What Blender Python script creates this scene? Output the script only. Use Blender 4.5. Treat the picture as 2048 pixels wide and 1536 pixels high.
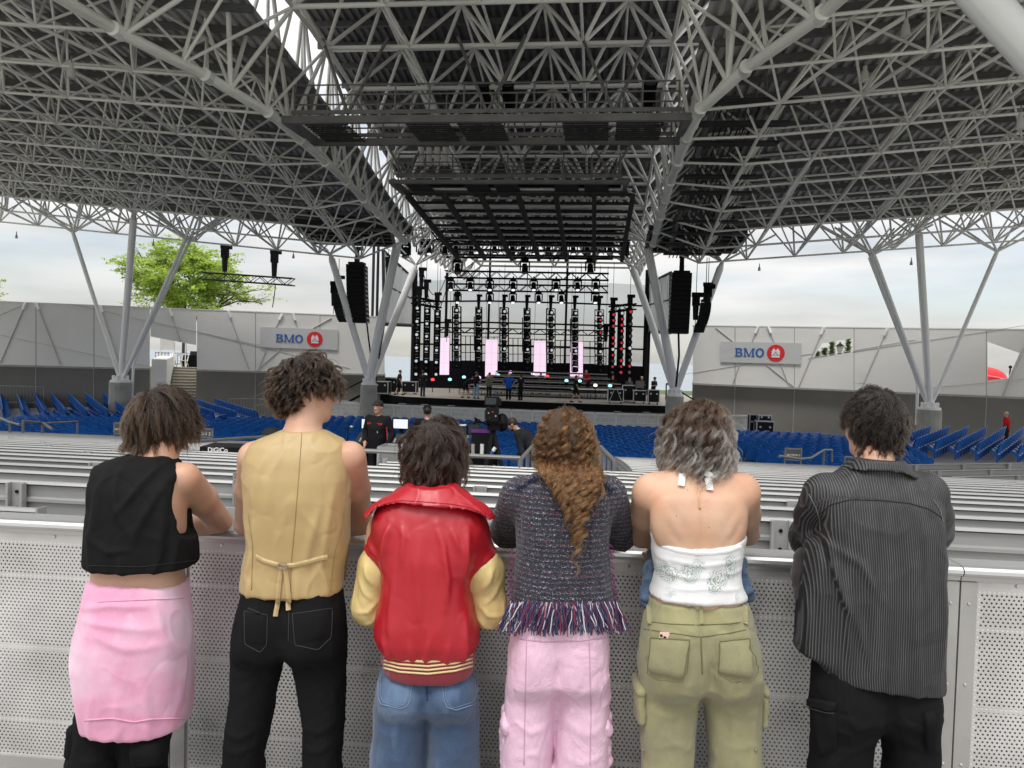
import bpy, bmesh, math, random
import numpy as np
from mathutils import Matrix, Vector, Euler
from mathutils import noise as mnoise
for _o in list(bpy.data.objects):
 bpy.data.objects.remove(_o)
SC = bpy.context.scene
COL = SC.collection
PI = math.pi
# camera
F_PX, CX, CY = 1540.0, 1024.0, 768.0
CAM_POS = np.array([0.0, 0.0, 1.75])
PITCH = -math.atan((768 - 718) / F_PX)
ROLL = 0.028
cam_d = bpy.data.cameras.new('camera')
cam = bpy.data.objects.new('camera', cam_d)
COL.objects.link(cam)
cam_m = Matrix.Rotation(PI / 2 + PITCH, 3, 'X') @ Matrix.Rotation(ROLL, 3, 'Z')
cam.location = CAM_POS
cam.rotation_euler = cam_m.to_euler()
cam_d.sensor_width = 36
cam_d.sensor_fit = 'HORIZONTAL'
cam_d.lens = 36 * F_PX / 2048
cam_d.clip_start = 0.05
cam_d.clip_end = 5000
SC.camera = cam
# sky, sun, exposure
SUN_EL, SUN_AZ = math.radians(61), math.radians(203)     # azimuth from +Y, clockwise: behind the camera
SC.view_settings.view_transform = 'Standard'
SC.view_settings.look = 'None'
SC.view_settings.exposure = 0.58
SC.view_settings.gamma = 1
SC.view_settings.use_curve_mapping = False
W = bpy.data.worlds.new('World')
SC.world = W
W.use_nodes = True
_n, _l = W.node_tree.nodes, W.node_tree.links
_n.clear()
_out = _n.new('ShaderNodeOutputWorld')
_bg = _n.new('ShaderNodeBackground')
_bg.inputs['Strength'].default_value = 0.10
_sky = _n.new('ShaderNodeTexSky')
_sky.sky_type = 'NISHITA'
_sky.sun_disc = False
_sky.sun_elevation = SUN_EL
_sky.sun_rotation = SUN_AZ
_tc = _n.new('ShaderNodeTexCoord')
_mp = _n.new('ShaderNodeMapping')
_mp.inputs['Scale'].default_value = (1.6, 1.6, 9.0)
_l.new(_tc.outputs['Generated'], _mp.inputs['Vector'])
_nz = _n.new('ShaderNodeTexNoise')
_nz.inputs['Scale'].default_value = 1.5
_nz.inputs['Detail'].default_value = 7
_nz.inputs['Roughness'].default_value = 0.55
_nz.inputs['Distortion'].default_value = 0.4
_l.new(_mp.outputs[0], _nz.inputs['Vector'])
_cov = _n.new('ShaderNodeMapRange')                 # cloud cover
_cov.inputs[1].default_value = 0.34
_cov.inputs[2].default_value = 0.60
_cov.inputs[3].default_value = 0.5
_cov.inputs[4].default_value = 0.98
_l.new(_nz.outputs['Fac'], _cov.inputs[0])
_sep = _n.new('ShaderNodeSeparateXYZ')
_l.new(_tc.outputs['Generated'], _sep.inputs[0])
_el = _n.new('ShaderNodeMapRange')                  # overcast sky: the zenith brighter than the horizon
_el.inputs[1].default_value = 0.0
_el.inputs[2].default_value = 1.0
_el.inputs[3].default_value = 4.6
_el.inputs[4].default_value = 17.0
_l.new(_sep.outputs['Z'], _el.inputs[0])
_nz2 = _n.new('ShaderNodeTexNoise')
_nz2.inputs['Scale'].default_value = 3.0
_nz2.inputs['Detail'].default_value = 5
_l.new(_mp.outputs[0], _nz2.inputs['Vector'])
_sh = _n.new('ShaderNodeMapRange')                  # light and dark bands inside the cloud
_sh.inputs[1].default_value = 0.3
_sh.inputs[2].default_value = 0.7
_sh.inputs[3].default_value = 0.82
_sh.inputs[4].default_value = 1.16
_l.new(_nz2.outputs['Fac'], _sh.inputs[0])
_mul = _n.new('ShaderNodeMath'); _mul.operation = 'MULTIPLY'
_l.new(_el.outputs[0], _mul.inputs[0]); _l.new(_sh.outputs[0], _mul.inputs[1])
_cc = _n.new('ShaderNodeVectorMath'); _cc.operation = 'SCALE'
_cc.inputs[0].default_value = (1.0, 0.985, 0.96)
_l.new(_mul.outputs[0], _cc.inputs['Scale'])
_mix = _n.new('ShaderNodeMixRGB')
_l.new(_cov.outputs[0], _mix.inputs[0])
_l.new(_sky.outputs[0], _mix.inputs[1])
_l.new(_cc.outputs[0], _mix.inputs[2])
_l.new(_mix.outputs[0], _bg.inputs[0])
_l.new(_bg.outputs[0], _out.inputs[0])
sun_d = bpy.data.lights.new('sun', 'SUN')
sun_d.energy = 1.15
sun_d.angle = math.radians(18)
sun_d.color = (1.0, 0.965, 0.91)
sun = bpy.data.objects.new('sun', sun_d)
COL.objects.link(sun)
_sd = Vector((math.sin(SUN_AZ) * math.cos(SUN_EL), math.cos(SUN_AZ) * math.cos(SUN_EL), math.sin(SUN_EL)))
sun.rotation_euler = (-_sd).to_track_quat('-Z', 'Y').to_euler()
sun.location = _sd * 80
SC.render.engine = 'CYCLES'
SC.cycles.max_bounces = 7
SC.cycles.diffuse_bounces = 4
SC.cycles.glossy_bounces = 3
SC.cycles.transparent_max_bounces = 12
SC.cycles.caustics_reflective = False
SC.cycles.caustics_refractive = False
SC.cycles.sample_clamp_indirect = 6
SC.cycles.use_denoising = True
# pixels -> places
_R = np.array(cam_m)
def ray(px, py):
 return _R @ np.array([(px - CX) / F_PX, -(py - CY) / F_PX, -1.0])
def P(px, py, Y):
 """point at depth Y (straight ahead of the camera) seen at px, py of the photograph"""
 r = ray(px, py)
 return CAM_POS + r * (Y / r[1])
VA = 0.113
E_W = np.array([VA, math.sqrt(1 - VA * VA), 0.0])
E_U = np.array([math.sqrt(1 - VA * VA), -VA, 0.0])
V0 = np.array([-4.25, 0.0, 0.0])
def V(u, w, z):
 return V0 + E_U * u + E_W * w + np.array([0, 0, z])
def Pw(px, py, w):
 r = ray(px, py)
 t = (w - E_W @ (CAM_POS - V0)) / (E_W @ r)
 return CAM_POS + r * t
def Pz(px, py, z):
 r = ray(px, py)
 return CAM_POS + r * ((z - CAM_POS[2]) / r[2])
def to_px(p):
 q = _R.T @ (np.asarray(p, float) - CAM_POS)
 return (CX + F_PX * q[0] / -q[2], CY - F_PX * q[1] / -q[2]) if q[2] < -0.01 else (-9e3, -9e3)
# materials
MATS = {}
def nodes_of(name):
 m = bpy.data.materials.new(name)
 m.use_nodes = True
 nt = m.node_tree
 return m, nt, nt.nodes, nt.links, nt.nodes['Principled BSDF']
def mat(name, col, rough=0.6, metal=0.0, var=0.12, vscale=3.0, bump=0.0, bscale=60.0, spec=0.5,
  stretch=(1, 1, 1), fine=0.0, fscale=90.0, sheen=0.0, dirt=None, dscale=1.2, coat=0.0, orand=0.0):
 """plain procedural surface: base colour with soft large variation, fine grain, optional stains and bump"""
 if name in MATS:
  return MATS[name]
 m, nt, n, l, b = nodes_of(name)
 tc = n.new('ShaderNodeTexCoord')
 mp = n.new('ShaderNodeMapping')
 mp.inputs['Scale'].default_value = stretch
 l.new(tc.outputs['Object'], mp.inputs['Vector'])
 nz = n.new('ShaderNodeTexNoise')
 nz.inputs['Scale'].default_value = vscale
 nz.inputs['Detail'].default_value = 5
 l.new(mp.outputs[0], nz.inputs['Vector'])
 mr = n.new('ShaderNodeMapRange')
 mr.inputs[1].default_value = 0.25
 mr.inputs[2].default_value = 0.75
 mr.inputs[3].default_value = 1 - var
 mr.inputs[4].default_value = 1 + var
 l.new(nz.outputs['Fac'], mr.inputs[0])
 last = mr.outputs[0]
 if fine:
  nf = n.new('ShaderNodeTexNoise')
  nf.inputs['Scale'].default_value = fscale
  nf.inputs['Detail'].default_value = 3
  l.new(mp.outputs[0], nf.inputs['Vector'])
  mf = n.new('ShaderNodeMapRange')
  mf.inputs[1].default_value = 0.3
  mf.inputs[2].default_value = 0.7
  mf.inputs[3].default_value = 1 - fine
  mf.inputs[4].default_value = 1 + fine
  l.new(nf.outputs['Fac'], mf.inputs[0])
  mm = n.new('ShaderNodeMath'); mm.operation = 'MULTIPLY'
  l.new(last, mm.inputs[0]); l.new(mf.outputs[0], mm.inputs[1])
  last = mm.outputs[0]
 if orand:
  oi = n.new('ShaderNodeObjectInfo')
  mo = n.new('ShaderNodeMapRange'); mo.inputs[3].default_value = 1 - orand; mo.inputs[4].default_value = 1 + orand
  l.new(oi.outputs['Random'], mo.inputs[0])
  mq = n.new('ShaderNodeMath'); mq.operation = 'MULTIPLY'
  l.new(last, mq.inputs[0]); l.new(mo.outputs[0], mq.inputs[1])
  last = mq.outputs[0]
 vm = n.new('ShaderNodeVectorMath'); vm.operation = 'SCALE'
 vm.inputs[0].default_value = col
 l.new(last, vm.inputs['Scale'])
 colout = vm.outputs[0]
 if dirt:
  nd = n.new('ShaderNodeTexNoise')
  nd.inputs['Scale'].default_value = dscale
  nd.inputs['Detail'].default_value = 8
  nd.inputs['Roughness'].default_value = 0.65
  l.new(mp.outputs[0], nd.inputs['Vector'])
  md = n.new('ShaderNodeMapRange')
  md.inputs[1].default_value = 0.52
  md.inputs[2].default_value = 0.72
  md.inputs[4].default_value = 0.75
  l.new(nd.outputs['Fac'], md.inputs[0])
  mx = n.new('ShaderNodeMixRGB')
  l.new(md.outputs[0], mx.inputs[0]); l.new(colout, mx.inputs[1])
  mx.inputs[2].default_value = (*dirt, 1)
  colout = mx.outputs[0]
 l.new(colout, b.inputs['Base Color'])
 b.inputs['Roughness'].default_value = rough
 b.inputs['Metallic'].default_value = metal
 b.inputs['Specular IOR Level'].default_value = spec
 if sheen:
  b.inputs['Sheen Weight'].default_value = sheen
  b.inputs['Sheen Roughness'].default_value = 0.5
 if coat:
  b.inputs['Coat Weight'].default_value = coat
  b.inputs['Coat Roughness'].default_value = 0.25
 if bump:
  nb = n.new('ShaderNodeTexNoise')
  nb.inputs['Scale'].default_value = bscale
  nb.inputs['Detail'].default_value = 4
  l.new(mp.outputs[0], nb.inputs['Vector'])
  bp = n.new('ShaderNodeBump')
  bp.inputs['Strength'].default_value = bump
  bp.inputs['Distance'].default_value = 0.01
  l.new(nb.outputs['Fac'], bp.inputs['Height'])
  l.new(bp.outputs[0], b.inputs['Normal'])
 MATS[name] = m
 return m
def emis(name, col, strength, alpha=1.0):
 if name in MATS:
  return MATS[name]
 m, nt, n, l, b = nodes_of(name)
 b.inputs['Base Color'].default_value = (*[c * 0.3 for c in col], 1)
 b.inputs['Emission Color'].default_value = (*col, 1)
 b.inputs['Emission Strength'].default_value = strength
 b.inputs['Alpha'].default_value = alpha
 MATS[name] = m
 return m
def gauze(name, col, opacity, rough=0.9):
 if name in MATS:
  return MATS[name]
 m, nt, n, l, b = nodes_of(name)
 b.inputs['Base Color'].default_value = (*col, 1)
 b.inputs['Roughness'].default_value = rough
 b.inputs['Alpha'].default_value = opacity
 MATS[name] = m
 return m
# objects
def tag(o, label=None, cat=None, group=None, kind=None):
 if label: o['label'] = label
 if cat: o['category'] = cat
 if group: o['group'] = group
 if kind: o['kind'] = kind
 return o
def thing(name, label, cat, loc=(0, 0, 0), group=None):
 o = bpy.data.objects.new(name, None)
 o.empty_display_size = 0.2
 COL.objects.link(o)
 o.location = [float(c) for c in loc]
 return tag(o, label, cat, group)
def world_loc(o):
 p = np.zeros(3)
 while o is not None:
  p += np.array(o.location)
  o = o.parent
 return p
def link(name, me, m=None, parent=None):
 if m is not None and not me.materials:
  me.materials.append(m)
 o = bpy.data.objects.new(name, me)
 COL.objects.link(o)
 if parent is not None:
  o.parent = parent
 return o
def copy_tree(o, parent=None):
 c = o.copy()
 COL.objects.link(c)
 c.parent = parent
 for ch in o.children:
  copy_tree(ch, c)
 return c
class MB:
 """collects shapes in world coordinates; build() makes ONE mesh object, relative to its parent's place"""
 def __init__(s):
  s.v, s.f = [], []
 def add(s, vs, fs):
  k = len(s.v)
  s.v += [tuple(float(c) for c in p) for p in vs]
  s.f += [tuple(i + k for i in f) for f in fs]
  return s
 def poly(s, pts):
  return s.add(pts, [tuple(range(len(pts)))])
 def hexa(s, a):     # 8 points: bottom 4 (ccw), top 4
  return s.add(a, [(3, 2, 1, 0), (4, 5, 6, 7), (0, 1, 5, 4), (1, 2, 6, 5), (2, 3, 7, 6), (3, 0, 4, 7)])
 def box(s, c, size, ax=None):
  c = np.asarray(c, float)
  ex, ey, ez = ax if ax is not None else ((1, 0, 0), (0, 1, 0), (0, 0, 1))
  ex, ey, ez = [np.asarray(e, float) * d / 2 for e, d in zip((ex, ey, ez), size)]
  return s.hexa([c + a * ex + b * ey + d * ez for d in (-1, 1) for a, b in ((-1, -1), (1, -1), (1, 1), (-1, 1))])
 def vbox(s, u, w, z, size):      # box in the venue frame, z = centre
  return s.box(V(u, w, z), size, (E_U, E_W, (0, 0, 1)))
 def bar(s, p0, p1, wd, ht, up=(0, 0, 1)):
  p0, p1 = np.asarray(p0, float), np.asarray(p1, float)
  d = p1 - p0
  L = np.linalg.norm(d)
  if L < 1e-6: return s
  d = d / L
  up = np.asarray(up, float)
  if abs(d @ up) > 0.98: up = np.array([1.0, 0, 0])
  sx = np.cross(d, up); sx /= np.linalg.norm(sx)
  sz = np.cross(sx, d)
  return s.box((p0 + p1) / 2, (wd, L, ht), (sx, d, sz))
 def tube(s, p0, p1, r, n=6, r1=None, cap=True):
  p0, p1 = np.asarray(p0, float), np.asarray(p1, float)
  d = p1 - p0
  L = np.linalg.norm(d)
  if L < 1e-6: return s
  d = d / L
  a = np.array([0, 0, 1.0]) if abs(d[2]) < 0.9 else np.array([1.0, 0, 0])
  e1 = np.cross(d, a); e1 /= np.linalg.norm(e1)
  e2 = np.cross(d, e1)
  r1 = r if r1 is None else r1
  ang = [2 * PI * i / n for i in range(n)]
  vs = [p0 + r * (math.cos(t) * e1 + math.sin(t) * e2) for t in ang] + [p1 + r1 * (math.cos(t) * e1 + math.sin(t) * e2) for t in ang]
  fs = [(i, i + n, (i + 1) % n + n, (i + 1) % n) for i in range(n)]
  if cap: fs += [tuple(range(n)), tuple(range(2 * n - 1, n - 1, -1))]
  return s.add(vs, fs)
 def path(s, pts, r, n=6):
  for a, b in zip(pts[:-1], pts[1:]):
   s.tube(a, b, r, n)
  return s
 def ball(s, c, r, nu=10, nv=6):
  c = np.asarray(c, float)
  r = np.asarray(r, float) * np.ones(3)
  vs = [c + r * np.array([0, 0, -1])]
  for j in range(1, nv):
   t = -PI / 2 + PI * j / nv
   for i in range(nu):
    a = 2 * PI * i / nu
    vs.append(c + r * np.array([math.cos(t) * math.cos(a), math.cos(t) * math.sin(a), math.sin(t)]))
  vs.append(c + r * np.array([0, 0, 1]))
  fs = [(0, 1 + (i + 1) % nu, 1 + i) for i in range(nu)]
  for j in range(nv - 2):
   for i in range(nu):
    a, b = 1 + j * nu + i, 1 + j * nu + (i + 1) % nu
    fs.append((a, b, b + nu, a + nu))
  k = len(vs) - 1
  fs += [(k, 1 + (nv - 2) * nu + i, 1 + (nv - 2) * nu + (i + 1) % nu) for i in range(nu)]
  return s.add(vs, fs)
 def prism(s, pts, vec):          # planar polygon pushed along vec
  pts = [np.asarray(p, float) for p in pts]
  vec = np.asarray(vec, float)
  n = len(pts)
  return s.add(pts + [p + vec for p in pts],
     [tuple(range(n)), tuple(range(2 * n - 1, n - 1, -1))] + [(i, i + n, (i + 1) % n + n, (i + 1) % n) for i in range(n)])
 def mesh(s, name, origin=(0, 0, 0), smooth=False, fix=True):
  me = bpy.data.meshes.new(name)
  og = np.asarray(origin, float)
  me.from_pydata([tuple(np.asarray(v) - og) for v in s.v], [], s.f)
  if fix:
   bm = bmesh.new(); bm.from_mesh(me)
   bmesh.ops.recalc_face_normals(bm, faces=bm.faces)
   bm.to_mesh(me); bm.free()
  if smooth:
   me.shade_smooth()
  return me
 def build(s, name, m, parent=None, smooth=False, origin=None, fix=True):
  og = world_loc(parent) if parent is not None else (np.zeros(3) if origin is None else np.asarray(origin, float))
  o = link(name, s.mesh(name, og, smooth, fix), m, parent)
  if parent is None and origin is not None:
   o.location = og
  return o
def piece(name, m, parent, fn, smooth=False):
 b = MB(); fn(b)
 return b.build(name, m, parent, smooth)
_CYL = {}
def cyl_mesh(m, n=8):
 k = (m.name, n)
 if k not in _CYL:
  me = MB().tube((0, 0, 0), (0, 0, 1), 1, n).mesh('tube')
  me.materials.append(m)
  for p in me.polygons: p.use_smooth = len(p.vertices) == 4
  _CYL[k] = me
 return _CYL[k]
def tube_obj(name, p0, p1, r, m, parent, n=8):
 """one tube as an object of its own, sharing a unit cylinder"""
 p0, p1 = Vector([float(c) for c in p0]), Vector([float(c) for c in p1])
 o = bpy.data.objects.new(name, cyl_mesh(m, n))
 COL.objects.link(o)
 o.parent = parent
 d = p1 - p0
 off = Vector(world_loc(parent)) if parent is not None else Vector((0, 0, 0))
 o.location = p0 - off
 o.rotation_euler = d.to_track_quat('Z', 'Y').to_euler()
 o.scale = (r, r, d.length)
 return o
def tubes(name, segs, m, parent, limit=290, n=8):
 """segs: (p0, p1, r). The ones that show largest are objects, the rest one joined part"""
 def size(sg):
  a, b = to_px(sg[0]), to_px(sg[1])
  ins = any(-100 < q[0] < 2150 and -100 < q[1] < 1640 for q in (a, b))
  d = np.linalg.norm((np.asarray(sg[0]) + sg[1]) / 2 - CAM_POS)
  return (math.hypot(a[0] - b[0], a[1] - b[1]) * sg[2] / d) if ins else 0
 o = sorted(segs, key=size, reverse=True)
 for a, b, r in o[:limit]:
  tube_obj(name, a, b, r, m, parent, n)
 if len(o) > limit:
  mb = MB()
  for a, b, r in o[limit:]:
   mb.tube(a, b, r, 6, cap=False)
  tag(mb.build(name + '_lattice', m, parent, smooth=True, fix=False), kind='stuff')
def lerp(a, b, t):
 return np.asarray(a, float) * (1 - t) + np.asarray(b, float) * t
def text_mesh(body, name, size, depth, m, parent, loc, ax, bold=0.0, align='CENTER'):
 """flat lettering as mesh; ax = (right, up) directions"""
 cu = bpy.data.curves.new(name, 'FONT')
 cu.body = body
 cu.size = size
 cu.extrude = depth
 cu.offset = bold
 cu.align_x = align
 cu.align_y = 'CENTER'
 tmp = bpy.data.objects.new('tmp_text', cu)
 COL.objects.link(tmp)
 dg = bpy.context.evaluated_depsgraph_get()
 me = bpy.data.meshes.new_from_object(tmp.evaluated_get(dg))
 bpy.data.objects.remove(tmp)
 r = Vector(ax[0]).normalized(); u = Vector(ax[1]).normalized(); nrm = r.cross(u)
 M = Matrix((r, u, nrm)).transposed().to_4x4()
 off = Vector([float(c) for c in loc]) - (Vector(world_loc(parent)) if parent is not None else Vector((0, 0, 0)))
 me.transform(Matrix.Translation(off) @ M)
 me.materials.clear()
 return link(name, me, m, parent)
# soft bodies: distance fields meshed with surface nets
class Field:
 """distance field on a grid in world coordinates; shapes are joined smoothly"""
 def __init__(s, lo, hi, h):
  s.h = h
  s.lo = np.asarray(lo, float)
  n = np.ceil((np.asarray(hi, float) - s.lo) / h).astype(int) + 2
  s.n = n
  s.ax = [s.lo[i] + h * np.arange(n[i]) for i in range(3)]
  s.d = np.full(tuple(n), 0.5, dtype=np.float32)
 def _win(s, a, b, pad):
  sl = []
  for i in range(3):
   i0 = int(np.clip(math.floor((a[i] - pad - s.lo[i]) / s.h), 0, s.n[i]))
   i1 = int(np.clip(math.ceil((b[i] + pad - s.lo[i]) / s.h) + 1, 0, s.n[i]))
   sl.append(slice(i0, i1))
  return tuple(sl)
 def _xyz(s, w):
  return (s.ax[0][w[0]][:, None, None], s.ax[1][w[1]][None, :, None], s.ax[2][w[2]][None, None, :])
 def _join(s, w, d, k):
  a = s.d[w]
  d = d.astype(np.float32)
  if k > 0:
   hh = np.clip(.5 + .5 * (a - d) / k, 0, 1)
   s.d[w] = a * (1 - hh) + d * hh - k * hh * (1 - hh)
  else:
   s.d[w] = np.minimum(a, d)
 def cap(s, p0, p1, r0, r1=None, k=.02, cut=False, flat=(1, 1, 1)):
  """tapered capsule"""
  r1 = r0 if r1 is None else r1
  p0, p1 = np.asarray(p0, float), np.asarray(p1, float)
  rm = max(r0, r1)
  w = s._win(np.minimum(p0, p1) - rm, np.maximum(p0, p1) + rm, k + 3 * s.h + .03)
  if any(q.stop <= q.start for q in w): return s
  X, Y, Z = s._xyz(w)
  fx, fy, fz = flat
  d = p1 - p0
  L2 = max(d @ d, 1e-12)
  t = np.clip(((X - p0[0]) * d[0] + (Y - p0[1]) * d[1] + (Z - p0[2]) * d[2]) / L2, 0, 1)
  q = np.sqrt(((X - p0[0] - t * d[0]) * fx) ** 2 + ((Y - p0[1] - t * d[1]) * fy) ** 2 + ((Z - p0[2] - t * d[2]) * fz) ** 2) - (r0 + (r1 - r0) * t)
  if cut: s._cut(w, q, k)
  else: s._join(w, q, k)
  return s
 def chain(s, pts, rs, k=.02):
  for a, b, ra, rb in zip(pts[:-1], pts[1:], rs[:-1], rs[1:]):
   s.cap(a, b, ra, rb, k)
  return s
 def ell(s, c, r, k=.02, rot=None, cut=False):
  c, r = np.asarray(c, float), np.asarray(r, float)
  m = r.max()
  w = s._win(c - m, c + m, k + 3 * s.h + .03)
  if any(q.stop <= q.start for q in w): return s
  X, Y, Z = s._xyz(w)
  x, y, z = X - c[0], Y - c[1], Z - c[2]
  if rot is not None:
   R = np.asarray(rot, float)          # rows = local axes
   x, y, z = (R[i][0] * x + R[i][1] * y + R[i][2] * z for i in range(3))
  k0 = np.sqrt((x / r[0]) ** 2 + (y / r[1]) ** 2 + (z / r[2]) ** 2)
  k1 = np.sqrt((x / r[0] ** 2) ** 2 + (y / r[1] ** 2) ** 2 + (z / r[2] ** 2) ** 2)
  q = k0 * (k0 - 1) / np.maximum(k1, 1e-6)
  if cut: s._cut(w, q, k)
  else: s._join(w, q, k)
  return s
 def _cut(s, w, d, k):
  a = s.d[w]
  d = -d.astype(np.float32)
  if k > 0:
   hh = np.clip(.5 - .5 * (a - d) / k, 0, 1)
   s.d[w] = a * (1 - hh) + d * hh + k * hh * (1 - hh)
  else:
   s.d[w] = np.maximum(a, d)
 def stack(s, rows, k=.02, n=2.4, inset=0.0, rnd=.012, cut=False, soft=1.0):
  """rows: (z, x_left, x_right, y_near, y_far): a loft of rounded sections"""
  rows = sorted(rows)
  A = np.array(rows, float)
  z0, z1 = A[0, 0], A[-1, 0]
  w = s._win((A[:, 1].min(), A[:, 3].min(), z0), (A[:, 2].max(), A[:, 4].max(), z1), k + .05)
  X, Y, Z = s._xyz(w)
  zz = s.ax[2][w[2]]
  fz = np.arange(z0 - .06, z1 + .06, .004)
  cols = []
  ker = np.exp(-np.linspace(-2, 2, 13) ** 2); ker /= ker.sum()
  for c in range(1, 5):
   v = np.interp(fz, A[:, 0], A[:, c])
   if soft:
    v = np.convolve(np.pad(v, 6, mode='edge'), ker, 'valid')
   cols.append(np.interp(zz, fz, v)[None, None, :])
  xl, xr, yn, yf = cols
  cx, rx = (xl + xr) / 2, np.maximum((xr - xl) / 2 - inset, .004)
  cy, ry = (yn + yf) / 2, np.maximum((yf - yn) / 2 - inset, .004)
  q = ((np.abs((X - cx) / rx) ** n + np.abs((Y - cy) / ry) ** n) ** (1 / n) - 1) * np.minimum(rx, ry)
  e = np.maximum(Z - (z1 - inset * .0), z0 - Z) + 0 * q
  a, b = q + rnd, e + rnd
  q = np.minimum(np.maximum(a, b), 0) + np.sqrt(np.maximum(a, 0) ** 2 + np.maximum(b, 0) ** 2) - rnd
  if cut: s._cut(w, q, k)
  else: s._join(w, q, k)
  return s
 def tilt(s, p, nrm, keep_below=True, k=.004):
  """cut by a plane: what lies on the side the normal points to goes"""
  nrm = np.asarray(nrm, float); nrm /= np.linalg.norm(nrm)
  w = (slice(0, s.n[0]), slice(0, s.n[1]), slice(0, s.n[2]))
  X, Y, Z = s._xyz(w)
  s.d = np.maximum(s.d, ((X - p[0]) * nrm[0] + (Y - p[1]) * nrm[1] + (Z - p[2]) * nrm[2]).astype(np.float32))
  return s
 def nets(s):
  """vertices (world), quads"""
  d = s.d
  ins = d < 0
  nx, ny, nz = d.shape
  c = np.zeros((nx - 1, ny - 1, nz - 1), dtype=np.uint8)
  for a in (0, 1):
   for b in (0, 1):
    for e in (0, 1):
     c += ins[a:nx - 1 + a, b:ny - 1 + b, e:nz - 1 + e]
  act = (c > 0) & (c < 8)
  idx = np.argwhere(act)
  if not len(idx):
   return np.zeros((0, 3)), np.zeros((0, 4), int)
  vid = np.full(act.shape, -1, dtype=np.int64)
  vid[tuple(idx.T)] = np.arange(len(idx))
  corner = {}
  for a in (0, 1):
   for b in (0, 1):
    for e in (0, 1):
     corner[a, b, e] = d[idx[:, 0] + a, idx[:, 1] + b, idx[:, 2] + e]
  acc = np.zeros((len(idx), 3)); cnt = np.zeros(len(idx))
  ks = list(corner)
  for p in ks:
   for ax in range(3):
    if p[ax] == 0:
     q = list(p); q[ax] = 1; q = tuple(q)
     da, db = corner[p], corner[q]
     m = (da < 0) != (db < 0)
     t = np.where(m, da / np.where(m, da - db, 1), 0)
     pos = np.array(p, float)[None, :] + np.zeros((len(idx), 3))
     pos[:, ax] += t
     acc += pos * m[:, None]; cnt += m
  v = s.lo + s.h * (idx + acc / cnt[:, None])
  quads = []
  for ax in range(3):
   o1, o2 = (ax + 1) % 3, (ax + 2) % 3
   sl0 = [slice(None)] * 3; sl1 = [slice(None)] * 3
   sl0[ax] = slice(0, -1); sl1[ax] = slice(1, None)
   A, B = ins[tuple(sl0)], ins[tuple(sl1)]
   e = np.argwhere(A != B)
   e = e[(e[:, o1] > 0) & (e[:, o2] > 0) & (e[:, o1] < d.shape[o1] - 1) & (e[:, o2] < d.shape[o2] - 1)]
   if not len(e): continue
   fl = A[tuple(e.T)]
   def vi(a, b):
    q = e.copy(); q[:, o1] -= a; q[:, o2] -= b
    return vid[tuple(q.T)]
   Q = np.stack([vi(1, 1), vi(0, 1), vi(0, 0), vi(1, 0)], 1)
   Q[~fl] = Q[~fl][:, ::-1]
   quads.append(Q)
  F = np.concatenate(quads) if quads else np.zeros((0, 4), int)
  F = F[(F >= 0).all(1)]
  return v, F
def vnormals(v, F):
 n = np.cross(v[F[:, 2]] - v[F[:, 0]], v[F[:, 3]] - v[F[:, 1]])
 out = np.zeros_like(v)
 for k in range(4):
  for a in range(3):
   out[:, a] += np.bincount(F[:, k], n[:, a], len(v))
 return out / np.maximum(np.linalg.norm(out, axis=1, keepdims=True), 1e-9)
def smooth_v(v, F, it=2, lam=.5):
 e = np.concatenate([F[:, [0, 1]], F[:, [1, 2]], F[:, [2, 3]], F[:, [3, 0]]])
 deg = np.bincount(e.ravel(), minlength=len(v)).astype(float)
 for _ in range(it):
  acc = np.zeros_like(v)
  for a in range(3):
   acc[:, a] = np.bincount(e[:, 0], v[e[:, 1], a], len(v)) + np.bincount(e[:, 1], v[e[:, 0], a], len(v))
  v = v + lam * (acc / np.maximum(deg, 1)[:, None] - v)
 return v
_rng = np.random.default_rng(7)
_LAT = _rng.random((64, 64, 64)).astype(np.float32)
def vnoise(p, seed=0):
 q = p + seed * 7.31
 i = np.floor(q).astype(int)
 f = q - i
 f = f * f * (3 - 2 * f)
 out = 0
 for a in (0, 1):
  for b in (0, 1):
   for c in (0, 1):
    wgt = (f[:, 0] if a else 1 - f[:, 0]) * (f[:, 1] if b else 1 - f[:, 1]) * (f[:, 2] if c else 1 - f[:, 2])
    out = out + wgt * _LAT[(i[:, 0] + a) % 64, (i[:, 1] + b) % 64, (i[:, 2] + c) % 64]
 return out * 2 - 1
def fbm(p, oct=3, seed=0):
 o, a, f = 0, 1.0, 1.0
 for k in range(oct):
  o = o + a * vnoise(p * f, seed + k)
  a *= .5; f *= 2.03
 return o
def ridge_folds(v, lines, nrm):
 """lines: (points [(x,z)...], half width, height) in world x, z; fades for surfaces that face away from the viewer side"""
 h = np.zeros(len(v))
 face = np.clip(-nrm[:, 1] * 1.6 + .25, 0, 1)
 for pts, wd, amp in lines:
  P2 = np.asarray(pts, float)
  best = np.full(len(v), 9.0); along = np.zeros(len(v))
  L = np.concatenate([[0], np.cumsum(np.linalg.norm(np.diff(P2, axis=0), axis=1))])
  for a, b, s0 in zip(P2[:-1], P2[1:], L[:-1]):
   d = b - a; q = np.linalg.norm(d)
   t = np.clip(((v[:, 0] - a[0]) * d[0] + (v[:, 2] - a[1]) * d[1]) / q ** 2, 0, 1)
   dist = np.hypot(v[:, 0] - a[0] - t * d[0], v[:, 2] - a[1] - t * d[1])
   m = dist < best
   best[m] = dist[m]; along[m] = (s0 + t * q)[m]
  u = along / L[-1]
  h += amp * np.exp(-(best / wd) ** 2) * np.sin(np.clip(u, 0.03, .97) * PI) ** .6 * face
 return h
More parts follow.
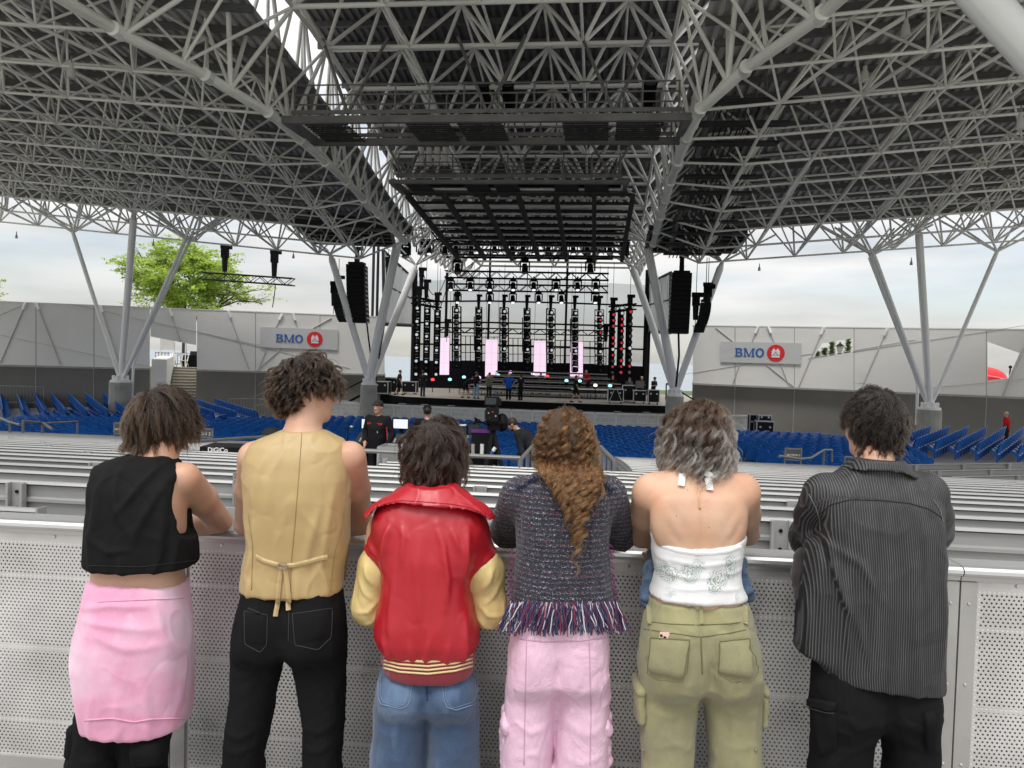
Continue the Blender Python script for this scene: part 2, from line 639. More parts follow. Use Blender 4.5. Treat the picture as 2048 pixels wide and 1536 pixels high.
def mesh_from(name, v, F, m, parent, attrs=None, smooth=True, tri=None):
 og = world_loc(parent) if parent is not None else np.zeros(3)
 me = bpy.data.meshes.new(name)
 nv, nf = len(v), len(F)
 me.vertices.add(nv)
 me.vertices.foreach_set('co', (v - og).astype(np.float32).ravel())
 me.loops.add(nf * 4)
 me.loops.foreach_set('vertex_index', F.astype(np.int32).ravel())
 me.polygons.add(nf)
 me.polygons.foreach_set('loop_start', np.arange(0, nf * 4, 4, dtype=np.int32))
 me.polygons.foreach_set('loop_total', np.full(nf, 4, dtype=np.int32))
 me.update(calc_edges=True)
 me.validate()
 if smooth: me.shade_smooth()
 for k, a in (attrs or {}).items():
  at = me.attributes.new(k, 'FLOAT', 'POINT')
  at.data.foreach_set('value', np.asarray(a, np.float32))
 return link(name, me, m, parent)
# materials of the structure
M_WHITE = mat('white_pipe_paint', (0.85, 0.84, 0.80), 0.45, orand=.14, var=0.12, vscale=0.8, dirt=(0.33, 0.31, 0.28), dscale=0.9)
M_WHITE2 = mat('column_paint', (0.84, 0.84, 0.82), 0.4, var=0.06, vscale=0.6, dirt=(0.42, 0.41, 0.39), dscale=0.5)
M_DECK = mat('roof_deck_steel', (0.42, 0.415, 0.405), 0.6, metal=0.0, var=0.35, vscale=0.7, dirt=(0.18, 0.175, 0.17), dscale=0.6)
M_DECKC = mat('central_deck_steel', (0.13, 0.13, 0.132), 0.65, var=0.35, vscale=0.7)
M_PURLIN = mat('purlin_steel', (0.12, 0.12, 0.12), 0.6, var=0.2)
M_CATWALK = mat('catwalk_steel', (0.14, 0.135, 0.128), 0.6, var=0.25, vscale=1.5)
M_BLACKSTEEL = mat('black_steel', (0.010, 0.010, 0.011), 0.6, var=0.2, spec=.12)
M_DARKGRID = mat('dark_grid_steel', (0.035, 0.035, 0.037), 0.7, var=0.25, spec=.2)
M_BLACK = mat('matt_black', (0.006, 0.006, 0.007), 0.8, var=0.2, spec=.1)
EZ = np.array([0, 0, 1.0])
WS = [11, 13, 16, 20, 23.7, 26, 33, 38, 42, 48]
ZB = [12.3, 12.0, 11.5, 10.7, 10.1, 9.75, 8.75, 7.75, 7.0, 6.4]        # underside of the wing frames along the valley
AV = [12.6, 12.1, 11.2, 9.9, 7.8, 7.0, 6.85, 6.85, 6.85, 6.85]          # half width between the valleys
ZV = [12.2, 11.9, 11.4, 10.7, 10.1, 9.75, 9.25, 8.8, 8.4, 8.0]          # valley chord
ZC = np.interp
PU = 2.45
def zb(w): return float(np.interp(w, WS, ZB))
def av(w): return float(np.interp(w, WS, AV))
def zv(w): return float(np.interp(w, WS, ZV))
def zc(w): return float(np.interp(w, [14, 20, 27, 31, 37, 44, 48, 66], [12.7, 12.7, 12.5, 12.0, 10.9, 9.5, 9.25, 9.3]))
def corrugated(mb, rows, pitch, hgt, up):
 """rows: list of point pairs (edge0, edge1) along the ribs; ribs run from row to row"""
 n = max(2, int(np.linalg.norm(np.asarray(rows[0][1]) - rows[0][0]) / pitch))
 prof = []
 for i in range(n):
  prof += [(i / n, 0), ((i + .38) / n, 0), ((i + .5) / n, 1), ((i + .88) / n, 1)]
 prof.append((1, 0))
 base = len(mb.v)
 for a, b in rows:
  mb.v += [tuple(lerp(a, b, t) + np.array([0, 0, up + hgt * k])) for t, k in prof]
 m = len(prof)
 for r in range(len(rows) - 1):
  for i in range(m - 1):
   k = base + r * m + i
   mb.f.append((k, k + 1, k + m + 1, k + m))
def wing_roof(side, label):
 t = thing('pavilion_roof', label, 'roof', V(side * 18, 30, 0))
 t['kind'] = 'thing'
 wj = [42.6 - 2.42 * j for j in range(15)]
 NI = 12
 def bot(i, j): return V(side * (av(wj[j]) + PU * i), wj[j], (zb(wj[j]) + .085 * PU * i) if i else lerp(zb(wj[j]), zv(wj[j]), .85))
 def top(i, j):
  w = wj[j] - 1.21
  return V(side * (av(w) + PU * (i + .5)), w, zb(w) + .085 * PU * (i + .5) + 1.75)
 segs, chords = [], []
 nj = len(wj)
 for j in range(nj):
  for i in range(NI):
   if j + 1 < nj: (chords if i == 0 else segs).append((bot(i, j), bot(i, j + 1), .165 if i == 0 else .060))
   if i + 1 < NI: segs.append((bot(i, j), bot(i + 1, j), .052))
 for j in range(nj - 1):
  for i in range(NI - 1):
   T = top(i, j)
   if i + 2 < NI: segs.append((T, top(i + 1, j), .048))
   if j + 2 < nj: segs.append((T, top(i, j + 1), .048))
   for a, b in ((i, j), (i + 1, j), (i, j + 1), (i + 1, j + 1)):
    segs.append((bot(a, b), T, .043))
 for i in range(NI):
  B = bot(i, 0)
  e = V(side * (av(42.6) + PU * i), 43.2, zb(42.6) + .085 * PU * i + 1.75)
  segs.append((B, e, .05))
  for d in (-.5, .5):
   segs.append((B, V(side * (av(42.6) + PU * (i + d)), 43.2, zb(42.6) + .085 * PU * (i + d) + 1.75), .045))
 for a, b, r in chords: tube_obj('valley_chord', a, b, r, M_WHITE, t, 12)
 tubes('strut', segs, M_WHITE, t, 280)
 for j in range(nj):
  piece('node_sleeve', M_WHITE, t, lambda b: b.tube(bot(0, j) - E_W * .22, bot(0, j) + E_W * .22, .21, 10))
 def edge(w, up):
  inn = 6.5 if side < 0 else 7.0
  zo = zb(w) + 1.95
  return (V(side * inn, w, zo + .085 * (inn - av(w)) + up), V(side * (av(w) + PU * (NI - .6)), w, zo + .085 * PU * (NI - .6) + up))
 wd = [43.2] + [w - 1.21 for w in wj[:-1]]
 for a, b in zip(wd[:-1], wd[1:]):
  mb = MB()
  corrugated(mb, [edge(a, .12), edge((a + b) / 2, .12), edge(b - .12, .15)], .36, .11, 0)
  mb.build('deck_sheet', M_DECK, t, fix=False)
 for k, w in enumerate(np.arange(wd[-1], 43.3, 1.3)):
  a, b = edge(w, .02)
  piece('purlin', M_PURLIN, t, lambda m: m.bar(a, b, .16, .2))
 a, b = edge(43.3, .05)
 piece('eave_beam', M_CATWALK, t, lambda m: m.bar(a, b, .18, .5))
 return t
wing_roof(-1, 'left wing of the pavilion roof, white lattice of pipes under a dark ribbed deck')
wing_roof(1, 'right wing of the pavilion roof, white lattice of pipes under a dark ribbed deck')
def central_roof():
 t = thing('pavilion_roof', 'raised central bay of the pavilion roof over the stage axis, white pipe lattice', 'roof', V(0, 30, 0))
 t['kind'] = 'thing'
 uc = [-5.7 + 3 * k for k in range(5)]
 wj = [63 - 3 * j for j in range(17)]
 def bot(i, j): return V(uc[i], wj[j], zc(wj[j]))
 def top(i, j): return V(-7.2 + 3 * i, wj[j] - 1.5, zc(wj[j] - 1.5) + 2.3)       # i 0..5
 segs = []
 nj = len(wj)
 for j in range(nj):
  for i in range(5):
   if i < 4: segs.append((bot(i, j), bot(i + 1, j), .085))
   if j + 1 < nj: segs.append((bot(i, j), bot(i, j + 1), .07 if i in (0, 4) else .05))
 for j in range(nj - 1):
  for i in range(6):
   T = top(i, j)
   if i < 5: segs.append((T, top(i + 1, j), .06))
   if j + 2 < nj: segs.append((T, top(i, j + 1), .05))
   for a in (i - 1, i):
    for b in (j, j + 1):
     if 0 <= a < 5: segs.append((bot(a, b), T, .07))
 for side, ie, it in ((-1, 0, 0), (1, 4, 5)):
  for j in range(nj - 1):
   w = wj[j]
   vv = V(side * av(w), w, zv(w))
   v2 = V(side * av(w - 1.5), w - 1.5, zv(w - 1.5))
   segs += [(vv, bot(ie, j), .075), (v2, bot(ie, j), .055), (v2, bot(ie, j + 1), .055), (vv, top(it, j), .08), (v2, top(it, j), .06)]
   if j: segs.append((vv, top(it, j - 1), .07))
   hi = V(side * (av(w) + .9), w, zv(w) + 2.1)
   segs += [(vv, hi, .06), (hi, top(it, j), .05), (v2, hi, .05)]
 tubes('strut', segs, M_WHITE, t, 285)
 def edge(w, up): return (V(-7.75, w, zc(w) + 2.5 + up), V(7.9, w, zc(w) + 2.5 + up))
 ws = np.arange(13.5, 65, 3.0)
 for a, b in zip(ws[:-1], ws[1:]):
  mb = MB()
  corrugated(mb, [edge(a, .1), edge(b + .25, .14)], .32, .1, 0)
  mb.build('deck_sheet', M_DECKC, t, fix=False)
 for w in np.arange(13.5, 64.6, 1.5):
  a, b = edge(w, 0)
  piece('purlin', M_PURLIN, t, lambda m: m.bar(a, b, .14, .22))
 return t
central_roof()
# catwalks between the valley chords
def catwalk(label, w0, w1, z0, z1, hw, bh=.24):
 t = thing('catwalk', label, 'catwalk', V(0, (w0 + w1) / 2, 0))
 for w, z, nm in ((w0, z0, 'beam'), (w1, z1, 'beam')):
  piece(nm, M_CATWALK, t, lambda m: m.bar(V(-hw, w, z), V(hw, w, z), .2, bh))
 for u in (-hw + .15, hw - .15):
  piece('beam', M_CATWALK, t, lambda m: m.bar(V(u, w0, z0), V(u, w1, z1), .2, .3))
 for k in range(7):
  u0 = -hw + .6 + k * (2 * hw - 1.2) / 7
  u1 = u0 + (2 * hw - 1.2) / 7 - .25
  if k in (1, 4): continue
  piece('grating', M_DARKGRID, t, lambda m: [m.bar(V(u0, w0 + .25 + q * (w1 - w0 - .5) / 9, z0 - .02), V(u1, w0 + .25 + q * (w1 - w0 - .5) / 9, z0 - .02), .06, .05) for q in range(10)])
 for w, z in ((w0, z0), (w1, z1)):
  rl = MB()
  for dz in (.62, .95, 1.28): rl.tube(V(-hw + .4, w, z + dz - .1), V(hw - .4, w, z + dz - .1), .028, 6)
  rl.build('railing', M_CATWALK, t)
  n = int(2 * hw / .62)
  for k in range(n + 1):
   u = -hw + .4 + k * (2 * hw - .8) / n
   piece('railing_post', M_CATWALK, t, lambda m: m.tube(V(u, w, z + .1), V(u, w, z + (1.2 if k % 2 == 0 else .85)), .024 if k % 2 else .034, 5))
  piece('kick_plate', M_CATWALK, t, lambda m: m.bar(V(-hw + .3, w, z + .26), V(hw - .3, w, z + .26), .03, .14))
 for u in (-4.6, 0.2, 4.4):
  for d in (-.9, .9):
   tube_obj('hanger', V(u, w0, z0 + .2), V(u + d * 1.3, w0 + .6, zc(w0) + .2), .06, M_CATWALK, t)
 return t
catwalk('upper grey catwalk with railings hung across the roof in front', 26.2, 28.9, 9.75, 9.75, 6.9)
catwalk('lower dark catwalk with railings hung above the stage mouth', 33.6, 35.6, 9.35, 9.35, 5.2, .16)
def follow_spot(label, u, w, z, hood):
 t = thing('follow_spot', label, 'spotlight', V(u, w, z))
 piece('tripod', M_BLACKSTEEL, t, lambda m: [m.tube(V(u, w, z + .55), V(u + .25 * math.cos(a), w + .25 * math.sin(a), z), .025, 5) for a in (0.3, 2.4, 4.5)])
 piece('yoke', M_BLACKSTEEL, t, lambda m: (m.box(V(u - .2, w, z + .8), (.04, .1, .5)), m.box(V(u + .2, w, z + .8), (.04, .1, .5)), m.box(V(u, w, z + .57), (.42, .1, .05))))
 piece('lamp_housing', M_BLACK, t, lambda m: m.tube(V(u, w + .35, z + .7), V(u, w - .45, z + 1.25), .17, 12, hood))
 piece('lens', M_DARKGRID, t, lambda m: m.tube(V(u, w - .45, z + 1.25), V(u, w - .47, z + 1.27), hood * .8, 12))
follow_spot('greenish black follow spot on the upper catwalk, left of the taller one', -.1, 27.6, 9.95, .2)
follow_spot('tall black follow spot with a drum hood on the upper catwalk', .75, 27.6, 9.95, .22)
follow_spot('stout black follow spot near the right end of the upper catwalk', 5.6, 27.6, 9.95, .26)
for k in range(4):
 c = V(-3.9 + .36 * k, 34.0, 10.15)
 t = thing('gas_bottle', ['leftmost', 'second', 'third', 'rightmost'][k] + ' of the four pale cylinders standing on the lower catwalk', 'cylinder', c, 'pale cylinders on the lower catwalk')
 piece('bottle', mat('pale_can', (.55, .53, .49), .5), t, lambda m: m.tube(c, c + [0, 0, .78], .14, 12))
 piece('collar', M_CATWALK, t, lambda m: m.tube(c + [0, 0, .785], c + [0, 0, .98], .15, 12))
def valley_walk():
 t = thing('catwalk', 'dark stepped service catwalk hung along the right valley of the roof', 'catwalk', V(8.4, 34, 0))
 def p(u, w, dz=0): return V(u, w, zb(w) + .75 + dz)
 ws = np.arange(26.5, 42.6, 1.6)
 for u in (7.7, 9.3):
  piece('stringer', M_CATWALK, t, lambda m: [m.bar(p(u, a), p(u, b), .12, .2) for a, b in zip(ws[:-1], ws[1:])])
  for dz in (.55, 1.05): piece('rail', M_CATWALK, t, lambda m: [m.tube(p(u, a, dz), p(u, b, dz), .03, 5) for a, b in zip(ws[:-1], ws[1:])])
 for w in ws:
  piece('tread', M_DARKGRID, t, lambda m: m.bar(p(7.4, w, -.1), p(10.4, w, -.1), .5, .09))
  piece('rail_post', M_CATWALK, t, lambda m: [m.tube(p(u, w), p(u, w, 1.1), .03, 5) for u in (7.7, 9.3)])
  piece('grating', M_DARKGRID, t, lambda m: [m.bar(p(7.8 + q * .2, w), p(7.8 + q * .2, w + 1.3), .05, .04) for q in range(8)])
valley_walk()
# dark ceiling grid in front of the stage
def ceiling_grid():
 t = thing('ceiling_grid', 'dark steel ceiling grid hung between the lower catwalk and the stage', 'rigging grid', V(0, 40, 0))
 def z(w): return float(np.interp(w, [34.5, 46.5], [8.95, 7.75]))
 def hw(w): return float(np.interp(w, [34.5, 46.5], [5.0, 4.9]))
 for k in range(7):
  f = -1 + 2 * k / 6
  piece('grid_beam', M_DARKGRID, t, lambda m: m.bar(V(f * hw(34.5) + .4, 34.5, z(34.5)), V(f * hw(46.5) + .4, 46.5, z(46.5)), .2, .24))
 for k in range(10):
  w = 34.8 + k * 1.28
  piece('cross_beam', M_DARKGRID, t, lambda m: m.bar(V(-hw(w) + .4, w, z(w) + .16), V(hw(w) + .4, w, z(w) + .16), .2, .1))
  tube_obj('conduit', V(-hw(w) + .4, w + .55, z(w) + .5), V(hw(w) + .4, w + .55, z(w) + .5), .05, M_WHITE, t, 6)
 for k in range(9):
  w = 35.4 + k * 1.28
  piece('acoustic_baffle', M_BLACK, t, lambda m: m.bar(V(-hw(w) + .9, w, z(w) + .75), V(hw(w) - .1, w, z(w) + .75), .34, .05))
 return t
ceiling_grid()
def reflector(label, pts):
 """tilted black panel in a grey lattice frame; pts = near-left, near-right, far-right, far-left (world)"""
 A, B, C_, D = [np.asarray(p, float) for p in pts]
 t = thing('reflector_panel', label, 'panel', (A + B + C_ + D) / 4, 'tilted reflector panels beside the stage')
 nrm = np.cross(B - A, D - A); nrm /= np.linalg.norm(nrm)
 if nrm[2] < 0: nrm = -nrm
 piece('backing', M_BLACK, t, lambda m: m.prism([A, B, C_, D], nrm * .08))
 piece('frame', M_CATWALK, t, lambda m: [m.bar(p - nrm * .05, q - nrm * .05, .16, .14, nrm) for p, q in ((A, B), (B, C_), (C_, D), (D, A))])
 piece('fascia', M_DARKGRID, t, lambda m: m.bar(D + [0, 0, .1], C_ + [0, 0, .1], .14, .42))
 for k in range(1, 8):
  piece('rib', M_CATWALK, t, lambda m: m.bar(lerp(A, B, k / 8) - nrm * .03, lerp(D, C_, k / 8) - nrm * .03, .07, .06, nrm))
 for k in range(1, 4):
  piece('rib', M_CATWALK, t, lambda m: m.bar(lerp(A, D, k / 4) - nrm * .02, lerp(B, C_, k / 4) - nrm * .02, .07, .06, nrm))
 for p in (lerp(A, B, .15), lerp(A, B, .85), lerp(D, C_, .15), lerp(D, C_, .85)):
  tube_obj('hanger', p, p + np.array([0, 0, 1.6]), .02, M_BLACKSTEEL, t, 5)
reflector('left black reflector panel in a grey lattice frame above the left speakers', [Pw(625, 484, 44.5), Pw(790, 490, 44.5), Pw(783, 461, 41.6), Pw(590, 449, 41.6)])
reflector('right black reflector panel in a grey lattice frame above the right speakers', [Pw(1292, 501, 44.5), Pw(1470, 503, 44.5), Pw(1495, 468, 41.6), Pw(1298, 462, 41.6)])
# floodlights under the wings
def floodlight(label, p, k=1.0):
 t = thing('floodlight', label, 'light', p, 'floodlights under the wing roofs')
 p = np.asarray(p)
 piece('hanger', M_CATWALK, t, lambda m: m.tube(p, p - EZ * .25 * k, .02, 6))
 piece('housing', mat('lamp_grey', (.42, .41, .38), .5), t, lambda m: (m.tube(p - EZ * .25 * k, p - EZ * .42 * k, .07 * k, 10), m.tube(p - EZ * .42 * k, p - EZ * .75 * k, .11 * k, 10, .15 * k)))
 piece('lens', mat('lamp_glass', (.5, .5, .47), .2), t, lambda m: m.tube(p - EZ * .75 * k, p - EZ * .77 * k, .14 * k, 10))
for px, py, Y, lb in ((143, 112, 22, 'floodlight under the left wing nearest the left edge of the roof'), (33, 463, 44, 'small floodlight hanging from the eave far left'),
     (307, 478, 44, 'small floodlight hanging from the eave between column and tree'), (587, 503, 44, 'small floodlight hanging from the eave left of the reflector panel'),
     (1813, 22, 19.5, 'floodlight high under the right wing beside the big pipe'), (1731, 118, 22, 'floodlight under the right wing below the high one'),
     (2043, 210, 20, 'floodlight at the right edge under the wing'), (1519, 527, 41, 'small floodlight hanging from the right eave nearest the stage'),
     (1823, 515, 39.5, 'small floodlight hanging from the right eave beside the thick column')):
 floodlight(lb, P(px, py, Y), .5 if Y > 30 else .8)
# big pipe at the upper right
A, B = P(1985, 20, 15.0), P(2062, 105, 14.8)
d = (B - A) / np.linalg.norm(B - A)
t = thing('roof_mast', 'thick white slanting pipe at the upper right corner of the view', 'mast', A + d * (-A[2] / d[2]))
tube_obj('pipe', A - d * 4.2, A + d * (-A[2] / d[2]), .36, M_WHITE2, t, 24)
piece('base_plate', M_WHITE2, t, lambda m: m.tube(A + d * (-A[2] / d[2]) + [0, 0, -.02], A + d * (-A[2] / d[2]) + [0, 0, .04], .7, 16))
# ground
M_CONC = mat('concrete', (0.42, 0.41, 0.385), 0.85, var=0.12, vscale=0.6, dirt=(0.33, 0.32, 0.30), dscale=0.7, bump=.25, bscale=25, fine=.08)
M_CONC2 = mat('plinth_concrete', (0.34, 0.33, 0.295), 0.85, var=0.15, vscale=2.0, dirt=(0.22, 0.19, 0.13), dscale=1.6, bump=.3, bscale=30)
M_GRASS = mat('lawn', (0.06, 0.10, 0.03), 0.9, var=0.4, vscale=2.0)
M_WATER = mat('lake_water', (0.20, 0.25, 0.30), 0.25, var=0.08, vscale=.02)
WF = [0, 5.0, 26.0, 44.5, 60]
ZF = [0, 0, -2.2, -2.65, -2.65]
def fz(w): return float(np.interp(w, WF, ZF))
def sheet(name, us, ws, zfn, m):
 b = MB()
 for w in ws:
  for u in us: b.v.append(tuple(V(u, w, zfn(w))))
 n = len(us)
 for j in range(len(ws) - 1):
  for i in range(n - 1):
   b.f.append((j * n + i, j * n + i + 1, (j + 1) * n + i + 1, (j + 1) * n + i))
 return tag(b.build(name, m, fix=False), kind='structure')
sheet('ground', [-60, -30, 0, 30, 60], [-30, 0, 5.0, 12, 19, 26, 35, 44.5, 56, 72], fz, M_CONC)
b = MB()
b.poly([V(-3000, 70, -2.7), V(3000, 70, -2.7), V(3000, 130, -2.7), V(-3000, 130, -2.7)])
tag(b.build('shore', M_GRASS), kind='structure')
b = MB()
b.poly([V(-4000, 130, -2.75), V(4000, 130, -2.75), V(4000, 4200, -2.75), V(-4000, 4200, -2.75)])
tag(b.build('lake', M_WATER), kind='structure')
b = MB()
b.poly([V(-3000, -200, -2.72), V(3000, -200, -2.72), V(3000, 71, -2.72), V(-3000, 71, -2.72)])
tag(b.build('outer_ground', M_GRASS), kind='structure')
# aluminium benches
M_ALU = mat('bench_aluminium', (0.34, 0.342, 0.337), 0.45, orand=.10, metal=0.3, var=0.10, vscale=1.2, dirt=(0.42, 0.42, 0.41), dscale=1.5, stretch=(.3, 1, 3))
M_ALU2 = mat('bracket_aluminium', (0.42, 0.42, 0.41), 0.5, metal=0.5, var=0.15, vscale=4)
PROF_BACK = [(.0, .85), (.012, .868), (.045, .868), (.05, .85), (.022, .838), (.022, .765), (.0, .755), (.0, .735), (.022, .725), (.022, .645), (.0, .635), (.0, .612), (.035, .605), (.05, .60), (.052, .66), (.052, .84), ]
PROF_SEAT = [(.14, .455), (.14, .40), (.17, .395), (.17, .425), (.42, .425), (.42, .395), (.45, .40), (.45, .455)]
def bench(label, u0, u1, w, step=2.6, ph=0.0, end_plate=True, z0=None):
 z = fz(w) if z0 is None else z0
 t = thing('aluminium_bench', label, 'bench', V((u0 + u1) / 2, w, z), 'rows of aluminium benches')
 for nm, pr in (('back_plank', PROF_BACK), ('seat_plank', PROF_SEAT)):
  b = MB()
  b.prism([V(u0, w + a, z + h) for a, h in pr], E_U * (u1 - u0))
  b.build(nm, M_ALU, t)
 b = MB()
 b.box(V((u0 + u1) / 2, w + .3, z + .2), (u1 - u0, .03, .10), (E_U, E_W, (0, 0, 1)))
 b.build('foot_rail', M_ALU2, t)
 us = np.arange(u0 + ph, u1 - .2, step)
 for u in us:
  b = MB()
  b.vbox(u - .05, w - .022, z + .715, (.016, .044, .29)); b.vbox(u + .05, w - .022, z + .715, (.016, .044, .29))
  b.vbox(u, w - .006, z + .715, (.1, .01, .29))
  b.vbox(u - .05, w - .01, z + .5, (.016, .05, .14)); b.vbox(u + .05, w - .01, z + .5, (.016, .05, .14))
  b.vbox(u, w + .17, z + .372, (.09, .5, .05))
  b.vbox(u, w + .26, z + .175, (.1, .14, .35))
  b.build('bracket', M_ALU2, t)
  piece('bolt', M_BLACKSTEEL, t, lambda m: (m.tube(V(u, w - .012, z + .8), V(u, w - .02, z + .8), .012, 6), m.tube(V(u, w - .012, z + .69), V(u, w - .02, z + .69), .012, 6)))
 if end_plate:
  for u in (u0 - .006, u1 + .006):
   piece('end_cap', M_ALU, t, lambda m: (m.vbox(u, w + .022, z + .735, (.012, .075, .285)), m.vbox(u, w + .295, z + .425, (.012, .33, .075))))
 return t
def u_of(px, w):
 """u of the place where column px meets the row at w (floor level)"""
 p = Pw(px, 900, w)
 return float(E_U @ (p - V0))
ORD = ['first', 'second', 'third', 'fourth', 'fifth', 'sixth', 'seventh', 'eighth', 'ninth', 'tenth', 'eleventh', 'twelfth', 'thirteenth', 'fourteenth', 'fifteenth', 'sixteenth', 'seventeenth', 'eighteenth', 'nineteenth', 'twentieth', 'twenty-first', 'twenty-second']
rr = random.Random(4)
bench('short aluminium bench with an end plate at the left, just behind the barricade', u_of(-260, 4.55), u_of(76, 4.55), 4.55, ph=.4, z0=-.06)
_ob = thing('row_letter', 'black letter O on the end plate of the short bench', 'letter', V(u_of(76, 4.55) + .02, 4.6, .6))
text_mesh('O', 'letter', .09, .001, M_BLACK, _ob, V(u_of(76, 4.55) - .035, 4.545, .60), (E_U, (0, 0, 1)), .004)
for k in range(21):
 w = 5.15 + .92 * k
 if k < 6:
  aisle = (u_of(468 if k in (1, 2) else 500, w), u_of(731, w))
  if k == 0: aisle = (u_of(420, w), u_of(560, w))
  bench(ORD[k] + ' aluminium bench row from the barricade, left of the aisle behind the gold waistcoat', -13.5, aisle[0], w, ph=.5 + rr.random() * 1.8)
  bench(ORD[k] + ' aluminium bench row from the barricade, right of the aisle behind the gold waistcoat', aisle[1], 13.8 if k > 2 else 11, w, ph=.3 + rr.random() * 1.8)
 else:
  bench(ORD[k] + ' aluminium bench row from the barricade, left of the sound desk', -15 - .3 * k, u_of(560 if k < 9 else 640, w), w, ph=.5 + rr.random() * 1.8)
  if k < 8:
   bench(ORD[k] + ' aluminium bench row from the barricade, between the sound desk rail and the stage side', u_of(731 + 16 * k - 70, w), 14.2, w, ph=.6 + rr.random())
  else:
   bench(ORD[k] + ' aluminium bench row from the barricade, right of the handrails', u_of(1266 - (k - 8) * 3, w), (14.0 if k < 13 else u_of(1880 - (k - 13) * 6, w)), w, ph=.4 + rr.random() * 1.5)
def bench_turned(label, p0, p1, z):
 p0, p1 = np.asarray(p0), np.asarray(p1)
 d = (p1 - p0); L = np.linalg.norm(d[:2]); d = d / np.linalg.norm(d)
 n = np.cross((0, 0, 1), d); n /= np.linalg.norm(n)
 t = thing('aluminium_bench', label, 'bench', (p0 + p1) / 2 * np.array([1, 1, 0]) + [0, 0, z], 'rows of aluminium benches')
 for nm, pr in (('back_plank', PROF_BACK), ('seat_plank', PROF_SEAT)):
  piece(nm, M_ALU, t, lambda m: m.prism([np.array([p0[0], p0[1], z]) + n * a + np.array([0, 0, h]) for a, h in pr], (p1 - p0) * np.array([1, 1, 0])))
 for s_ in (.05, .35, .65, .95):
  c = lerp(p0, p1, s_)
  piece('bracket', M_ALU2, t, lambda m: m.box((c[0] - n[0] * .02, c[1] - n[1] * .02, z + .45), (.1, .05, .82), (d, n, (0, 0, 1))))
for k in range(4):
 p0 = P(1815 + 45 * k, 930 + 12 * k, 19.5 - 1.35 * k)
 p1 = P(2120 + 70 * k, 905 + 14 * k, 21.0 - 1.3 * k)
 bench_turned(['farthest', 'second farthest', 'second nearest', 'nearest'][k] + ' of four benches turned towards the stage at the right edge', p0, p1, float(p0[2]) - .86)
c = P(405, 1046, 3.9)
t = thing('row_sign', 'grey plate with a white letter C behind the barricade rail', 'sign', c)
piece('plate', mat('grey_plate', (.36, .365, .37), .5), t, lambda m: m.box(c + [.12, 0, 0], (.62, .012, .17), (E_U, E_W, (0, 0, 1))))
text_mesh('C', 'lettering', .13, .001, mat('white_letter', (.8, .8, .8), .5), t, c - E_W * .009 + [-.02, 0, 0], (E_U, (0, 0, 1)), .004)
for s_ in (-.16, .4):
 piece('post', M_ALU2, t, lambda m: m.box(c + E_U * s_ + [0, .02, -.45], (.04, .03, .9)))
# blue seats
M_BLUE = mat('blue_plastic', (0.012, 0.125, 0.46), 0.33, orand=.16, var=0.2, vscale=.8, spec=.5)
def seat_mesh():
 b = MB()
 xs = np.linspace(-.222, .222, 6)
 vs, n = [], len(xs)
 prof = [(.40, .06), (.48, .03), (.78, -.02), (.86, -.055), (.875, -.03), (.86, .0), (.5, .08), (.40, .10)]
 for zz, yy in prof:
  for x in xs:
   f = (x / .222) ** 2
   drop = .085 * f ** 3 if zz > .7 else 0
   vs.append((x, yy + .045 * f, zz - drop))
 fs = []
 for j in range(len(prof) - 1):
  for i in range(n - 1):
   fs.append((j * n + i, j * n + i + 1, (j + 1) * n + i + 1, (j + 1) * n + i))
 b.add(vs, fs)
 b.box((0, .2, .42), (.44, .12, .36), ((1, 0, 0), (0, .6, -.8), (0, .8, .6)))
 b.box((0, .12, .2), (.06, .08, .4))
 b.box((0, .12, .38), (.4, .06, .05))
 me = b.mesh('blue_seat', smooth=False)
 me.materials.append(M_BLUE)
 return me
SEAT = seat_mesh()
spots = []                      # (place, angle)
ang0 = -math.asin(VA)
rs = random.Random(2)
for k in range(21):
 w = 25.6 + .9 * k
 for i in range(-46, 47):
  u = i * .53 + (k % 2) * .265 + (k % 3) * .04
  if abs(u + 4.5) < .7 or abs(u - 9.5) < .7 or abs(u + 15) < .6: continue
  if k < 1 and abs(u) < 0: continue
  lim = 13.5 + .35 * k
  if u < -(lim + 6) or u > lim + 1: continue
  if w > 40 and abs(u - 3) > 16 - (w - 40) * .8: continue
  spots.append((V(u, w, fz(w)), ang0))
def side_rows(first, step, n, Yn, Yf, far_dx, ztn, ztf):
 for k in range(n):
  px, py = first[0] + step[0] * k, first[1] + step[1] * k
  a = P(px, py, Yn); a[2] += 0
  bb = P(far_dx[0] + far_dx[1] * k, far_dx[2], Yf)
  a[2] -= .87; bb[2] -= .87
  d = bb - a
  L = np.linalg.norm(d)
  ang = math.atan2(d[1], d[0])
  ang = ang if d[0] > 0 else ang + PI
  m = int(L / .5)
  for q in range(m):
   spots.append((a + d * (q + .5) / m, ang))
side_rows((-122, 816), (42, .2), 12, 38, 47, (-102, 34, 784), 0, 0)
side_rows((382, 820), (44, .4), 4, 40, 47.5, (308, 40, 796), 0, 0)
side_rows((1790, 874), (42, 2.6), 8, 33, 37.5, (1863, 37.5, 851), 0, 0)
spots.sort(key=lambda s_: np.linalg.norm(s_[0] - CAM_POS) + (0 if -50 < to_px(s_[0])[0] < 2100 else 500))
nobj = 290
for i, (p, a) in enumerate(spots[:nobj]):
 o = bpy.data.objects.new('blue_seat', SEAT)
 COL.objects.link(o)
 o.location = p
 o.rotation_euler = (0, 0, a + rs.uniform(-.02, .02))
 tag(o, 'blue plastic seat in the rows between the aluminium benches and the stage', 'seat', 'blue stadium seats in the rows below the benches')
sv = np.array([v.co[:] for v in SEAT.vertices])
sf = [tuple(p.vertices) for p in SEAT.polygons]
b = MB()
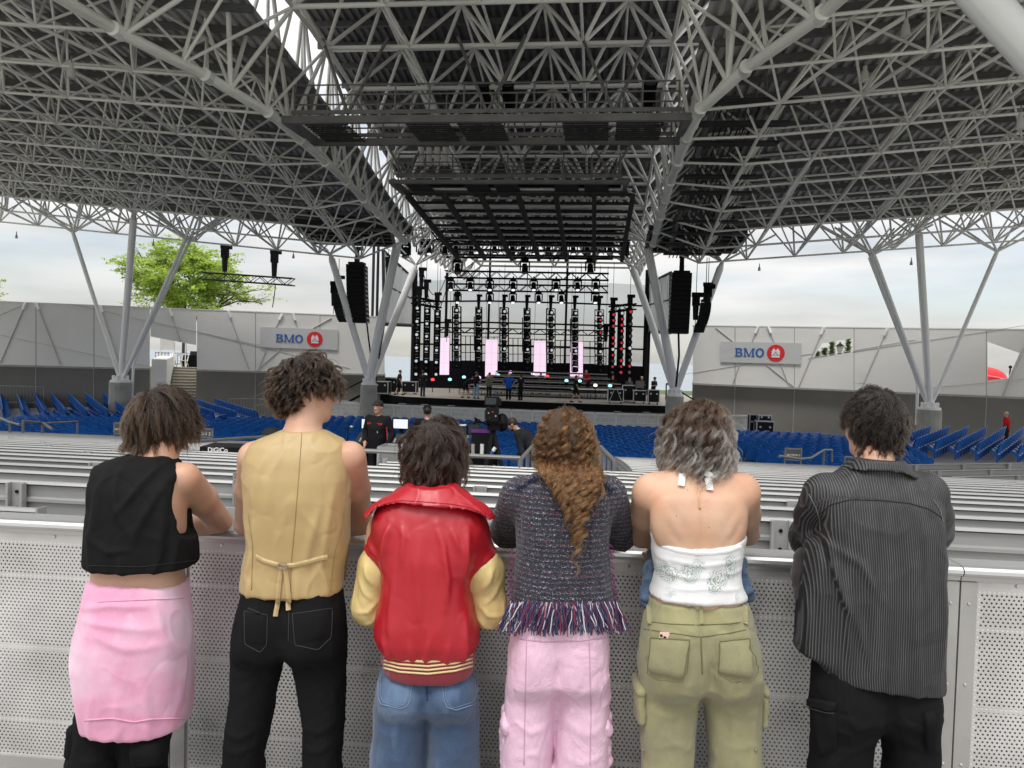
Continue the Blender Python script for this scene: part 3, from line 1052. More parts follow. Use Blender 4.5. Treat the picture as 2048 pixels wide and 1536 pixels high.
for p, a in spots[nobj:]:
 c_, s_ = math.cos(a), math.sin(a)
 q = np.stack([sv[:, 0] * c_ - sv[:, 1] * s_ + p[0], sv[:, 0] * s_ + sv[:, 1] * c_ + p[1], sv[:, 2] + p[2]], 1)
 k = len(b.v)
 b.v.extend(map(tuple, q))
 b.f.extend(tuple(i + k for i in f) for f in sf)
o = b.build('distant_blue_seats', M_BLUE, fix=False)
tag(o, 'rows of blue plastic seats farther down towards the stage', 'seats', kind='stuff')
def riser(name, pts):
 b = MB()
 pts = [np.asarray(p) for p in pts]
 b.prism([p + [0, 0, .0] for p in pts], (0, 0, -1.2))
 return tag(b.build(name, M_CONC), kind='structure')
def low(p): q = p.copy(); q[2] -= .9; return q
riser('seating_terrace', [low(P(-140, 816, 38)), low(P(420, 818, 38)), low(P(345, 786, 47.5)), low(P(-120, 784, 47.5))])
riser('seating_terrace', [low(P(1600, 868, 33)), low(P(2110, 898, 33)), low(P(2160, 853, 38)), low(P(1690, 851, 38))])
# handrails
M_RAIL = mat('rail_grey', (0.24, 0.235, 0.225), 0.45, metal=.4, var=.12)
def handrail(label, pts, r=.025, posts=()):
 pts = [np.asarray(p, float) for p in pts]
 base = pts[0].copy(); base[2] = fz(E_W @ (base - V0))
 t = thing('handrail', label, 'handrail', base)
 piece('rail', M_RAIL, t, lambda m: m.path(pts, r, 8))
 for p in posts:
  p = np.asarray(p, float)
  g = p.copy(); g[2] = fz(E_W @ (p - V0))
  piece('post', M_RAIL, t, lambda m: m.tube(g, p, r, 8))
 return t
handrail('grey pipe rail crossing in front of the sound desk', [P(722, 901, 11.2), P(1040, 916, 11.2)], .032, [P(722, 901, 11.2), P(812, 905, 11.2), P(925, 910, 11.2), P(1040, 916, 11.2)])
for dx, lb in ((0, 'left'), (62, 'right')):
 A = P(1042 + dx, 918, 11.3); B = P(1067 + dx * 1.02, 890, 13.2)
 handrail('sloping grey stair rail, the %s one of the pair by the curly hair' % lb, [P(1040 + dx, 945, 11.25), A, B, P(1068 + dx * 1.02, 935, 13.2)], .03, [lerp(A, B, .5), A, B])
A = P(1201, 893, 13.5); B = P(1229, 922, 11.4)
handrail('sloping grey stair rail at the ends of the right bench rows', [P(1200, 945, 13.5), A, B, P(1229, 950, 11.4)], .032, [A, lerp(A, B, .33), lerp(A, B, .66), B])
A = P(1622, 916, 22.5); B = P(1648, 900, 24.5)
handrail('bent grey aisle rail beside the right section sign', [P(1560, 912, 20), P(1600, 918, 21), A, B, P(1664, 900, 25), P(1664, 924, 25)], .035, [B])
handrail('grey aisle rail behind the dark haired head at the right', [P(1690, 925, 22), P(1690, 914, 22), P(1735, 917, 22)], .035, [P(1735, 917, 22)])
handrail('thin dark rail slanting behind the gold waistcoat shoulder', [P(372, 884, 13.5), P(500, 875, 15.5), P(560, 872, 17)], .03, [P(372, 884, 13.5), P(430, 880, 14.5), P(560, 872, 17)])
handrail('grey aisle rail at the far left edge of the blue seats', [P(-20, 828, 26), P(22, 845, 24), P(40, 850, 23.5)], .04, [P(20, 845, 24)])
handrail('bent grey aisle rail at the left of the blue seats', [P(46, 862, 23.2), P(46, 842, 23.2), P(85, 846, 24), P(104, 858, 23)], .04, [P(46, 842, 23.2), P(85, 846, 24)])
handrail('long low grey rail beside the left aisle', [P(90, 847, 24.4), P(155, 843, 27)], .035, [P(155, 843, 27)])
M_SIGN = mat('section_sign_grey', (0.13, 0.125, 0.115), 0.6)
M_SIGNF = mat('sign_frame', (0.27, 0.265, 0.25), 0.5)
M_WLET = mat('white_letter', (.8, .8, .8), .5)
def section_sign(label, body, px0, py0, px1, py1, Y, size):
 A, B = P(px0, py0, Y), P(px1, py1, Y)
 c = (A + B) / 2
 wd, ht = abs(B[0] - A[0]), abs(A[2] - B[2])
 g = fz(E_W @ (c - V0))
 t = thing('section_sign', label, 'sign', (c[0], c[1], g), 'grey section signs at the edge of the blue seats')
 piece('board', M_SIGN, t, lambda m: m.box(c, (wd, .03, ht)))
 piece('frame', M_SIGNF, t, lambda m: (m.box(c + [0, 0, ht / 2], (wd + .05, .045, .04)), m.box(c - [0, 0, ht / 2], (wd + .05, .045, .04)), m.box(c - [wd / 2, 0, 0], (.04, .045, ht)), m.box(c + [wd / 2, 0, 0], (.04, .045, ht))))
 for s_ in (-1, 1):
  piece('post', M_SIGNF, t, lambda m: m.box((c[0] + s_ * wd / 2, c[1] + .02, (g + c[2] - ht / 2) / 2), (.04, .03, c[2] - ht / 2 - g)))
 text_mesh(body, 'lettering', size, .002, M_WLET, t, c + [0, -.019, -ht * .08], ((1, 0, 0), (0, 0, 1)), .003)
section_sign('grey SECTION 2 sign in front of the blue seats at the right', 'SECTION 2', 1571, 897, 1602, 920, 23.4, .085)
section_sign('grey SECTION 3 sign partly hidden by the left brown haired head', 'SECTION 3', 372, 857, 425, 875, 22.5, .14)
section_sign('small grey SECTION 4 sign left of the brown haired head', 'SECTION 4', 229, 846, 254, 868, 23.5, .07)
# side walls
M_FABRIC = mat('wall_fabric', (0.68, 0.67, 0.64), 0.85, var=0.05, vscale=.25, dirt=(0.6, 0.59, 0.565), dscale=.4)
M_WALLDARK = mat('lower_wall_dark', (0.17, 0.163, 0.148), 0.85, var=0.12, vscale=.5)
M_SEAM = mat('wall_seam', (0.30, 0.295, 0.28), 0.8)
M_ROD = mat('wall_rod', (0.48, 0.475, 0.455), 0.7)
class WallPlane:
 def __init__(s, a, b):
  s.a, s.b = np.asarray(a, float), np.asarray(b, float)
  d = (s.b - s.a)[:2]; d /= np.linalg.norm(d)
  s.d = np.array([d[0], d[1], 0])
  s.n = np.array([d[1], -d[0], 0])           # towards the viewer
 def __call__(s, px, py, off=0.0):
  r = ray(px, py)
  t = (s.n @ (s.a + s.n * off - CAM_POS)) / (s.n @ r)
  return CAM_POS + r * t
WL = WallPlane(P(-120, 700, 45.0), P(772, 700, 53.0))
WR = WallPlane(P(1380, 700, 50.5), P(2120, 700, 42.5))
def ground_at(p): return fz(E_W @ (np.asarray(p) - V0))
def wall_panel(t, W_, x0, x1, yt, yb, nm='panel', m=None, off=0., th=.14):
 pts = [W_(x0, yt(x0), off), W_(x1, yt(x1), off), W_(x1, yb(x1), off), W_(x0, yb(x0), off)]
 g = (pts[1] - pts[0]) / np.linalg.norm(pts[1] - pts[0]) * .025
 pts = [pts[0] + g, pts[1] - g, pts[2] - g, pts[3] + g]
 return piece(nm, m or M_FABRIC, t, lambda b: b.prism(pts, -W_.n * th))
def holed(t, W_, outer, inner, nm='panel'):
 b = MB()
 o = [W_(*p) for p in outer]; i_ = [W_(*p) for p in inner]
 for k in range(4):
  b.prism([o[k], o[(k + 1) % 4], i_[(k + 1) % 4], i_[k]], -W_.n * .14)
 return b.build(nm, M_FABRIC, t)
def wall(label, W_, seams, yt, yb, gap=None, holes=()):
 t = thing('side_wall', label, 'wall', W_(seams[0], 750) * np.array([1, 1, 0]) + [0, 0, -2.6], 'pale walls beside the stage')
 t['kind'] = 'thing'
 for x0, x1 in zip(seams[:-1], seams[1:]):
  if gap and abs(x0 - gap[0]) < 1:
   wall_panel(t, W_, x0, x1, yt, lambda x: gap[2] + (x - gap[0]) * .185)
   continue
  hs = [h for h in holes if x0 - 3 < h[0][0] < x1 - 3]
  if hs:
   outer = [(x0 + .6, yt(x0)), (x1 - .6, yt(x1)), (x1 - .6, yb(x1)), (x0 + .6, yb(x0))]
   holed(t, W_, outer, hs[0])
  else:
   wall_panel(t, W_, x0, x1, yt, yb)
  if not hs:
   pass
  p0, p1 = W_(x0, yb(x0), -.45), W_(x1, yb(x1), -.45)
  piece('base_panel', M_WALLDARK, t, lambda m: m.hexa([np.array([p0[0], p0[1], -2.7]), np.array([p1[0], p1[1], -2.7]), np.array([p1[0], p1[1], -2.7]) - W_.n * .2, np.array([p0[0], p0[1], -2.7]) - W_.n * .2,
             p0 + [0, 0, .1], p1 + [0, 0, .1], p1 + [0, 0, .1] - W_.n * .2, p0 + [0, 0, .1] - W_.n * .2]))
  piece('base_joint', M_SEAM, t, lambda m: m.box((p1[0], p1[1], (p1[2] - 2.7) / 2), (.05, .05, p1[2] + 2.7)))
  q0, q1 = W_(x0, yb(x0) , -.02), W_(x1, yb(x1), -.02)
  piece('lower_trim', M_SEAM, t, lambda m: m.bar(q0 - [0, 0, .06], q1 - [0, 0, .06], .34, .1))
 for x in seams[1:-1]:
  if gap and x in gap[:2]: continue
  piece('seam_strip', M_SEAM, t, lambda m: m.bar(W_(x, yt(x) + 1, -.03), W_(x, yb(x), -.03), .05, .05, W_.n))
 a, b_ = W_(seams[0], yt(seams[0])), W_(seams[-1], yt(seams[-1]))
 piece('coping', M_FABRIC, t, lambda m: m.bar(a + [0, 0, .03] - W_.n * .07, b_ + [0, 0, .03] - W_.n * .07, .2, .06))
 return t
yLt = lambda x: 604 + .04 * x
yLb = lambda x: 729 + .025 * x
wl = wall('pale grey fabric wall left of the stage with a stair opening', WL, [-120, 72, 188, 300, 393, 511, 640, 770], yLt, yLb, gap=(300, 393, 673))
yRt = lambda x: 652 + .012 * (x - 1385)
yRb = lambda x: 766 + .043 * (x - 1385)
wr = wall('pale grey fabric wall right of the stage with two odd shaped windows', WR, [1385, 1470, 1589, 1708, 1858, 1973, 2125], yRt, yRb,
  holes=[[(1644, 686.5), (1705.5, 676.5), (1705.5, 704), (1627, 716)], [(1975, 683), (2040, 706), (2017, 756), (1975, 762)]])
z5 = lambda x, y: (x / 2.926, 400 + y / 2.926)
z6 = lambda x, y: (1340 + x / 2.893, 430 + y / 2.893)
def rods(t, W_, conv, lst, r=.035, off=.04):
 for x0, y0, x1, y1, cl in lst:
  A, B = W_(*conv(x0, y0), off), W_(*conv(x1, y1), off)
  tube_obj('rod', A, B, r, M_ROD, t, 6)
  if cl:
   dd = (B - A) / np.linalg.norm(B - A)
   piece('cleat', M_WHITE2, t, lambda m: m.tube(A - dd * .05 + W_.n * .03, A + dd * .38 + W_.n * .03, .085, 8))
rods(wl, WL, z5, [(150, 606, 0, 955, 1), (213, 606, 352, 962, 1), (995, 645, 1058, 828, 1), (1338, 655, 1457, 988, 1), (1650, 672, 1615, 745, 1), (1560, 870, 1512, 990, 0), (1715, 672, 1740, 745, 1), (1785, 878, 1830, 1000, 0), (588, 622, 700, 960, 1), (1645, 870, 1500, 1000, 0), (1940, 690, 1830, 750, 0)])
rods(wl, WL, z5, [(0, 790, 870, 975, 0), (420, 610, 1525, 850, 0), (1150, 770, 2048, 985, 0), (150, 608, -200, 760, 0)], .015, .03)
rods(wr, WR, z6, [(508, 652, 475, 730, 1), (405, 860, 360, 985, 0), (570, 652, 602, 735, 1), (640, 860, 690, 990, 0), (888, 657, 742, 1000, 1), (1255, 662, 1105, 1010, 1), (2060, 750, 1925, 1050, 0), (550, 860, 725, 1000, 0), (265, 652, 370, 735, 0)])
rods(wr, WR, z6, [(60, 925, 830, 800, 0), (1060, 790, 2048, 640, 0), (800, 830, 1420, 720, 0), (1500, 1000, 2048, 950, 0)], .015, .03)
M_BMOW = mat('sign_board_white', (0.50, 0.505, 0.50), 0.5, var=.03)
M_BMOB = mat('sign_blue', (0.02, 0.11, 0.36), 0.5, var=.02)
M_BMOR = mat('sign_red', (0.62, 0.02, 0.025), 0.5, var=.03)
M_BMOWH = mat('sign_white', (0.72, 0.70, 0.70), 0.5, var=.02)
def bmo_sign(label, W_, conv, x0, y0, x1, y1, x2, y2, x3, y3, tx, ty, cx_, cy_, rad):
 q = [W_(*conv(*p), .12) for p in ((x0, y0), (x1, y1), (x2, y2), (x3, y3))]
 c = sum(q) / 4
 t = thing('bank_sign', label, 'sign', c, 'white sign boards on the side walls')
 piece('board', M_BMOW, t, lambda m: m.prism(q, -W_.n * .08))
 for k in (.15, .85):
  piece('bracket', M_SEAM, t, lambda m: m.tube(lerp(q[0], q[1], k) - W_.n * .09 - [0, 0, .4], lerp(q[0], q[1], k) - W_.n * .2 - [0, 0, .4], .05, 8))
 R_ = W_.d
 Sz = np.linalg.norm(W_(*conv(cx_, cy_ - rad), .12) - W_(*conv(cx_, cy_ + rad), .12)) / 2
 T0 = W_(*conv(tx, ty), .13)
 def lp(u, v): return T0 + Sz * (u * R_ + v * np.array([0, 0, 1.0]))
 def bars(q): return lambda m: [m.prism([lp(a, b) for a, b in pl], W_.n * .03) for pl in q]
 h = .5
 def rect(a, b, c, d): return [(a, b), (c, b), (c, d), (a, d)]
 def ring(cx, cy, ro, ri, so, si, a0, a1, n=16):
  out = []
  for k in range(n):
   p, q = a0 + (a1 - a0) * k / n, a0 + (a1 - a0) * (k + 1) / n
   out.append([(cx + ro * math.cos(p), cy + so * math.sin(p)), (cx + ro * math.cos(q), cy + so * math.sin(q)), (cx + ri * math.cos(q), cy + si * math.sin(q)), (cx + ri * math.cos(p), cy + si * math.sin(p))])
  return out
 B_ = [rect(-1.72, -h, -1.40, -h + .1), rect(-1.72, h - .1, -1.40, h), rect(-1.63, -h + .1, -1.43, h - .1), rect(-1.40, h - .13, -1.18, h), rect(-1.40, -.05, -1.15, .07), rect(-1.40, -h, -1.14, -h + .13)]
 B_ += ring(-1.18, .285, .30, .10, .215, .09, -PI / 2, PI / 2) + ring(-1.15, -.235, .33, .12, .265, .13, -PI / 2, PI / 2)
 M_ = [rect(-.72, -h, -.40, -h + .1), rect(.18, -h, .56, -h + .1), rect(-.63, -h + .1, -.50, h), rect(.27, -h + .1, .47, h), rect(-.74, h - .1, -.62, h), rect(.46, h - .1, .58, h), [(-.63, h), (-.42, h), (-.02, -h), (-.16, -h)], [(.33, h), (.29, h - .02), (-.16, -h), (-.02, -h)]]
 O_ = ring(1.14, 0, .5, .27, .53, .40, 0, 2 * PI, 28)
 for q in (B_, M_, O_): piece('letter', M_BMOB, t, bars(q))
 C0 = W_(*conv(cx_, cy_), .15)
 up = np.array([0, 0, 1.0])
 ring = [C0 + Sz * (math.cos(2 * PI * k / 40) * R_ + math.sin(2 * PI * k / 40) * up) for k in range(40)]
 piece('roundel', M_BMOR, t, lambda m: m.prism(ring, -W_.n * .05))
 def g(u, v): return C0 + Sz * (u * R_ + v * up) + W_.n * .006
 piece('emblem', M_BMOWH, t, lambda m: (m.prism([g(-.46, -.52), g(.46, -.52), g(.46, -.30), g(-.46, -.30)], W_.n * .02),
          m.prism([g(-.46, -.24), g(-.30, -.24), g(-.02, .12), g(-.02, .30), g(-.22, .58), g(-.46, .22)], W_.n * .02),
          m.prism([g(.46, -.24), g(.30, -.24), g(.02, .12), g(.02, .30), g(.22, .58), g(.46, .22)], W_.n * .02),
          m.prism([g(-.2, -.24), g(.2, -.24), g(.1, -.10), g(0, -.02), g(-.1, -.10)], W_.n * .02)))
 return t
bmo_sign('white sign board with blue BMO letters and red roundel on the left wall', WL, z5, 1525, 743, 1978, 760, 1976, 878, 1522, 862, 1696, 810, 1842, 815, 45)
bmo_sign('white sign board with blue BMO letters and red roundel on the right wall', WR, z6, 294, 732, 760, 741, 757, 864, 291, 851, 462, 795, 612, 799, 49)
# stair in the left wall
def stair():
 a0, a1 = WL(301, 800, -.1), WL(392, 800, -.1)
 zb_, zt = -2.05, .55
 back = -WL.n
 t = thing('stair', 'concrete stair rising through the opening in the left wall', 'stair', (a0 + a1) / 2 * np.array([1, 1, 0]) + [0, 0, zb_])
 M_ST = mat('stair_tread', (.40, .37, .30), .85, var=.1)
 n = 14
 s0 = a0 + (a1 - a0) * .36
 for k in range(n):
  zz = zb_ + (zt - zb_) * (k + 1) / n
  p = s0 + back * (.3 * k); q = a1 + back * (.3 * k)
  piece('step', M_ST, t, lambda m: m.hexa([np.array([*p[:2], zb_]), np.array([*q[:2], zb_]), np.array([*(q + back * .3)[:2], zb_]), np.array([*(p + back * .3)[:2], zb_]),
           np.array([*p[:2], zz]), np.array([*q[:2], zz]), np.array([*(q + back * .3)[:2], zz]), np.array([*(p + back * .3)[:2], zz])]))
  piece('nosing', mat('stair_nosing', (.12, .11, .10), .8), t, lambda m: m.bar(np.array([*p[:2], zz - .05]) - back * .01, np.array([*q[:2], zz - .05]) - back * .01, .02, .07))
 for off in (0, .12):
  r0 = s0 - (a1 - a0) / np.linalg.norm(a1 - a0) * (.12 + off) + [0, 0, 0]
  r0 = np.array([*r0[:2], zb_ + .95]); r1 = r0 + back * 4.2 + [0, 0, zt - zb_]
  tube_obj('handrail', r0, r1, .035, M_WHITE2, t)
  for k in (0, .33, .66, 1):
   tube_obj('rail_post', lerp(r0, r1, k), lerp(r0, r1, k) - np.array([0, 0, .95]), .03, M_WHITE2, t)
 c0 = a0 + back * .3; c1 = a0 + (a1 - a0) * .33 + back * .3
 piece('cheek_wall', M_FABRIC, t, lambda m: m.hexa([np.array([*c0[:2], zb_]), np.array([*c1[:2], zb_]), np.array([*(c1 + back * 4)[:2], zb_]), np.array([*(c0 + back * 4)[:2], zb_]),
            np.array([*c0[:2], 1.1]), np.array([*c1[:2], 1.1]), np.array([*(c1 + back * 4)[:2], 1.3]), np.array([*(c0 + back * 4)[:2], 1.3])]))
 e0 = a0 + back * 4.25; e1 = a1 + back * 4.25
 dd = (a1 - a0) / np.linalg.norm(a1 - a0)
 piece('landing', M_ST, t, lambda m: m.hexa([np.array([*(e0 - dd * 3)[:2], -2]), np.array([*(e1 + dd * 4)[:2], -2]), np.array([*(e1 + dd * 4 + back * 8)[:2], -2]), np.array([*(e0 - dd * 3 + back * 8)[:2], -2]),
           np.array([*(e0 - dd * 3)[:2], zt]), np.array([*(e1 + dd * 4)[:2], zt]), np.array([*(e1 + dd * 4 + back * 8)[:2], zt]), np.array([*(e0 - dd * 3 + back * 8)[:2], zt])]))
 f = thing('railing', 'black picket railing on the landing behind the stair opening', 'railing', np.array([*(e0 + back * 6)[:2], zt]))
 for k in range(26):
  p = e0 - dd * 1 + dd * k * .22 + back * 6
  piece('picket', M_BLACKSTEEL, f, lambda m: m.tube(np.array([*p[:2], zt]), np.array([*p[:2], zt + 1.0]), .02, 5))
 for h_ in (.12, .92):
  piece('rail', M_BLACKSTEEL, f, lambda m: m.tube(np.array([*(e0 - dd + back * 6)[:2], zt + h_]), np.array([*(e0 + dd * 4.5 + back * 6)[:2], zt + h_]), .025, 6))
 for k, (s_, lb) in enumerate(((.42, 'left'), (.56, 'right'))):
  c = a0 + (a1 - a0) * s_ + back * 4.9
  ch = thing('folding_chair', 'white folding chair on the landing above the stair, %s one' % lb, 'chair', np.array([*c[:2], zt]), 'white folding chairs above the stair')
  mw = mat('chair_white', (.7, .7, .69), .5)
  def leg(dx, y0, y1, h0, h1): piece('leg', mw, ch, lambda m: m.bar(np.array([c[0] + dx, c[1] + y0, zt + h0]), np.array([c[0] + dx, c[1] + y1, zt + h1]), .05, .05))
  for dx in (-.22, .22): leg(dx, -.2, .25, 0, .95); leg(dx, .25, -.2, 0, .5)
  piece('seat', mw, ch, lambda m: m.box((c[0], c[1], zt + .46), (.44, .42, .04)))
  piece('backrest', mw, ch, lambda m: m.box((c[0], c[1] + .22, zt + .85), (.44, .04, .2)))
 c = a0 + (a1 - a0) * .84 + back * 5.2
 k = thing('covered_table', 'table under a black cloth on the landing above the stair', 'table', np.array([*c[:2], zt]))
 piece('cloth', M_BLACK, k, lambda m: m.box((c[0], c[1], zt + .42), (1.6, .7, .84)))
 piece('stacked_case', M_DARKGRID, k, lambda m: m.box((c[0] + .1, c[1], zt + .98), (.9, .4, .28)))
 s = thing('tarp_frame', 'white tarpaulin on a frame at the left side of the stair opening', 'tarp', np.array([*(a0 + back * 4.5)[:2], zt]))
 p0 = np.array([*(a0 + back * 4.4 + dd * .0)[:2], zt + 1.15])
 piece('tarp', mat('tarp_white', (.62, .61, .58), .7, var=.15, vscale=5, stretch=(6, 6, .6)), s, lambda m: m.prism([p0, p0 + dd * .85, p0 + dd * 1.0 + [0, 0, 1.4], p0 + [0, 0, 1.6]], back * .06))
 for x in (0.02, .9, 1.6):
  tube_obj('frame_post', p0 + dd * x - np.array([0, 0, 1.15]) + back * .12, p0 + dd * x + np.array([0, 0, 1.5]) + back * .12, .04, M_WHITE2, s)
stair()
# crowd barriers by the walls
def crowd_barrier(label, p0, p1, h=1.1):
 p0, p1 = np.asarray(p0), np.asarray(p1)
 t = thing('crowd_barrier', label, 'barrier', p0, 'grey crowd barriers by the walls')
 up = np.array([0, 0, 1.0])
 piece('frame', M_RAIL, t, lambda m: m.path([p0 + up * .15, p0 + up * h, p1 + up * h, p1 + up * .15, p0 + up * .15], .028, 6))
 n = int(np.linalg.norm(p1 - p0) / .17)
 for k in range(1, n):
  q = lerp(p0, p1, k / n)
  piece('bar', M_RAIL, t, lambda m: m.tube(q + up * .15, q + up * h, .014, 4, cap=False))
 for s_ in (.1, .9):
  q = lerp(p0, p1, s_)
  piece('foot', M_RAIL, t, lambda m: m.bar(q - np.array([0, .3, 0]) + up * .03, q + np.array([0, .3, 0]) + up * .03, .05, .05))
def on_floor(px, py, Y, z): p = P(px, py, Y); p[2] = z; return p
crowd_barrier('grey crowd barrier by the dark wall at the far left', on_floor(0, 780, 44.8, -1.75), on_floor(87, 780, 45.3, -1.75))
crowd_barrier('grey crowd barrier by the dark wall between stair and stage', on_floor(457, 800, 47.5, -2.3), on_floor(536, 800, 48.5, -2.3))
crowd_barrier('grey crowd barrier standing left of the right wall plinth', on_floor(1796, 830, 43, -2.2), on_floor(1822, 830, 42.7, -2.2))
# V columns
def vcolumn(label, base, tops, plinth_w=1.15, plinth_h=1.6, drain=None):
 base = np.asarray(base)
 g = -2.6
 t = thing('v_column', label, 'column', (base[0], base[1], g), 'branching white columns that carry the roof')
 t['kind'] = 'thing'
 ht = base[2] - .35
 piece('plinth', M_CONC2, t, lambda m: m.tube((base[0], base[1], g), (base[0], base[1], ht), plinth_w / 2 * 1.05, 16, plinth_w / 2))
 piece('base_plate', M_WHITE2, t, lambda m: (m.tube((base[0], base[1], ht), (base[0], base[1], ht + .12), plinth_w * .46, 12), m.tube((base[0], base[1], ht + .12), (base[0], base[1], ht + .5), plinth_w * .34, 10, .14)))
 for k in range(8):
  a = 2 * PI * k / 8
  piece('gusset', M_WHITE2, t, lambda m: m.box((base[0] + plinth_w * .33 * math.cos(a), base[1] + plinth_w * .33 * math.sin(a), ht + .25), (.1, .1, .26)))
 for tp, r, b0 in tops:
  b0 = base if b0 is None else np.asarray(b0)
  tp = np.asarray(tp)
  tube_obj('strut', b0, tp, r, M_WHITE2, t, 16)
  d = (tp - b0) / np.linalg.norm(tp - b0)
  piece('end_cone', M_WHITE2, t, lambda m: m.tube(tp, tp + d * .35, r, 12, .09))
  hub = tp + d * .35
  for a, b_ in ((-1.4, -1.3), (1.4, -1.3), (-1.4, 1.3), (1.4, 1.3), (-2.8, 0), (2.8, 0)):
   tube_obj('branch', hub, hub + E_U * a + E_W * b_ + np.array([0, 0, 1.55]), .055, M_WHITE2, t, 6)
  piece('end_cone', M_WHITE2, t, lambda m: m.tube(b0 - d * .5, b0, r * .6, 12, r))
 if drain is not None:
  piece('drain_pipe', M_WHITE2, t, lambda m: m.path([np.asarray(q) for q in drain], .075, 8))
 return t
bL = P(241, 752, 42.5)
vcolumn('branching white column left of the stair with three struts and a thick post', bL, [
 (P(267, 440, 41.5), .185, P(243, 748, 42.5)), (P(150, 478, 42), .11, P(236, 745, 42.4)), (P(366, 490, 43), .10, P(251, 745, 42.4)), (P(374, 493, 43.3), .08, P(254, 743, 42.6))],
 drain=[P(264, 795, 43.2), P(267, 730, 43.2), P(275, 705, 43.2), P(380, 480, 44)])
bR = P(1860, 806, 40.0)
vcolumn('branching white column by the right wall with three struts and a thick post', bR, [
 (P(1838, 472, 39), .185, P(1859, 800, 40)), (P(1752, 522, 39.5), .11, P(1852, 795, 40)), (P(1744, 520, 39.8), .08, P(1846, 790, 40.3)), (P(1988, 517, 38.5), .105, P(1868, 796, 39.9))],
 drain=[P(1833, 850, 40.6), P(1835, 770, 40.6), P(1828, 745, 40.6), P(1738, 515, 41)])
bSL = P(738, 758, 46.0)
vcolumn('branching white column at the left front corner of the stage', bSL, [
 (P(664, 520, 45.5), .2, P(735, 752, 46)), (P(795, 488, 45), .25, P(739, 752, 46)), (P(828, 540, 48), .22, P(744, 754, 46.1))], plinth_w=1.0)
bSR = P(1350, 780, 43.2)
vcolumn('branching white column at the right front corner of the stage', bSR, [
 (P(1269, 545, 45.5), .2, P(1346, 775, 43.3)), (P(1296, 498, 43), .24, P(1350, 774, 43.2)), (P(1440, 537, 42), .19, P(1354, 775, 43.2))], plinth_w=1.0)
# trees beyond the walls
def leaf_mat(name, col):
 m, nt, n, l, b = nodes_of(name)
 oi = n.new('ShaderNodeTexCoord')
 nz = n.new('ShaderNodeTexNoise'); nz.inputs['Scale'].default_value = .9; nz.inputs['Detail'].default_value = 4
 l.new(oi.outputs['Object'], nz.inputs['Vector'])
 r = n.new('ShaderNodeValToRGB')
 r.color_ramp.elements[0].position = .3; r.color_ramp.elements[1].position = .7
 r.color_ramp.elements[0].color = (*[c * .62 for c in col], 1)
 r.color_ramp.elements[1].color = (*[min(1, c * 1.25) for c in col], 1)
 l.new(nz.outputs['Fac'], r.inputs[0])
 tr = n.new('ShaderNodeBsdfTranslucent')
 mx = n.new('ShaderNodeMixShader'); mx.inputs[0].default_value = .45
 l.new(r.outputs[0], b.inputs['Base Color']); l.new(r.outputs[0], tr.inputs[0])
 b.inputs['Roughness'].default_value = .6
 l.new(b.outputs[0], mx.inputs[1]); l.new(tr.outputs[0], mx.inputs[2])
 l.new(mx.outputs[0], n['Material Output'].inputs[0])
 return m
M_LEAF = leaf_mat('spring_leaves', (.42, .55, .10))
M_LEAF2 = leaf_mat('conifer_leaves', (.12, .17, .06))
M_BARK = mat('bark', (.06, .05, .04), .9, var=.3)
def broad_tree(label, base, H, Wd, seed, n_sprays=520):
 r = random.Random(seed)
 base = np.asarray(base, float)
 t = thing('tree', label, 'tree', base)
 tk = MB()
 tips = []
 def grow(p, d, L, rad, lev):
  q = p + d * L
  tk.tube(p, q, rad, 5, rad * .65)
  if lev >= 4:
   tips.append(q); return
  for _ in range(3 if lev < 3 else 2):
   e = d + np.array([r.gauss(0, .62), r.gauss(0, .62), r.gauss(-.02, .30)])
   e[2] = abs(e[2]) * .6 + .02 if lev > 1 else e[2]
   e /= np.linalg.norm(e)
   grow(q, e, L * r.uniform(.62, .86), rad * .6, lev + 1)
 grow(base, np.array([0, 0, 1.0]), H * .34, .28, 0)
 tk.build('trunk', M_BARK, t)
 cr = MB()
 c0 = base + [0, 0, H * .66]
 for k in range(n_sprays):
  if k < len(tips) * 1 and r.random() < .6:
   c = tips[k % len(tips)].copy()
   c = c + np.array([r.gauss(0, .4), r.gauss(0, .4), r.gauss(0, .25)])
  else:
   while True:
    q = np.array([r.uniform(-1, 1), r.uniform(-1, 1), r.uniform(-1, 1)])
    if .25 < q @ q < 1: break
   lump = .78 + .34 * math.sin(q[0] * 5 + seed) * math.cos(q[2] * 6 + q[1] * 4)
   c = c0 + q * np.array([Wd / 2, Wd / 2, H * .32]) * lump
  az = math.atan2(c[1] - c0[1], c[0] - c0[0]) + r.uniform(-.6, .6)
  L = r.uniform(.7, 1.7)
  dirv = np.array([math.cos(az), math.sin(az), r.uniform(-.2, .18)])
  for j in range(r.randint(16, 26)):
   s_ = r.random()
   p = c + dirv * L * (s_ - .3) + np.array([r.gauss(0, .2), r.gauss(0, .2), r.gauss(0, .09)])
   sz = r.uniform(.11, .23)
   a = np.array([r.gauss(0, 1), r.gauss(0, 1), r.gauss(0, .45)]); a /= np.linalg.norm(a)
   bb = np.cross(a, [r.gauss(0, .5), r.gauss(0, .5), 1]); bb /= max(np.linalg.norm(bb), 1e-6)
   cr.add([p - a * sz, p + bb * sz * .5, p + a * sz, p - bb * sz * .5], [(0, 1, 2, 3)])
 cr.build('crown', M_LEAF, t, fix=False)
 return t
broad_tree('broad bright green tree beyond the left wall', P(368, 700, 78) * np.array([1, 1, 0]) + [0, 0, -.5], 14.2, 13.2, 11, 1350)
broad_tree('bright green tree at the far left edge beyond the wall', P(-80, 700, 80) * np.array([1, 1, 0]) + [0, 0, -.5], 11.0, 9.0, 5, 330)
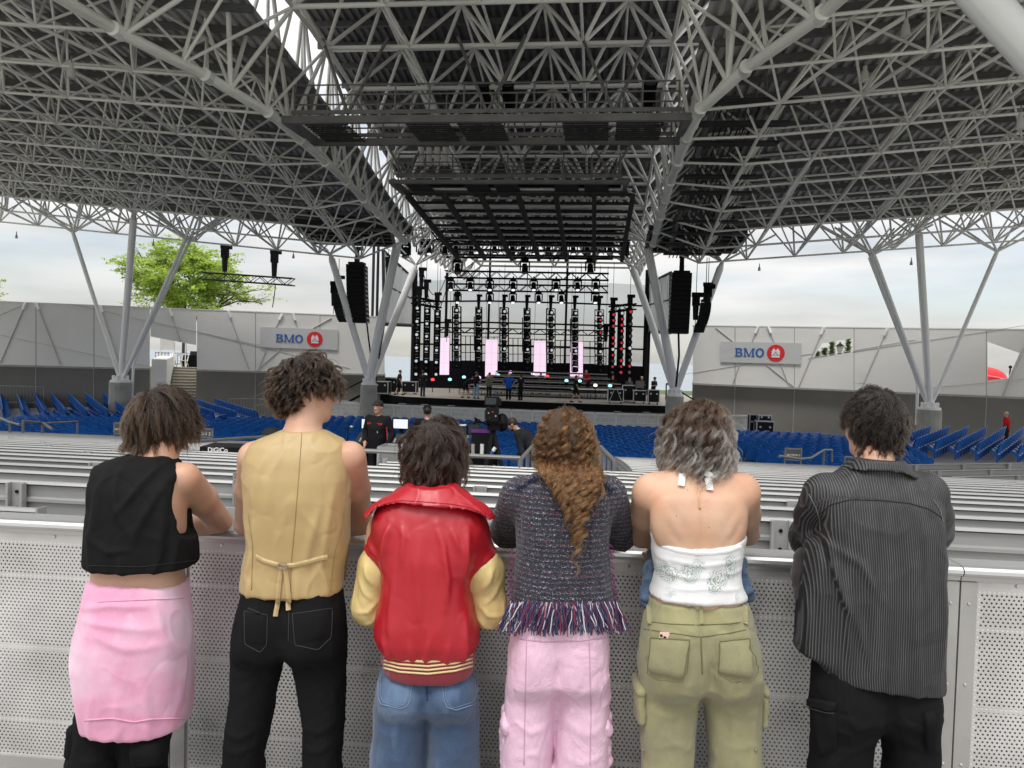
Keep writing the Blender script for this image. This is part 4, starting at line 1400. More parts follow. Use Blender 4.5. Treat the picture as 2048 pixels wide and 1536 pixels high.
def conifer(label, base, H, r0, seed):
 r = random.Random(seed)
 base = np.asarray(base, float)
 t = thing('conifer', label, 'tree', base, 'conifers seen through the right wall window')
 piece('trunk', M_BARK, t, lambda m: m.tube(base, base + [0, 0, H], .12, 5, .02))
 cr = MB()
 for k in range(420):
  s_ = r.random() ** .7
  h = .12 * H + s_ * .9 * H
  rad = r0 * (1 - s_) * r.uniform(.3, 1.05) + .06
  a = r.uniform(0, 2 * PI)
  p = base + np.array([rad * math.cos(a), rad * math.sin(a), h - rad * .2])
  d = np.array([math.cos(a), math.sin(a), .5]) * .3
  bb = np.array([-math.sin(a), math.cos(a), 0]) * .09
  cr.add([p - d, p + bb, p + d, p - bb], [(0, 1, 2, 3)])
 cr.build('crown', M_LEAF2, t, fix=False)
for px, top, lb in ((1634, 706, 'short conifer at the left end of the right wall window'), (1648, 700, 'second conifer from the left in the right wall window'), (1662, 686, 'taller conifer left of the lamp post'), (1694, 680, 'tallest conifer right of the lamp post')):
 p = P(px, 740, 62); tp = P(px, top, 62)[2]
 conifer(lb, [p[0], p[1], -2.7], tp + 2.7, 1.0 if top > 690 else .9, px)
p = P(1678, 740, 58); z1 = P(1678, 686, 58)[2]
t = thing('street_lamp', 'old fashioned black street lamp seen through the right wall window', 'street lamp', (p[0], p[1], -2.7))
piece('post', M_BLACKSTEEL, t, lambda m: (m.tube((p[0], p[1], -2.7), (p[0], p[1], z1 - .75), .11, 8, .08), m.tube((p[0], p[1], z1 - .85), (p[0], p[1], z1 - .75), .16, 8)))
piece('lantern', mat('lantern_glass', (.35, .34, .3), .3), t, lambda m: m.tube((p[0], p[1], z1 - .75), (p[0], p[1], z1 - .25), .14, 6, .26))
piece('lantern_cap', M_BLACKSTEEL, t, lambda m: (m.tube((p[0], p[1], z1 - .25), (p[0], p[1], z1 - .02), .34, 6, .08), m.ball((p[0], p[1], z1 + .03), .06)))
M_RED = mat('red_shell', (.60, .012, .02), .35, var=.06)
c = P(1966, 760, 56)
t = thing('red_boat', 'glossy red rounded hull seen through the far right wall window', 'boat', (c[0], c[1], -2.7))
b = MB()
vs, fs = [], []
NU, NV = 22, 8
for i in range(NU + 1):
 s_ = -1 + 2 * i / NU
 for j in range(NV + 1):
  a = -PI / 2 + PI * j / NV
  r_ = math.sqrt(max(0, 1 - (s_ ** 2) ** 1.6)) * .95 + .02
  vs.append((c[0] + s_ * 1.95 - .1, c[1] + r_ * math.sin(a) * .8, c[2] - .3 + r_ * math.cos(a) * 1.35 - .12 * s_))
for i in range(NU):
 for j in range(NV):
  k = i * (NV + 1) + j
  fs.append((k, k + 1, k + NV + 2, k + NV + 1))
b.add(vs, fs)
b.build('hull', M_RED, t, smooth=True)
piece('rub_rail', mat('pale_red', (.75, .2, .2), .4), t, lambda m: m.path([(c[0] - 2.0 + .3 * k, c[1] - .86 + .012 * (k - 6) ** 2, c[2] + .32 - .008 * (k - 5) ** 2) for k in range(14)], .05, 6))
piece('cradle', M_BLACKSTEEL, t, lambda m: (m.box((c[0] - 1, c[1], (c[2] - 3) / 2), (.2, .6, c[2] + 2.4)), m.box((c[0] + 1, c[1], (c[2] - 3) / 2), (.2, .6, c[2] + 2.4))))
piece('tow_post', M_BLACKSTEEL, t, lambda m: (m.tube((c[0] + 1.83, c[1] - .1, c[2]), (c[0] + 1.88, c[1] - .1, c[2] + .95), .05, 6), m.ball((c[0] + 1.88, c[1] - .1, c[2] + 1.0), .12)))
# stage
M_STAGE = mat('stage_floor', (0.30, 0.27, 0.225), 0.7, var=0.2, vscale=.5, dirt=(0.16, 0.14, 0.12), dscale=.5)
M_CASE = mat('case_black', (0.009, 0.009, 0.010), 0.55, var=.2, spec=.15)
M_EDGE = mat('case_edge_metal', (0.5, 0.5, 0.5), 0.4, metal=.6)
M_GREYCASE = mat('case_grey', (0.22, 0.22, 0.215), .6)
M_CURT = mat('black_curtain', (0.008, 0.008, 0.010), .95, spec=.05, var=.4, vscale=2, stretch=(6, 6, .4))
SZ = -.95
EZ = np.array([0, 0, 1.0])
sb = MB()
edge = [V(-11.2, 53, 0), V(-8.6, 50.6, 0), V(-4, 49.7, 0), V(1.0, 49.4, 0), V(6, 49.7, 0), V(10.4, 50.6, 0), V(12.6, 53, 0), V(12.6, 68, 0), V(-11.2, 68, 0)]
st = thing('stage', 'open concert stage with a dark front edge and pale worn floor', 'stage', V(0, 56, -2.6))
st['kind'] = 'thing'
piece('platform', M_BLACK, st, lambda m: m.prism([p + EZ * -2.62 for p in edge], EZ * (SZ - .05 + 2.62)))
piece('floor', M_STAGE, st, lambda m: m.prism([p + EZ * (SZ - .046) for p in edge], EZ * .046))
piece('lip', M_BLACK, st, lambda m: [m.bar(a + EZ * (SZ - .22) - E_W * .12, b + EZ * (SZ - .22) - E_W * .12, .2, .42) for a, b in zip(edge[:6], edge[1:7])])
piece('front_step', M_BLACK, st, lambda m: [m.bar(a + EZ * (-1.62) - E_W * .9, b + EZ * (-1.62) - E_W * .9, 1.4, .5) for a, b in zip(edge[1:5], edge[2:6])])
for k, u in enumerate((-8.5, -7, -5.2, 3.0, 5.4, 7.2)):
 piece('floor_monitor_hatch', mat('hatch_grey', (.3, .3, .3), .6), st, lambda m: m.box(V(u, 49.0 + .02 * u * u * .3, -1.36), (.45, .3, .03), (E_U, E_W, EZ)))
def block_mat():
 m, nt, n, l, b = nodes_of('barricade_block')
 tc = n.new('ShaderNodeTexCoord'); mp = n.new('ShaderNodeMapping')
 mp.inputs['Rotation'].default_value = (PI / 2, 0, 0)
 br = n.new('ShaderNodeTexBrick')
 br.inputs['Scale'].default_value = 1.0
 br.inputs['Brick Width'].default_value = .42; br.inputs['Row Height'].default_value = .27; br.inputs['Mortar Size'].default_value = .012
 br.inputs['Color1'].default_value = (.60, .59, .565, 1); br.inputs['Color2'].default_value = (.50, .50, .485, 1); br.inputs['Mortar'].default_value = (.70, .69, .67, 1)
 l.new(tc.outputs['Object'], mp.inputs[0]); l.new(mp.outputs[0], br.inputs['Vector'])
 l.new(br.outputs['Color'], b.inputs['Base Color']); b.inputs['Roughness'].default_value = .6
 return m
M_BLOCK = block_mat()
bar = thing('stage_barricade', 'long pale grey panelled barricade in front of the stage', 'barricade', V(2, 46, -2.6))
bp = [Pw(650, 812, 47.4)[:2].tolist(), Pw(760, 812, 46.4)[:2].tolist(), Pw(900, 816, 45.8)[:2].tolist(), Pw(1100, 822, 45.6)[:2].tolist(), Pw(1280, 828, 45.8)[:2].tolist(), Pw(1400, 830, 46.6)[:2].tolist(), Pw(1502, 829, 48.2)[:2].tolist()]
bp = [np.array([*q, 0]) for q in bp]
seg = np.concatenate([[0], np.cumsum([np.linalg.norm(b - a) for a, b in zip(bp[:-1], bp[1:])])])
def bar_at(s_): return np.array([np.interp(s_, seg, [q[0] for q in bp]), np.interp(s_, seg, [q[1] for q in bp]), 0])
nb = int(seg[-1] / 1.22)
for k in range(nb):
 a, b_ = bar_at(seg[-1] * k / nb), bar_at(seg[-1] * (k + .97) / nb)
 d = (b_ - a) / np.linalg.norm(b_ - a); nn = np.array([d[1], -d[0], 0])
 piece('panel', M_BLOCK, bar, lambda m: m.bar(a + EZ * -1.95, b_ + EZ * -1.95, .08, 1.26))
 piece('panel_frame', mat('barricade_frame', (.68, .68, .66), .5), bar, lambda m: (m.bar(a + EZ * -1.27 + nn * .02, b_ + EZ * -1.27 + nn * .02, .14, .1), m.bar(a + EZ * -2.54 + nn * .02, b_ + EZ * -2.54 + nn * .02, .12, .1),
                 m.bar(a + EZ * -2.49 + nn * .03, a + EZ * -1.32 + nn * .03, .07, .07)))
ri = thing('stage_riser', 'tiered black riser platforms with pale edges across the stage', 'riser', V(.5, 59, SZ))
M_TIER = mat('tier_edge', (.35, .33, .32), .5)
for k in range(5):
 hw_ = 6.4 - .5 * k
 w0 = 55.4 + 1.3 * k
 z = SZ + .42 + .33 * k
 pts = [V(.4 - hw_, w0 + .6, z), V(.4 - hw_ * .5, w0 + .1, z), V(.4, w0, z), V(.4 + hw_ * .5, w0 + .1, z), V(.4 + hw_, w0 + .6, z), V(.4 + hw_, w0 + 1.5, z), V(.4 - hw_, w0 + 1.5, z)]
 piece('tier_deck', M_DARKGRID, ri, lambda m: m.prism(pts, EZ * -.1))
 piece('edge_strip', M_TIER, ri, lambda m: [m.bar(a - E_W * .03 - EZ * .05, b - E_W * .03 - EZ * .05, .05, .07) for a, b in zip(pts[:4], pts[1:5])])
 piece('lower_strip', M_TIER, ri, lambda m: [m.bar(a + E_W * .1 - EZ * .28, b + E_W * .1 - EZ * .28, .04, .04) for a, b in zip(pts[:4], pts[1:5])])
 for q in np.linspace(0, 4, 13):
  i = min(3, int(q)); p = lerp(pts[i], pts[i + 1], q - i) + E_W * .15
  piece('leg', M_DARKGRID, ri, lambda m: m.box((p[0], p[1], (z - .1 + SZ) / 2), (.05, .05, z - .1 - SZ)))
piece('ramp_board', mat('light_board', (.6, .56, .52), .5), ri, lambda m: m.prism([V(-4.8, 56.6, SZ + .55), V(-2.2, 56.4, SZ + .55), V(-2.2, 57.2, SZ + .6), V(-4.8, 57.4, SZ + .6)], EZ * .05))
piece('ramp_board', mat('light_board2', (.55, .50, .44), .5), ri, lambda m: m.prism([V(2.2, 55.9, SZ + .62), V(5.2, 56.2, SZ + .62), V(5.2, 57.0, SZ + .66), V(2.2, 56.7, SZ + .66)], EZ * .04))
WB = 66.0
bk = thing('stage_backdrop', 'grey see-through gauze on a black pipe grid closing the back of the stage', 'backdrop', V(0, WB, SZ))
bk['kind'] = 'thing'
cs = [Pw(834, 562, WB), Pw(981, 557, WB + 1.2), Pw(1136, 562, WB + 1.2), Pw(1292, 570, WB)]
zt = [float(c[2]) for c in cs]; zbt = [float(Pw(px, py, w)[2]) for px, py, w in ((834, 722, WB), (981, 724, WB + 1.2), (1136, 728, WB + 1.2), (1292, 734, WB))]
M_GAUZE = gauze('gauze_grey', (.16, .165, .175), .36)
for k in range(3):
 piece('gauze', M_GAUZE, bk, lambda m: m.poly([np.array([*cs[k][:2], zbt[k]]), np.array([*cs[k + 1][:2], zbt[k + 1]]), cs[k + 1], cs[k]]))
for px, w, y0 in ((831, WB, 540), (894, WB + .6, 545), (981, WB + 1.2, 500), (1136, WB + 1.2, 500), (1296, WB, 540)):
 A = Pw(px, y0, w - .15); B = A.copy(); B[2] = SZ
 tube_obj('upright', A, B, .1 if px not in (831, 1296) else .2, M_BLACK, bk, 8)
for yL, yC, yR in ((603, 602, 612), (645, 645, 654), (688, 690, 699)):
 pts = [Pw(834, yL, WB - .1), Pw(981, yC, WB + 1.1), Pw(1136, yC + 4, WB + 1.1), Pw(1292, yR, WB - .1)]
 for a, b in zip(pts[:-1], pts[1:]): tube_obj('cross_pipe', a, b, .075, M_BLACK, bk, 6)
for k in range(3):
 piece('masking_drape', M_CURT, bk, lambda m: m.prism([np.array([*cs[k][:2], SZ]), np.array([*cs[k + 1][:2], SZ]), np.array([*cs[k + 1][:2], zbt[k + 1] + .05]), np.array([*cs[k][:2], zbt[k] + .05])], E_W * -.15))
for i, (x0, x1) in enumerate(((922, 950), (964, 1000), (1016, 1046), (1062, 1094), (1110, 1142), (1164, 1212))):
 g = thing('grid_frame', 'tall black open grid frame standing upstage, %s from the left' % ORD[i], 'frame', Pw((x0 + x1) / 2, 745, 64.5), 'black open grid frames upstage')
 top, bot_ = 672 + i * 2.2, 738 + i
 for q in range(4):
  px = x0 + (x1 - x0) * q / 3
  tube_obj('upright', Pw(px, top, 64.5), Pw(px, bot_, 64.5), .035, M_BLACK, g, 6)
 for q in range(4):
  y = top + (bot_ - top) * q / 4
  tube_obj('cross_bar', Pw(x0, y, 64.5), Pw(x1, y, 64.5), .03, M_BLACK, g, 6)
M_SIDE = gauze('side_scrim', (.50, .51, .52), .82)
def side_scrim(label, a, b, pxa, pxb):
 t = thing('side_scrim', label, 'scrim', np.array([*a[0][:2], SZ]))
 n = 26
 vs, fs = [], []
 r = random.Random(3)
 for i in range(n + 1):
  s_ = i / n
  top, bt = lerp(a[0], b[0], s_), lerp(a[1], b[1], s_)
  off = .12 * math.sin(i * 1.9) + r.uniform(-.06, .06)
  for k in range(4):
   vs.append(lerp(bt, top, k / 3) + E_U * off * (.5 + .5 * math.sin(k * 2 + i)))
 for i in range(n):
  for k in range(3):
   q = i * 4 + k
   fs.append((q, q + 4, q + 5, q + 1))
 m = MB(); m.add(vs, fs); m.build('cloth', M_SIDE, t, smooth=True, fix=False)
 for p, q, r_ in ((a[0], a[1], .11), (b[0], b[1], .16), (a[0], b[0], .1), (a[1], b[1], .14), (lerp(a[0], a[1], .45), lerp(b[0], b[1], .45), .06)):
  tube_obj('frame_pipe', p, q, r_, M_DARKGRID, t, 8)
 g1, g2 = a[1].copy(), b[1].copy(); g1[2] = g2[2] = SZ
 tube_obj('leg', b[1], g2, .14, M_BLACK, t, 8)
 return t
side_scrim('wrinkled pale scrim along the left side of the stage', (Pw(766, 500, 53), Pw(768, 648, 53)), (Pw(826, 556, 66), Pw(826, 651, 66)), 0, 0)
side_scrim('wrinkled pale scrim along the right side of the stage', (Pw(1342, 545, 53), Pw(1340, 665, 53)), (Pw(1298, 566, 66), Pw(1298, 663, 66)), 0, 0)
for px, w, lb in ((748, 52.5, 'slim dark pole beside the left side scrim, taller one'), (757, 53.2, 'slim dark pole beside the left side scrim, nearer the cloth')):
 A = Pw(px, 485, w); t = thing('pole', lb, 'pole', (A[0], A[1], -2.6)); tube_obj('shaft', A, (A[0], A[1], -2.6), .1, M_DARKGRID, t, 8); piece('cap', M_BLACKSTEEL, t, lambda m: m.tube(A, A + EZ * .1, .14, 8))
def truss(label, A, B, h=.5, nm='lighting_truss', m=None, cell=.55, r=.045, n_hang=3, up_to=9.0):
 A, B = np.asarray(A), np.asarray(B)
 m = m or M_BLACK
 t = thing(nm, label, 'truss', (A + B) / 2)
 d = (B - A); L = np.linalg.norm(d); d /= L
 s = np.cross(d, EZ); s /= np.linalg.norm(s)
 cor = [(-h / 2, 0), (h / 2, 0), (-h / 2, h), (h / 2, h)]
 for a, b in cor: tube_obj('chord', A + s * a + EZ * b, B + s * a + EZ * b, r, m, t, 6)
 n = max(2, int(L / cell))
 web = MB()
 for k in range(n):
  p0, p1 = A + d * L * k / n, A + d * L * (k + 1) / n
  e = k % 2
  for sd in (-h / 2, h / 2):
   web.tube(p0 + s * sd + EZ * (h * e), p1 + s * sd + EZ * (h * (1 - e)), r * .6, 4, cap=False)
  web.tube(p0 + s * h / 2 * (1 - 2 * e), p1 - s * h / 2 * (1 - 2 * e), r * .6, 4, cap=False)
  web.tube(p0 - s * h / 2, p0 + s * h / 2, r * .5, 4, cap=False)
 web.build('web', m, t, fix=False)
 for k in range(n_hang):
  p = lerp(A, B, (k + .5) / n_hang) + EZ * h
  if p[2] < up_to: tube_obj('cable', p, np.array([p[0], p[1], up_to]), .02, M_BLACKSTEEL, t, 4)
 return t
M_LENS = emis('lamp_lens_white', (.9, .95, 1), .8)
M_LENSDULL = mat('lens_dull', (.16, .165, .175), .25)
M_LENSRED = emis('lamp_lens_red', (1, .05, .08), .32)
def mover(label, p, lit=True, s=1.0, group='moving head lamps on the stage trusses', yaw=0.0):
 """moving head: base box, yoke arms, barrel and lens, pointing down and out"""
 p = np.asarray(p)
 t = thing('moving_head', label, 'stage light', p, group)
 c, si = math.cos(yaw), math.sin(yaw)
 ax = ((c, si, 0), (-si, c, 0), (0, 0, 1))
 X = np.array(ax[0])
 b = MB(); b.box(p - EZ * .1 * s, (.4 * s, .3 * s, .18 * s), ax); b.box(p + EZ * .05 * s, (.1 * s, .1 * s, .16 * s), ax); b.build('base', M_BLACK, t)
 b = MB(); b.box(p + X * .24 * s - EZ * .38 * s, (.07 * s, .16 * s, .5 * s), ax); b.box(p - X * .24 * s - EZ * .38 * s, (.07 * s, .16 * s, .5 * s), ax); b.build('yoke', M_BLACK, t)
 d = np.array([.05, -.35, -1.0]); d /= np.linalg.norm(d)
 q = p - EZ * .52 * s
 b = MB(); b.tube(q - d * .26 * s, q + d * .24 * s, .13 * s, 10, .19 * s); b.build('head', M_BLACK, t)
 b = MB(); b.tube(q + d * .241 * s, q + d * .27 * s, .13 * s, 10); b.build('lens', M_LENS if lit else M_LENSDULL, t)
 return t
Z4 = lambda x, y: (640 + x / 2.56, 430 + y / 2.56)
truss('long black lighting truss across the stage mouth under the roof', Pw(*Z4(425, 130), 47.5), Pw(*Z4(1590, 135), 47.5), .7, n_hang=4, up_to=9.6)
truss('second black lighting truss behind the one across the stage mouth', Pw(*Z4(560, 215), 54), Pw(*Z4(1500, 225), 54), .5, n_hang=3, up_to=9.4)
truss('upper of two slim black trusses in front of the gauze', Pw(*Z4(640, 320), 58), Pw(*Z4(1478, 335), 58), .5)
truss('lower of two slim black trusses in front of the gauze', Pw(*Z4(652, 385), 60), Pw(*Z4(1475, 398), 60), .5)
truss('slim black truss halfway down the gauze upstage', Pw(*Z4(605, 600), 64), Pw(*Z4(1480, 618), 64), .4, n_hang=0)
pos = ['%s from the left' % o for o in ORD]
k = 0
for i, x in enumerate((440, 515, 560, 640, 697, 775, 895, 985, 1040, 1098, 1170, 1245, 1298, 1370, 1438, 1485, 1560)):
 mover('black moving head on the stage mouth truss, %s' % pos[i], Pw(*Z4(x, 138), 47.3), i in (2, 4, 6, 9, 12, 14), 1.0 if i not in (0, 16) else 1.25, 'moving heads on the stage mouth truss', (0, .8)[i in (0, 16)])
for i, x in enumerate((670, 770, 870, 990, 1095, 1210, 1320, 1413)):
 mover('black moving head under the upper slim truss, %s' % pos[i], Pw(*Z4(x, 325), 57.9), True, 1.15, 'moving heads under the upper slim truss')
for i, x in enumerate((705, 870, 988, 1120, 1237, 1410)):
 mover('black moving head under the lower slim truss, %s' % pos[i], Pw(*Z4(x, 392), 59.9), True, 1.15, 'moving heads under the lower slim truss')
for i, x in enumerate((705, 1050, 1385)):
 mover('big dull moving head high under the second truss, %s' % pos[i], Pw(*Z4(x, 225), 54), False, 1.3, 'moving heads under the second truss')
def hoist(label, p, top, s=1.0):
 p = np.asarray(p)
 t = thing('chain_hoist', label, 'hoist', p, 'black chain hoists over the stage')
 piece('motor', M_BLACK, t, lambda m: (m.box(p, (.3 * s, .26 * s, .42 * s)), m.box(p + EZ * .28 * s + np.array([.06 * s, 0, 0]), (.48 * s, .22 * s, .2 * s))))
 piece('chain_bag', M_CASE, t, lambda m: m.tube(p - EZ * .1 * s, p - EZ * .85 * s, .15 * s, 8, .11 * s))
 tube_obj('chain', p + EZ * .3, np.array([p[0], p[1], top]), .018, M_BLACKSTEEL, t, 4)
 tube_obj('hook_chain', p - EZ * .8 * s, p - EZ * 1.25 * s, .02, M_BLACKSTEEL, t, 4)
 return t
def tower(label, px, y0, y1, w, width, n, red=(), group=None, lean=0.0):
 A, B = Pw(px, y0, w), Pw(px + lean, y1, w)
 t = thing('lamp_tower', label, 'lamp tower', B, group)
 wd = width * w / F_PX
 for s_ in (-1, 1):
  for dw in (-.14, .14):
   tube_obj('rail', A + E_U * s_ * wd / 2 + E_W * dw, B + E_U * s_ * wd / 2 + E_W * dw, .035, M_BLACK, t, 6)
 H = A[2] - B[2]
 rungs = MB()
 q = int(H / .42)
 for k in range(q + 1):
  z = B[2] + H * k / q
  c = lerp(B, A, k / q)
  for dw in (-.14, .14): rungs.tube(c - E_U * wd / 2 + E_W * dw, c + E_U * wd / 2 + E_W * dw, .026, 4)
  if k < q:
   c2 = lerp(B, A, (k + 1) / q)
   e = 1 if k % 2 else -1
   rungs.tube(c - E_U * wd / 2 * e - E_W * .14, c2 + E_U * wd / 2 * e - E_W * .14, .02, 4)
 rungs.build('rungs', M_BLACK, t, fix=False)
 for k in range(n):
  c = lerp(A, B, (k + .7) / n) - E_W * .3
  m = MB(); m.box(c + E_W * .12, (.36, .18, .44), (E_U, E_W, EZ)); m.tube(c + E_W * .1, c - E_W * .22 + E_U * .1, .17, 8, .19)
  m.build('lamp', M_BLACK, t)
  piece('lens', M_LENSRED if k in red else (M_DARKGRID if k % 2 else (emis('tower_lens', (.8, .85, .9), .4) if group.endswith('left of the stage') or k % 6 == 0 else M_LENSDULL)), t, lambda m: m.tube(c - E_W * .222 + E_U * .1, c - E_W * .25 + E_U * .11, .09 if k % 2 else .11, 8))
 return t
tx = (700, 813, 943, 1060, 1182, 1305, 1430)
for i, x in enumerate(tx):
 px, _ = Z4(x, 0)
 tower('black ladder of stage lamps before the gauze, %s' % (pos[i]), px, 613 + i * 1.1, 735 + i * 1.6, 61 + (i % 2) * 1.2, (17, 12)[i % 2], 10, (1, 3) if i == 6 else (), 'seven ladders of lamps in front of the gauze')
 hoist('black chain hoist above the lamp ladders, %s of seven' % pos[i], Pw(px, 597 + i * .6, 61 + (i % 2) * 1.2), 9.2, .95)
 tube_obj('side_batten', Pw(px - 9, 632 + i, 60.9), Pw(px - 9, 700 + i, 60.9), .04, M_BLACK, thing('lamp_batten', 'slim black upright batten beside the lamp ladders, %s of seven' % pos[i], 'batten', Pw(px - 9, 735, 60.9), 'slim battens beside the ladders'), 6)
for i, x in enumerate((495, 545, 597)):
 px, _ = Z4(x, 0)
 tower('dark column of round lamps at stage left, %s' % pos[i], px + 2, 608 + i * 6, 752, 57 + i * 1.2, 11, 11, (), 'columns of lamps at the left of the stage', -3)
for i, x in enumerate((1497, 1540, 1583)):
 px, _ = Z4(x, 0)
 tower('dark column of red lamps at stage right, %s' % pos[i], px, 622 - i * 3, 748, 59.5 - i, 10, 11, ((0, 1, 2, 4, 5, 7, 9), (1, 2, 3, 5, 6, 8, 9, 10), (0, 9))[i], 'columns of lamps at the right of the stage', -3)
truss('short black truss that carries the left lamp columns', Pw(*Z4(480, 452), 56.5), Pw(*Z4(610, 475), 59.5), .45, n_hang=0, r=.06)
truss('short black truss that carries the right lamp columns', Pw(*Z4(1490, 497), 59.8), Pw(*Z4(1606, 482), 57), .4, n_hang=0, r=.06)
for i, (x, y, w) in enumerate(((510, 395, 56.5), (600, 425, 59), (1500, 452, 59.5), (1588, 438, 57.3), (350, 250, 50), (545, 360, 57), (520, 300, 55), (650, 560, 62), (1465, 585, 62))):
 hoist('black chain hoist at the stage edge, ' + ['above the left lamp columns, near', 'above the left lamp columns, far', 'above the right lamp columns, far', 'above the right lamp columns, near', 'beside the left speaker tower', 'high behind the left strut', 'highest at the left', 'low at the left end of the middle truss', 'low at the right end of the middle truss'][i], Pw(*Z4(x, y), w), 9.3, 1.15)
def cable(label, pts, r=.03):
 pts = [np.asarray(p) for p in pts]
 t = thing('hanging_cable', label, 'cable', pts[0])
 m = MB(); m.path(pts, r, 5); m.build('cable', M_BLACKSTEEL, t)
def sag(a, b, s_, n=10): return [lerp(a, b, k / n) - EZ * s_ * 4 * (k / n) * (1 - k / n) for k in range(n + 1)]
cable('black cable looped between the left hoists, upper loop', sag(Pw(*Z4(530, 300), 56), Pw(*Z4(650, 300), 58), 1.6))
cable('black cable looped between the left hoists, lower loop', sag(Pw(*Z4(545, 370), 57), Pw(*Z4(655, 340), 58), 2.0))
cable('thick black cable running down the left stage column', [Pw(*Z4(400, 150), 45), Pw(*Z4(350, 300), 45.2), Pw(*Z4(330, 560), 45.4), Pw(*Z4(300, 740), 45.5)], .05)
cable('black cable hanging straight below the left speaker tower', [Pw(*Z4(238, 540), 45.3), Pw(*Z4(262, 740), 45.5), Pw(*Z4(268, 900), 46)], .05)
cable('black cable hanging below the right speaker tower', [Pw(*Z4(1835, 600), 43.4), Pw(*Z4(1838, 720), 43.4), Pw(*Z4(1822, 880), 43.3)], .06)
cable('thin cable hanging from the small truss left of the stage', [P(551, 570, 48), P(549, 590, 48), P(545, 615, 48)], .03)
def screen_mat():
 m, nt, n, l, b = nodes_of('pink_screen')
 tc = n.new('ShaderNodeTexCoord')
 br = n.new('ShaderNodeTexBrick')
 br.inputs['Scale'].default_value = 1.0; br.inputs['Brick Width'].default_value = .62; br.inputs['Row Height'].default_value = .95; br.inputs['Mortar Size'].default_value = .05; br.offset = 0
 br.inputs['Mortar Smooth'].default_value = .6
 br.inputs['Color1'].default_value = (.80, .60, .74, 1); br.inputs['Color2'].default_value = (.76, .57, .71, 1); br.inputs['Mortar'].default_value = (.66, .52, .64, 1)
 mp = n.new('ShaderNodeMapping'); mp.inputs['Rotation'].default_value = (PI / 2, 0, 0)
 l.new(tc.outputs['Object'], mp.inputs[0]); l.new(mp.outputs[0], br.inputs['Vector'])
 l.new(br.outputs['Color'], b.inputs['Emission Color']); b.inputs['Emission Strength'].default_value = .86
 b.inputs['Base Color'].default_value = (.1, .08, .1, 1)
 return m
M_PINK = screen_mat()
for i, (q, lb) in enumerate((((608, 628, 663, 628, 660, 818, 605, 818), 'leftmost tall glowing pink screen on the stage'), ((848, 637, 910, 637, 907, 826, 845, 826), 'tall glowing pink screen left of the stage centre'),
       ((1097, 643, 1159, 645, 1156, 836, 1093, 832), 'tall glowing pink screen right of the stage centre'), ((1283, 648, 1347, 649, 1345, 838, 1280, 837), 'rightmost tall glowing pink screen on the stage'))):
 w = 62.6
 c = [Pw(*Z4(q[2 * k], q[2 * k + 1]), w) for k in range(4)]
 t = thing('video_screen', lb, 'screen', (c[2] + c[3]) / 2, 'tall pink screens on the stage')
 cc = sum(c) / 4
 b = MB(); b.prism([p - cc + cc for p in c], E_W * .1)
 o = b.build('display', M_PINK, t)
 piece('frame', M_DARKGRID, t, lambda m: [m.bar(a + E_W * .06, b_ + E_W * .06, .05, .05) for a, b_ in zip(c, c[1:] + c[:1])])
 tube_obj('suspension', c[0] + E_W * .1, np.array([c[0][0], c[0][1], 9.0]), .015, M_BLACKSTEEL, t, 4)
 tube_obj('suspension', c[1] + E_W * .1, np.array([c[1][0], c[1][1], 9.0]), .015, M_BLACKSTEEL, t, 4)
def line_array(label, pts, width, depth, top, nm='line_array'):
 """pts: centre of each box from the top, with tilt"""
 t = thing(nm, label, 'speaker array', pts[0], 'hanging speaker arrays')
 for i, (a, b) in enumerate(zip(pts[:-1], pts[1:])):
  d = (b - a); L = np.linalg.norm(d); d = d / L
  fw = np.cross(E_U, d); fw /= np.linalg.norm(fw)
  c = (a + b) / 2
  o = piece('speaker_box', M_CASE, t, lambda m: m.box(c, (width, depth, L * .93), (E_U, fw, d)))
  m = MB();
  for s_ in (-1, 1): m.box(c + E_U * s_ * width * .51 + d * L * .3, (.03, depth * .5, .08), (E_U, fw, d))
  m.build('rigging_plate', M_EDGE, t)
  g = fw if fw @ (CAM_POS - c) > 0 else -fw
  piece('grille', mat('grille_black', (.012, .012, .013), .7, spec=.1), t, lambda m: m.box(c + g * (depth / 2 + .012), (width * .9, .02, L * .8), (E_U, fw, d)))
 piece('fly_frame', M_BLACKSTEEL, t, lambda m: (m.box(pts[0] + EZ * .12, (width * .8, depth * .9, .12), (E_U, E_W, EZ)), m.box(pts[0] + EZ * .32, (.24, .3, .36), (E_U, E_W, EZ)), m.tube(pts[0] + EZ * .4, pts[0] + EZ * .95, .13, 8), m.box(pts[0] + EZ * 1.0 + E_U * .1, (.5, .25, .2), (E_U, E_W, EZ))))
 tube_obj('chain', pts[0] + EZ * 1.0, np.array([pts[0][0], pts[0][1], top]), .02, M_BLACKSTEEL, t, 4)
 return t
def arr(a, b, n, bend=0.0, ax=(0, 0, 0)): return [lerp(a, b, k / n) + np.asarray(ax) * bend * (k / n) ** 2 for k in range(n + 1)]
line_array('tall straight black speaker array hanging left of the stage', arr(Pw(714, 531, 45.3), Pw(715, 646, 44.9), 13, .25, E_W), 1.1, .8, 8.8)
line_array('tall straight black speaker array hanging right of the stage', arr(Pw(1363, 549, 43.6), Pw(1357, 667, 43.0), 13, .25, E_W), 1.06, .8, 8.8)
def jarr(x0, y0, x1, y1, w, sgn, n=8):
 a, b = Pw(x0, y0, w), Pw(x1, y1, w)
 out = []
 for k in range(n + 1):
  s_ = k / n
  out.append(lerp(a, b, s_) * np.array([0, 0, 1]) + (a + E_U * sgn * (np.linalg.norm((b - a)[:2])) * s_ ** 2.2) * np.array([1, 1, 0]) - E_W * .5 * s_ ** 2)
 return out
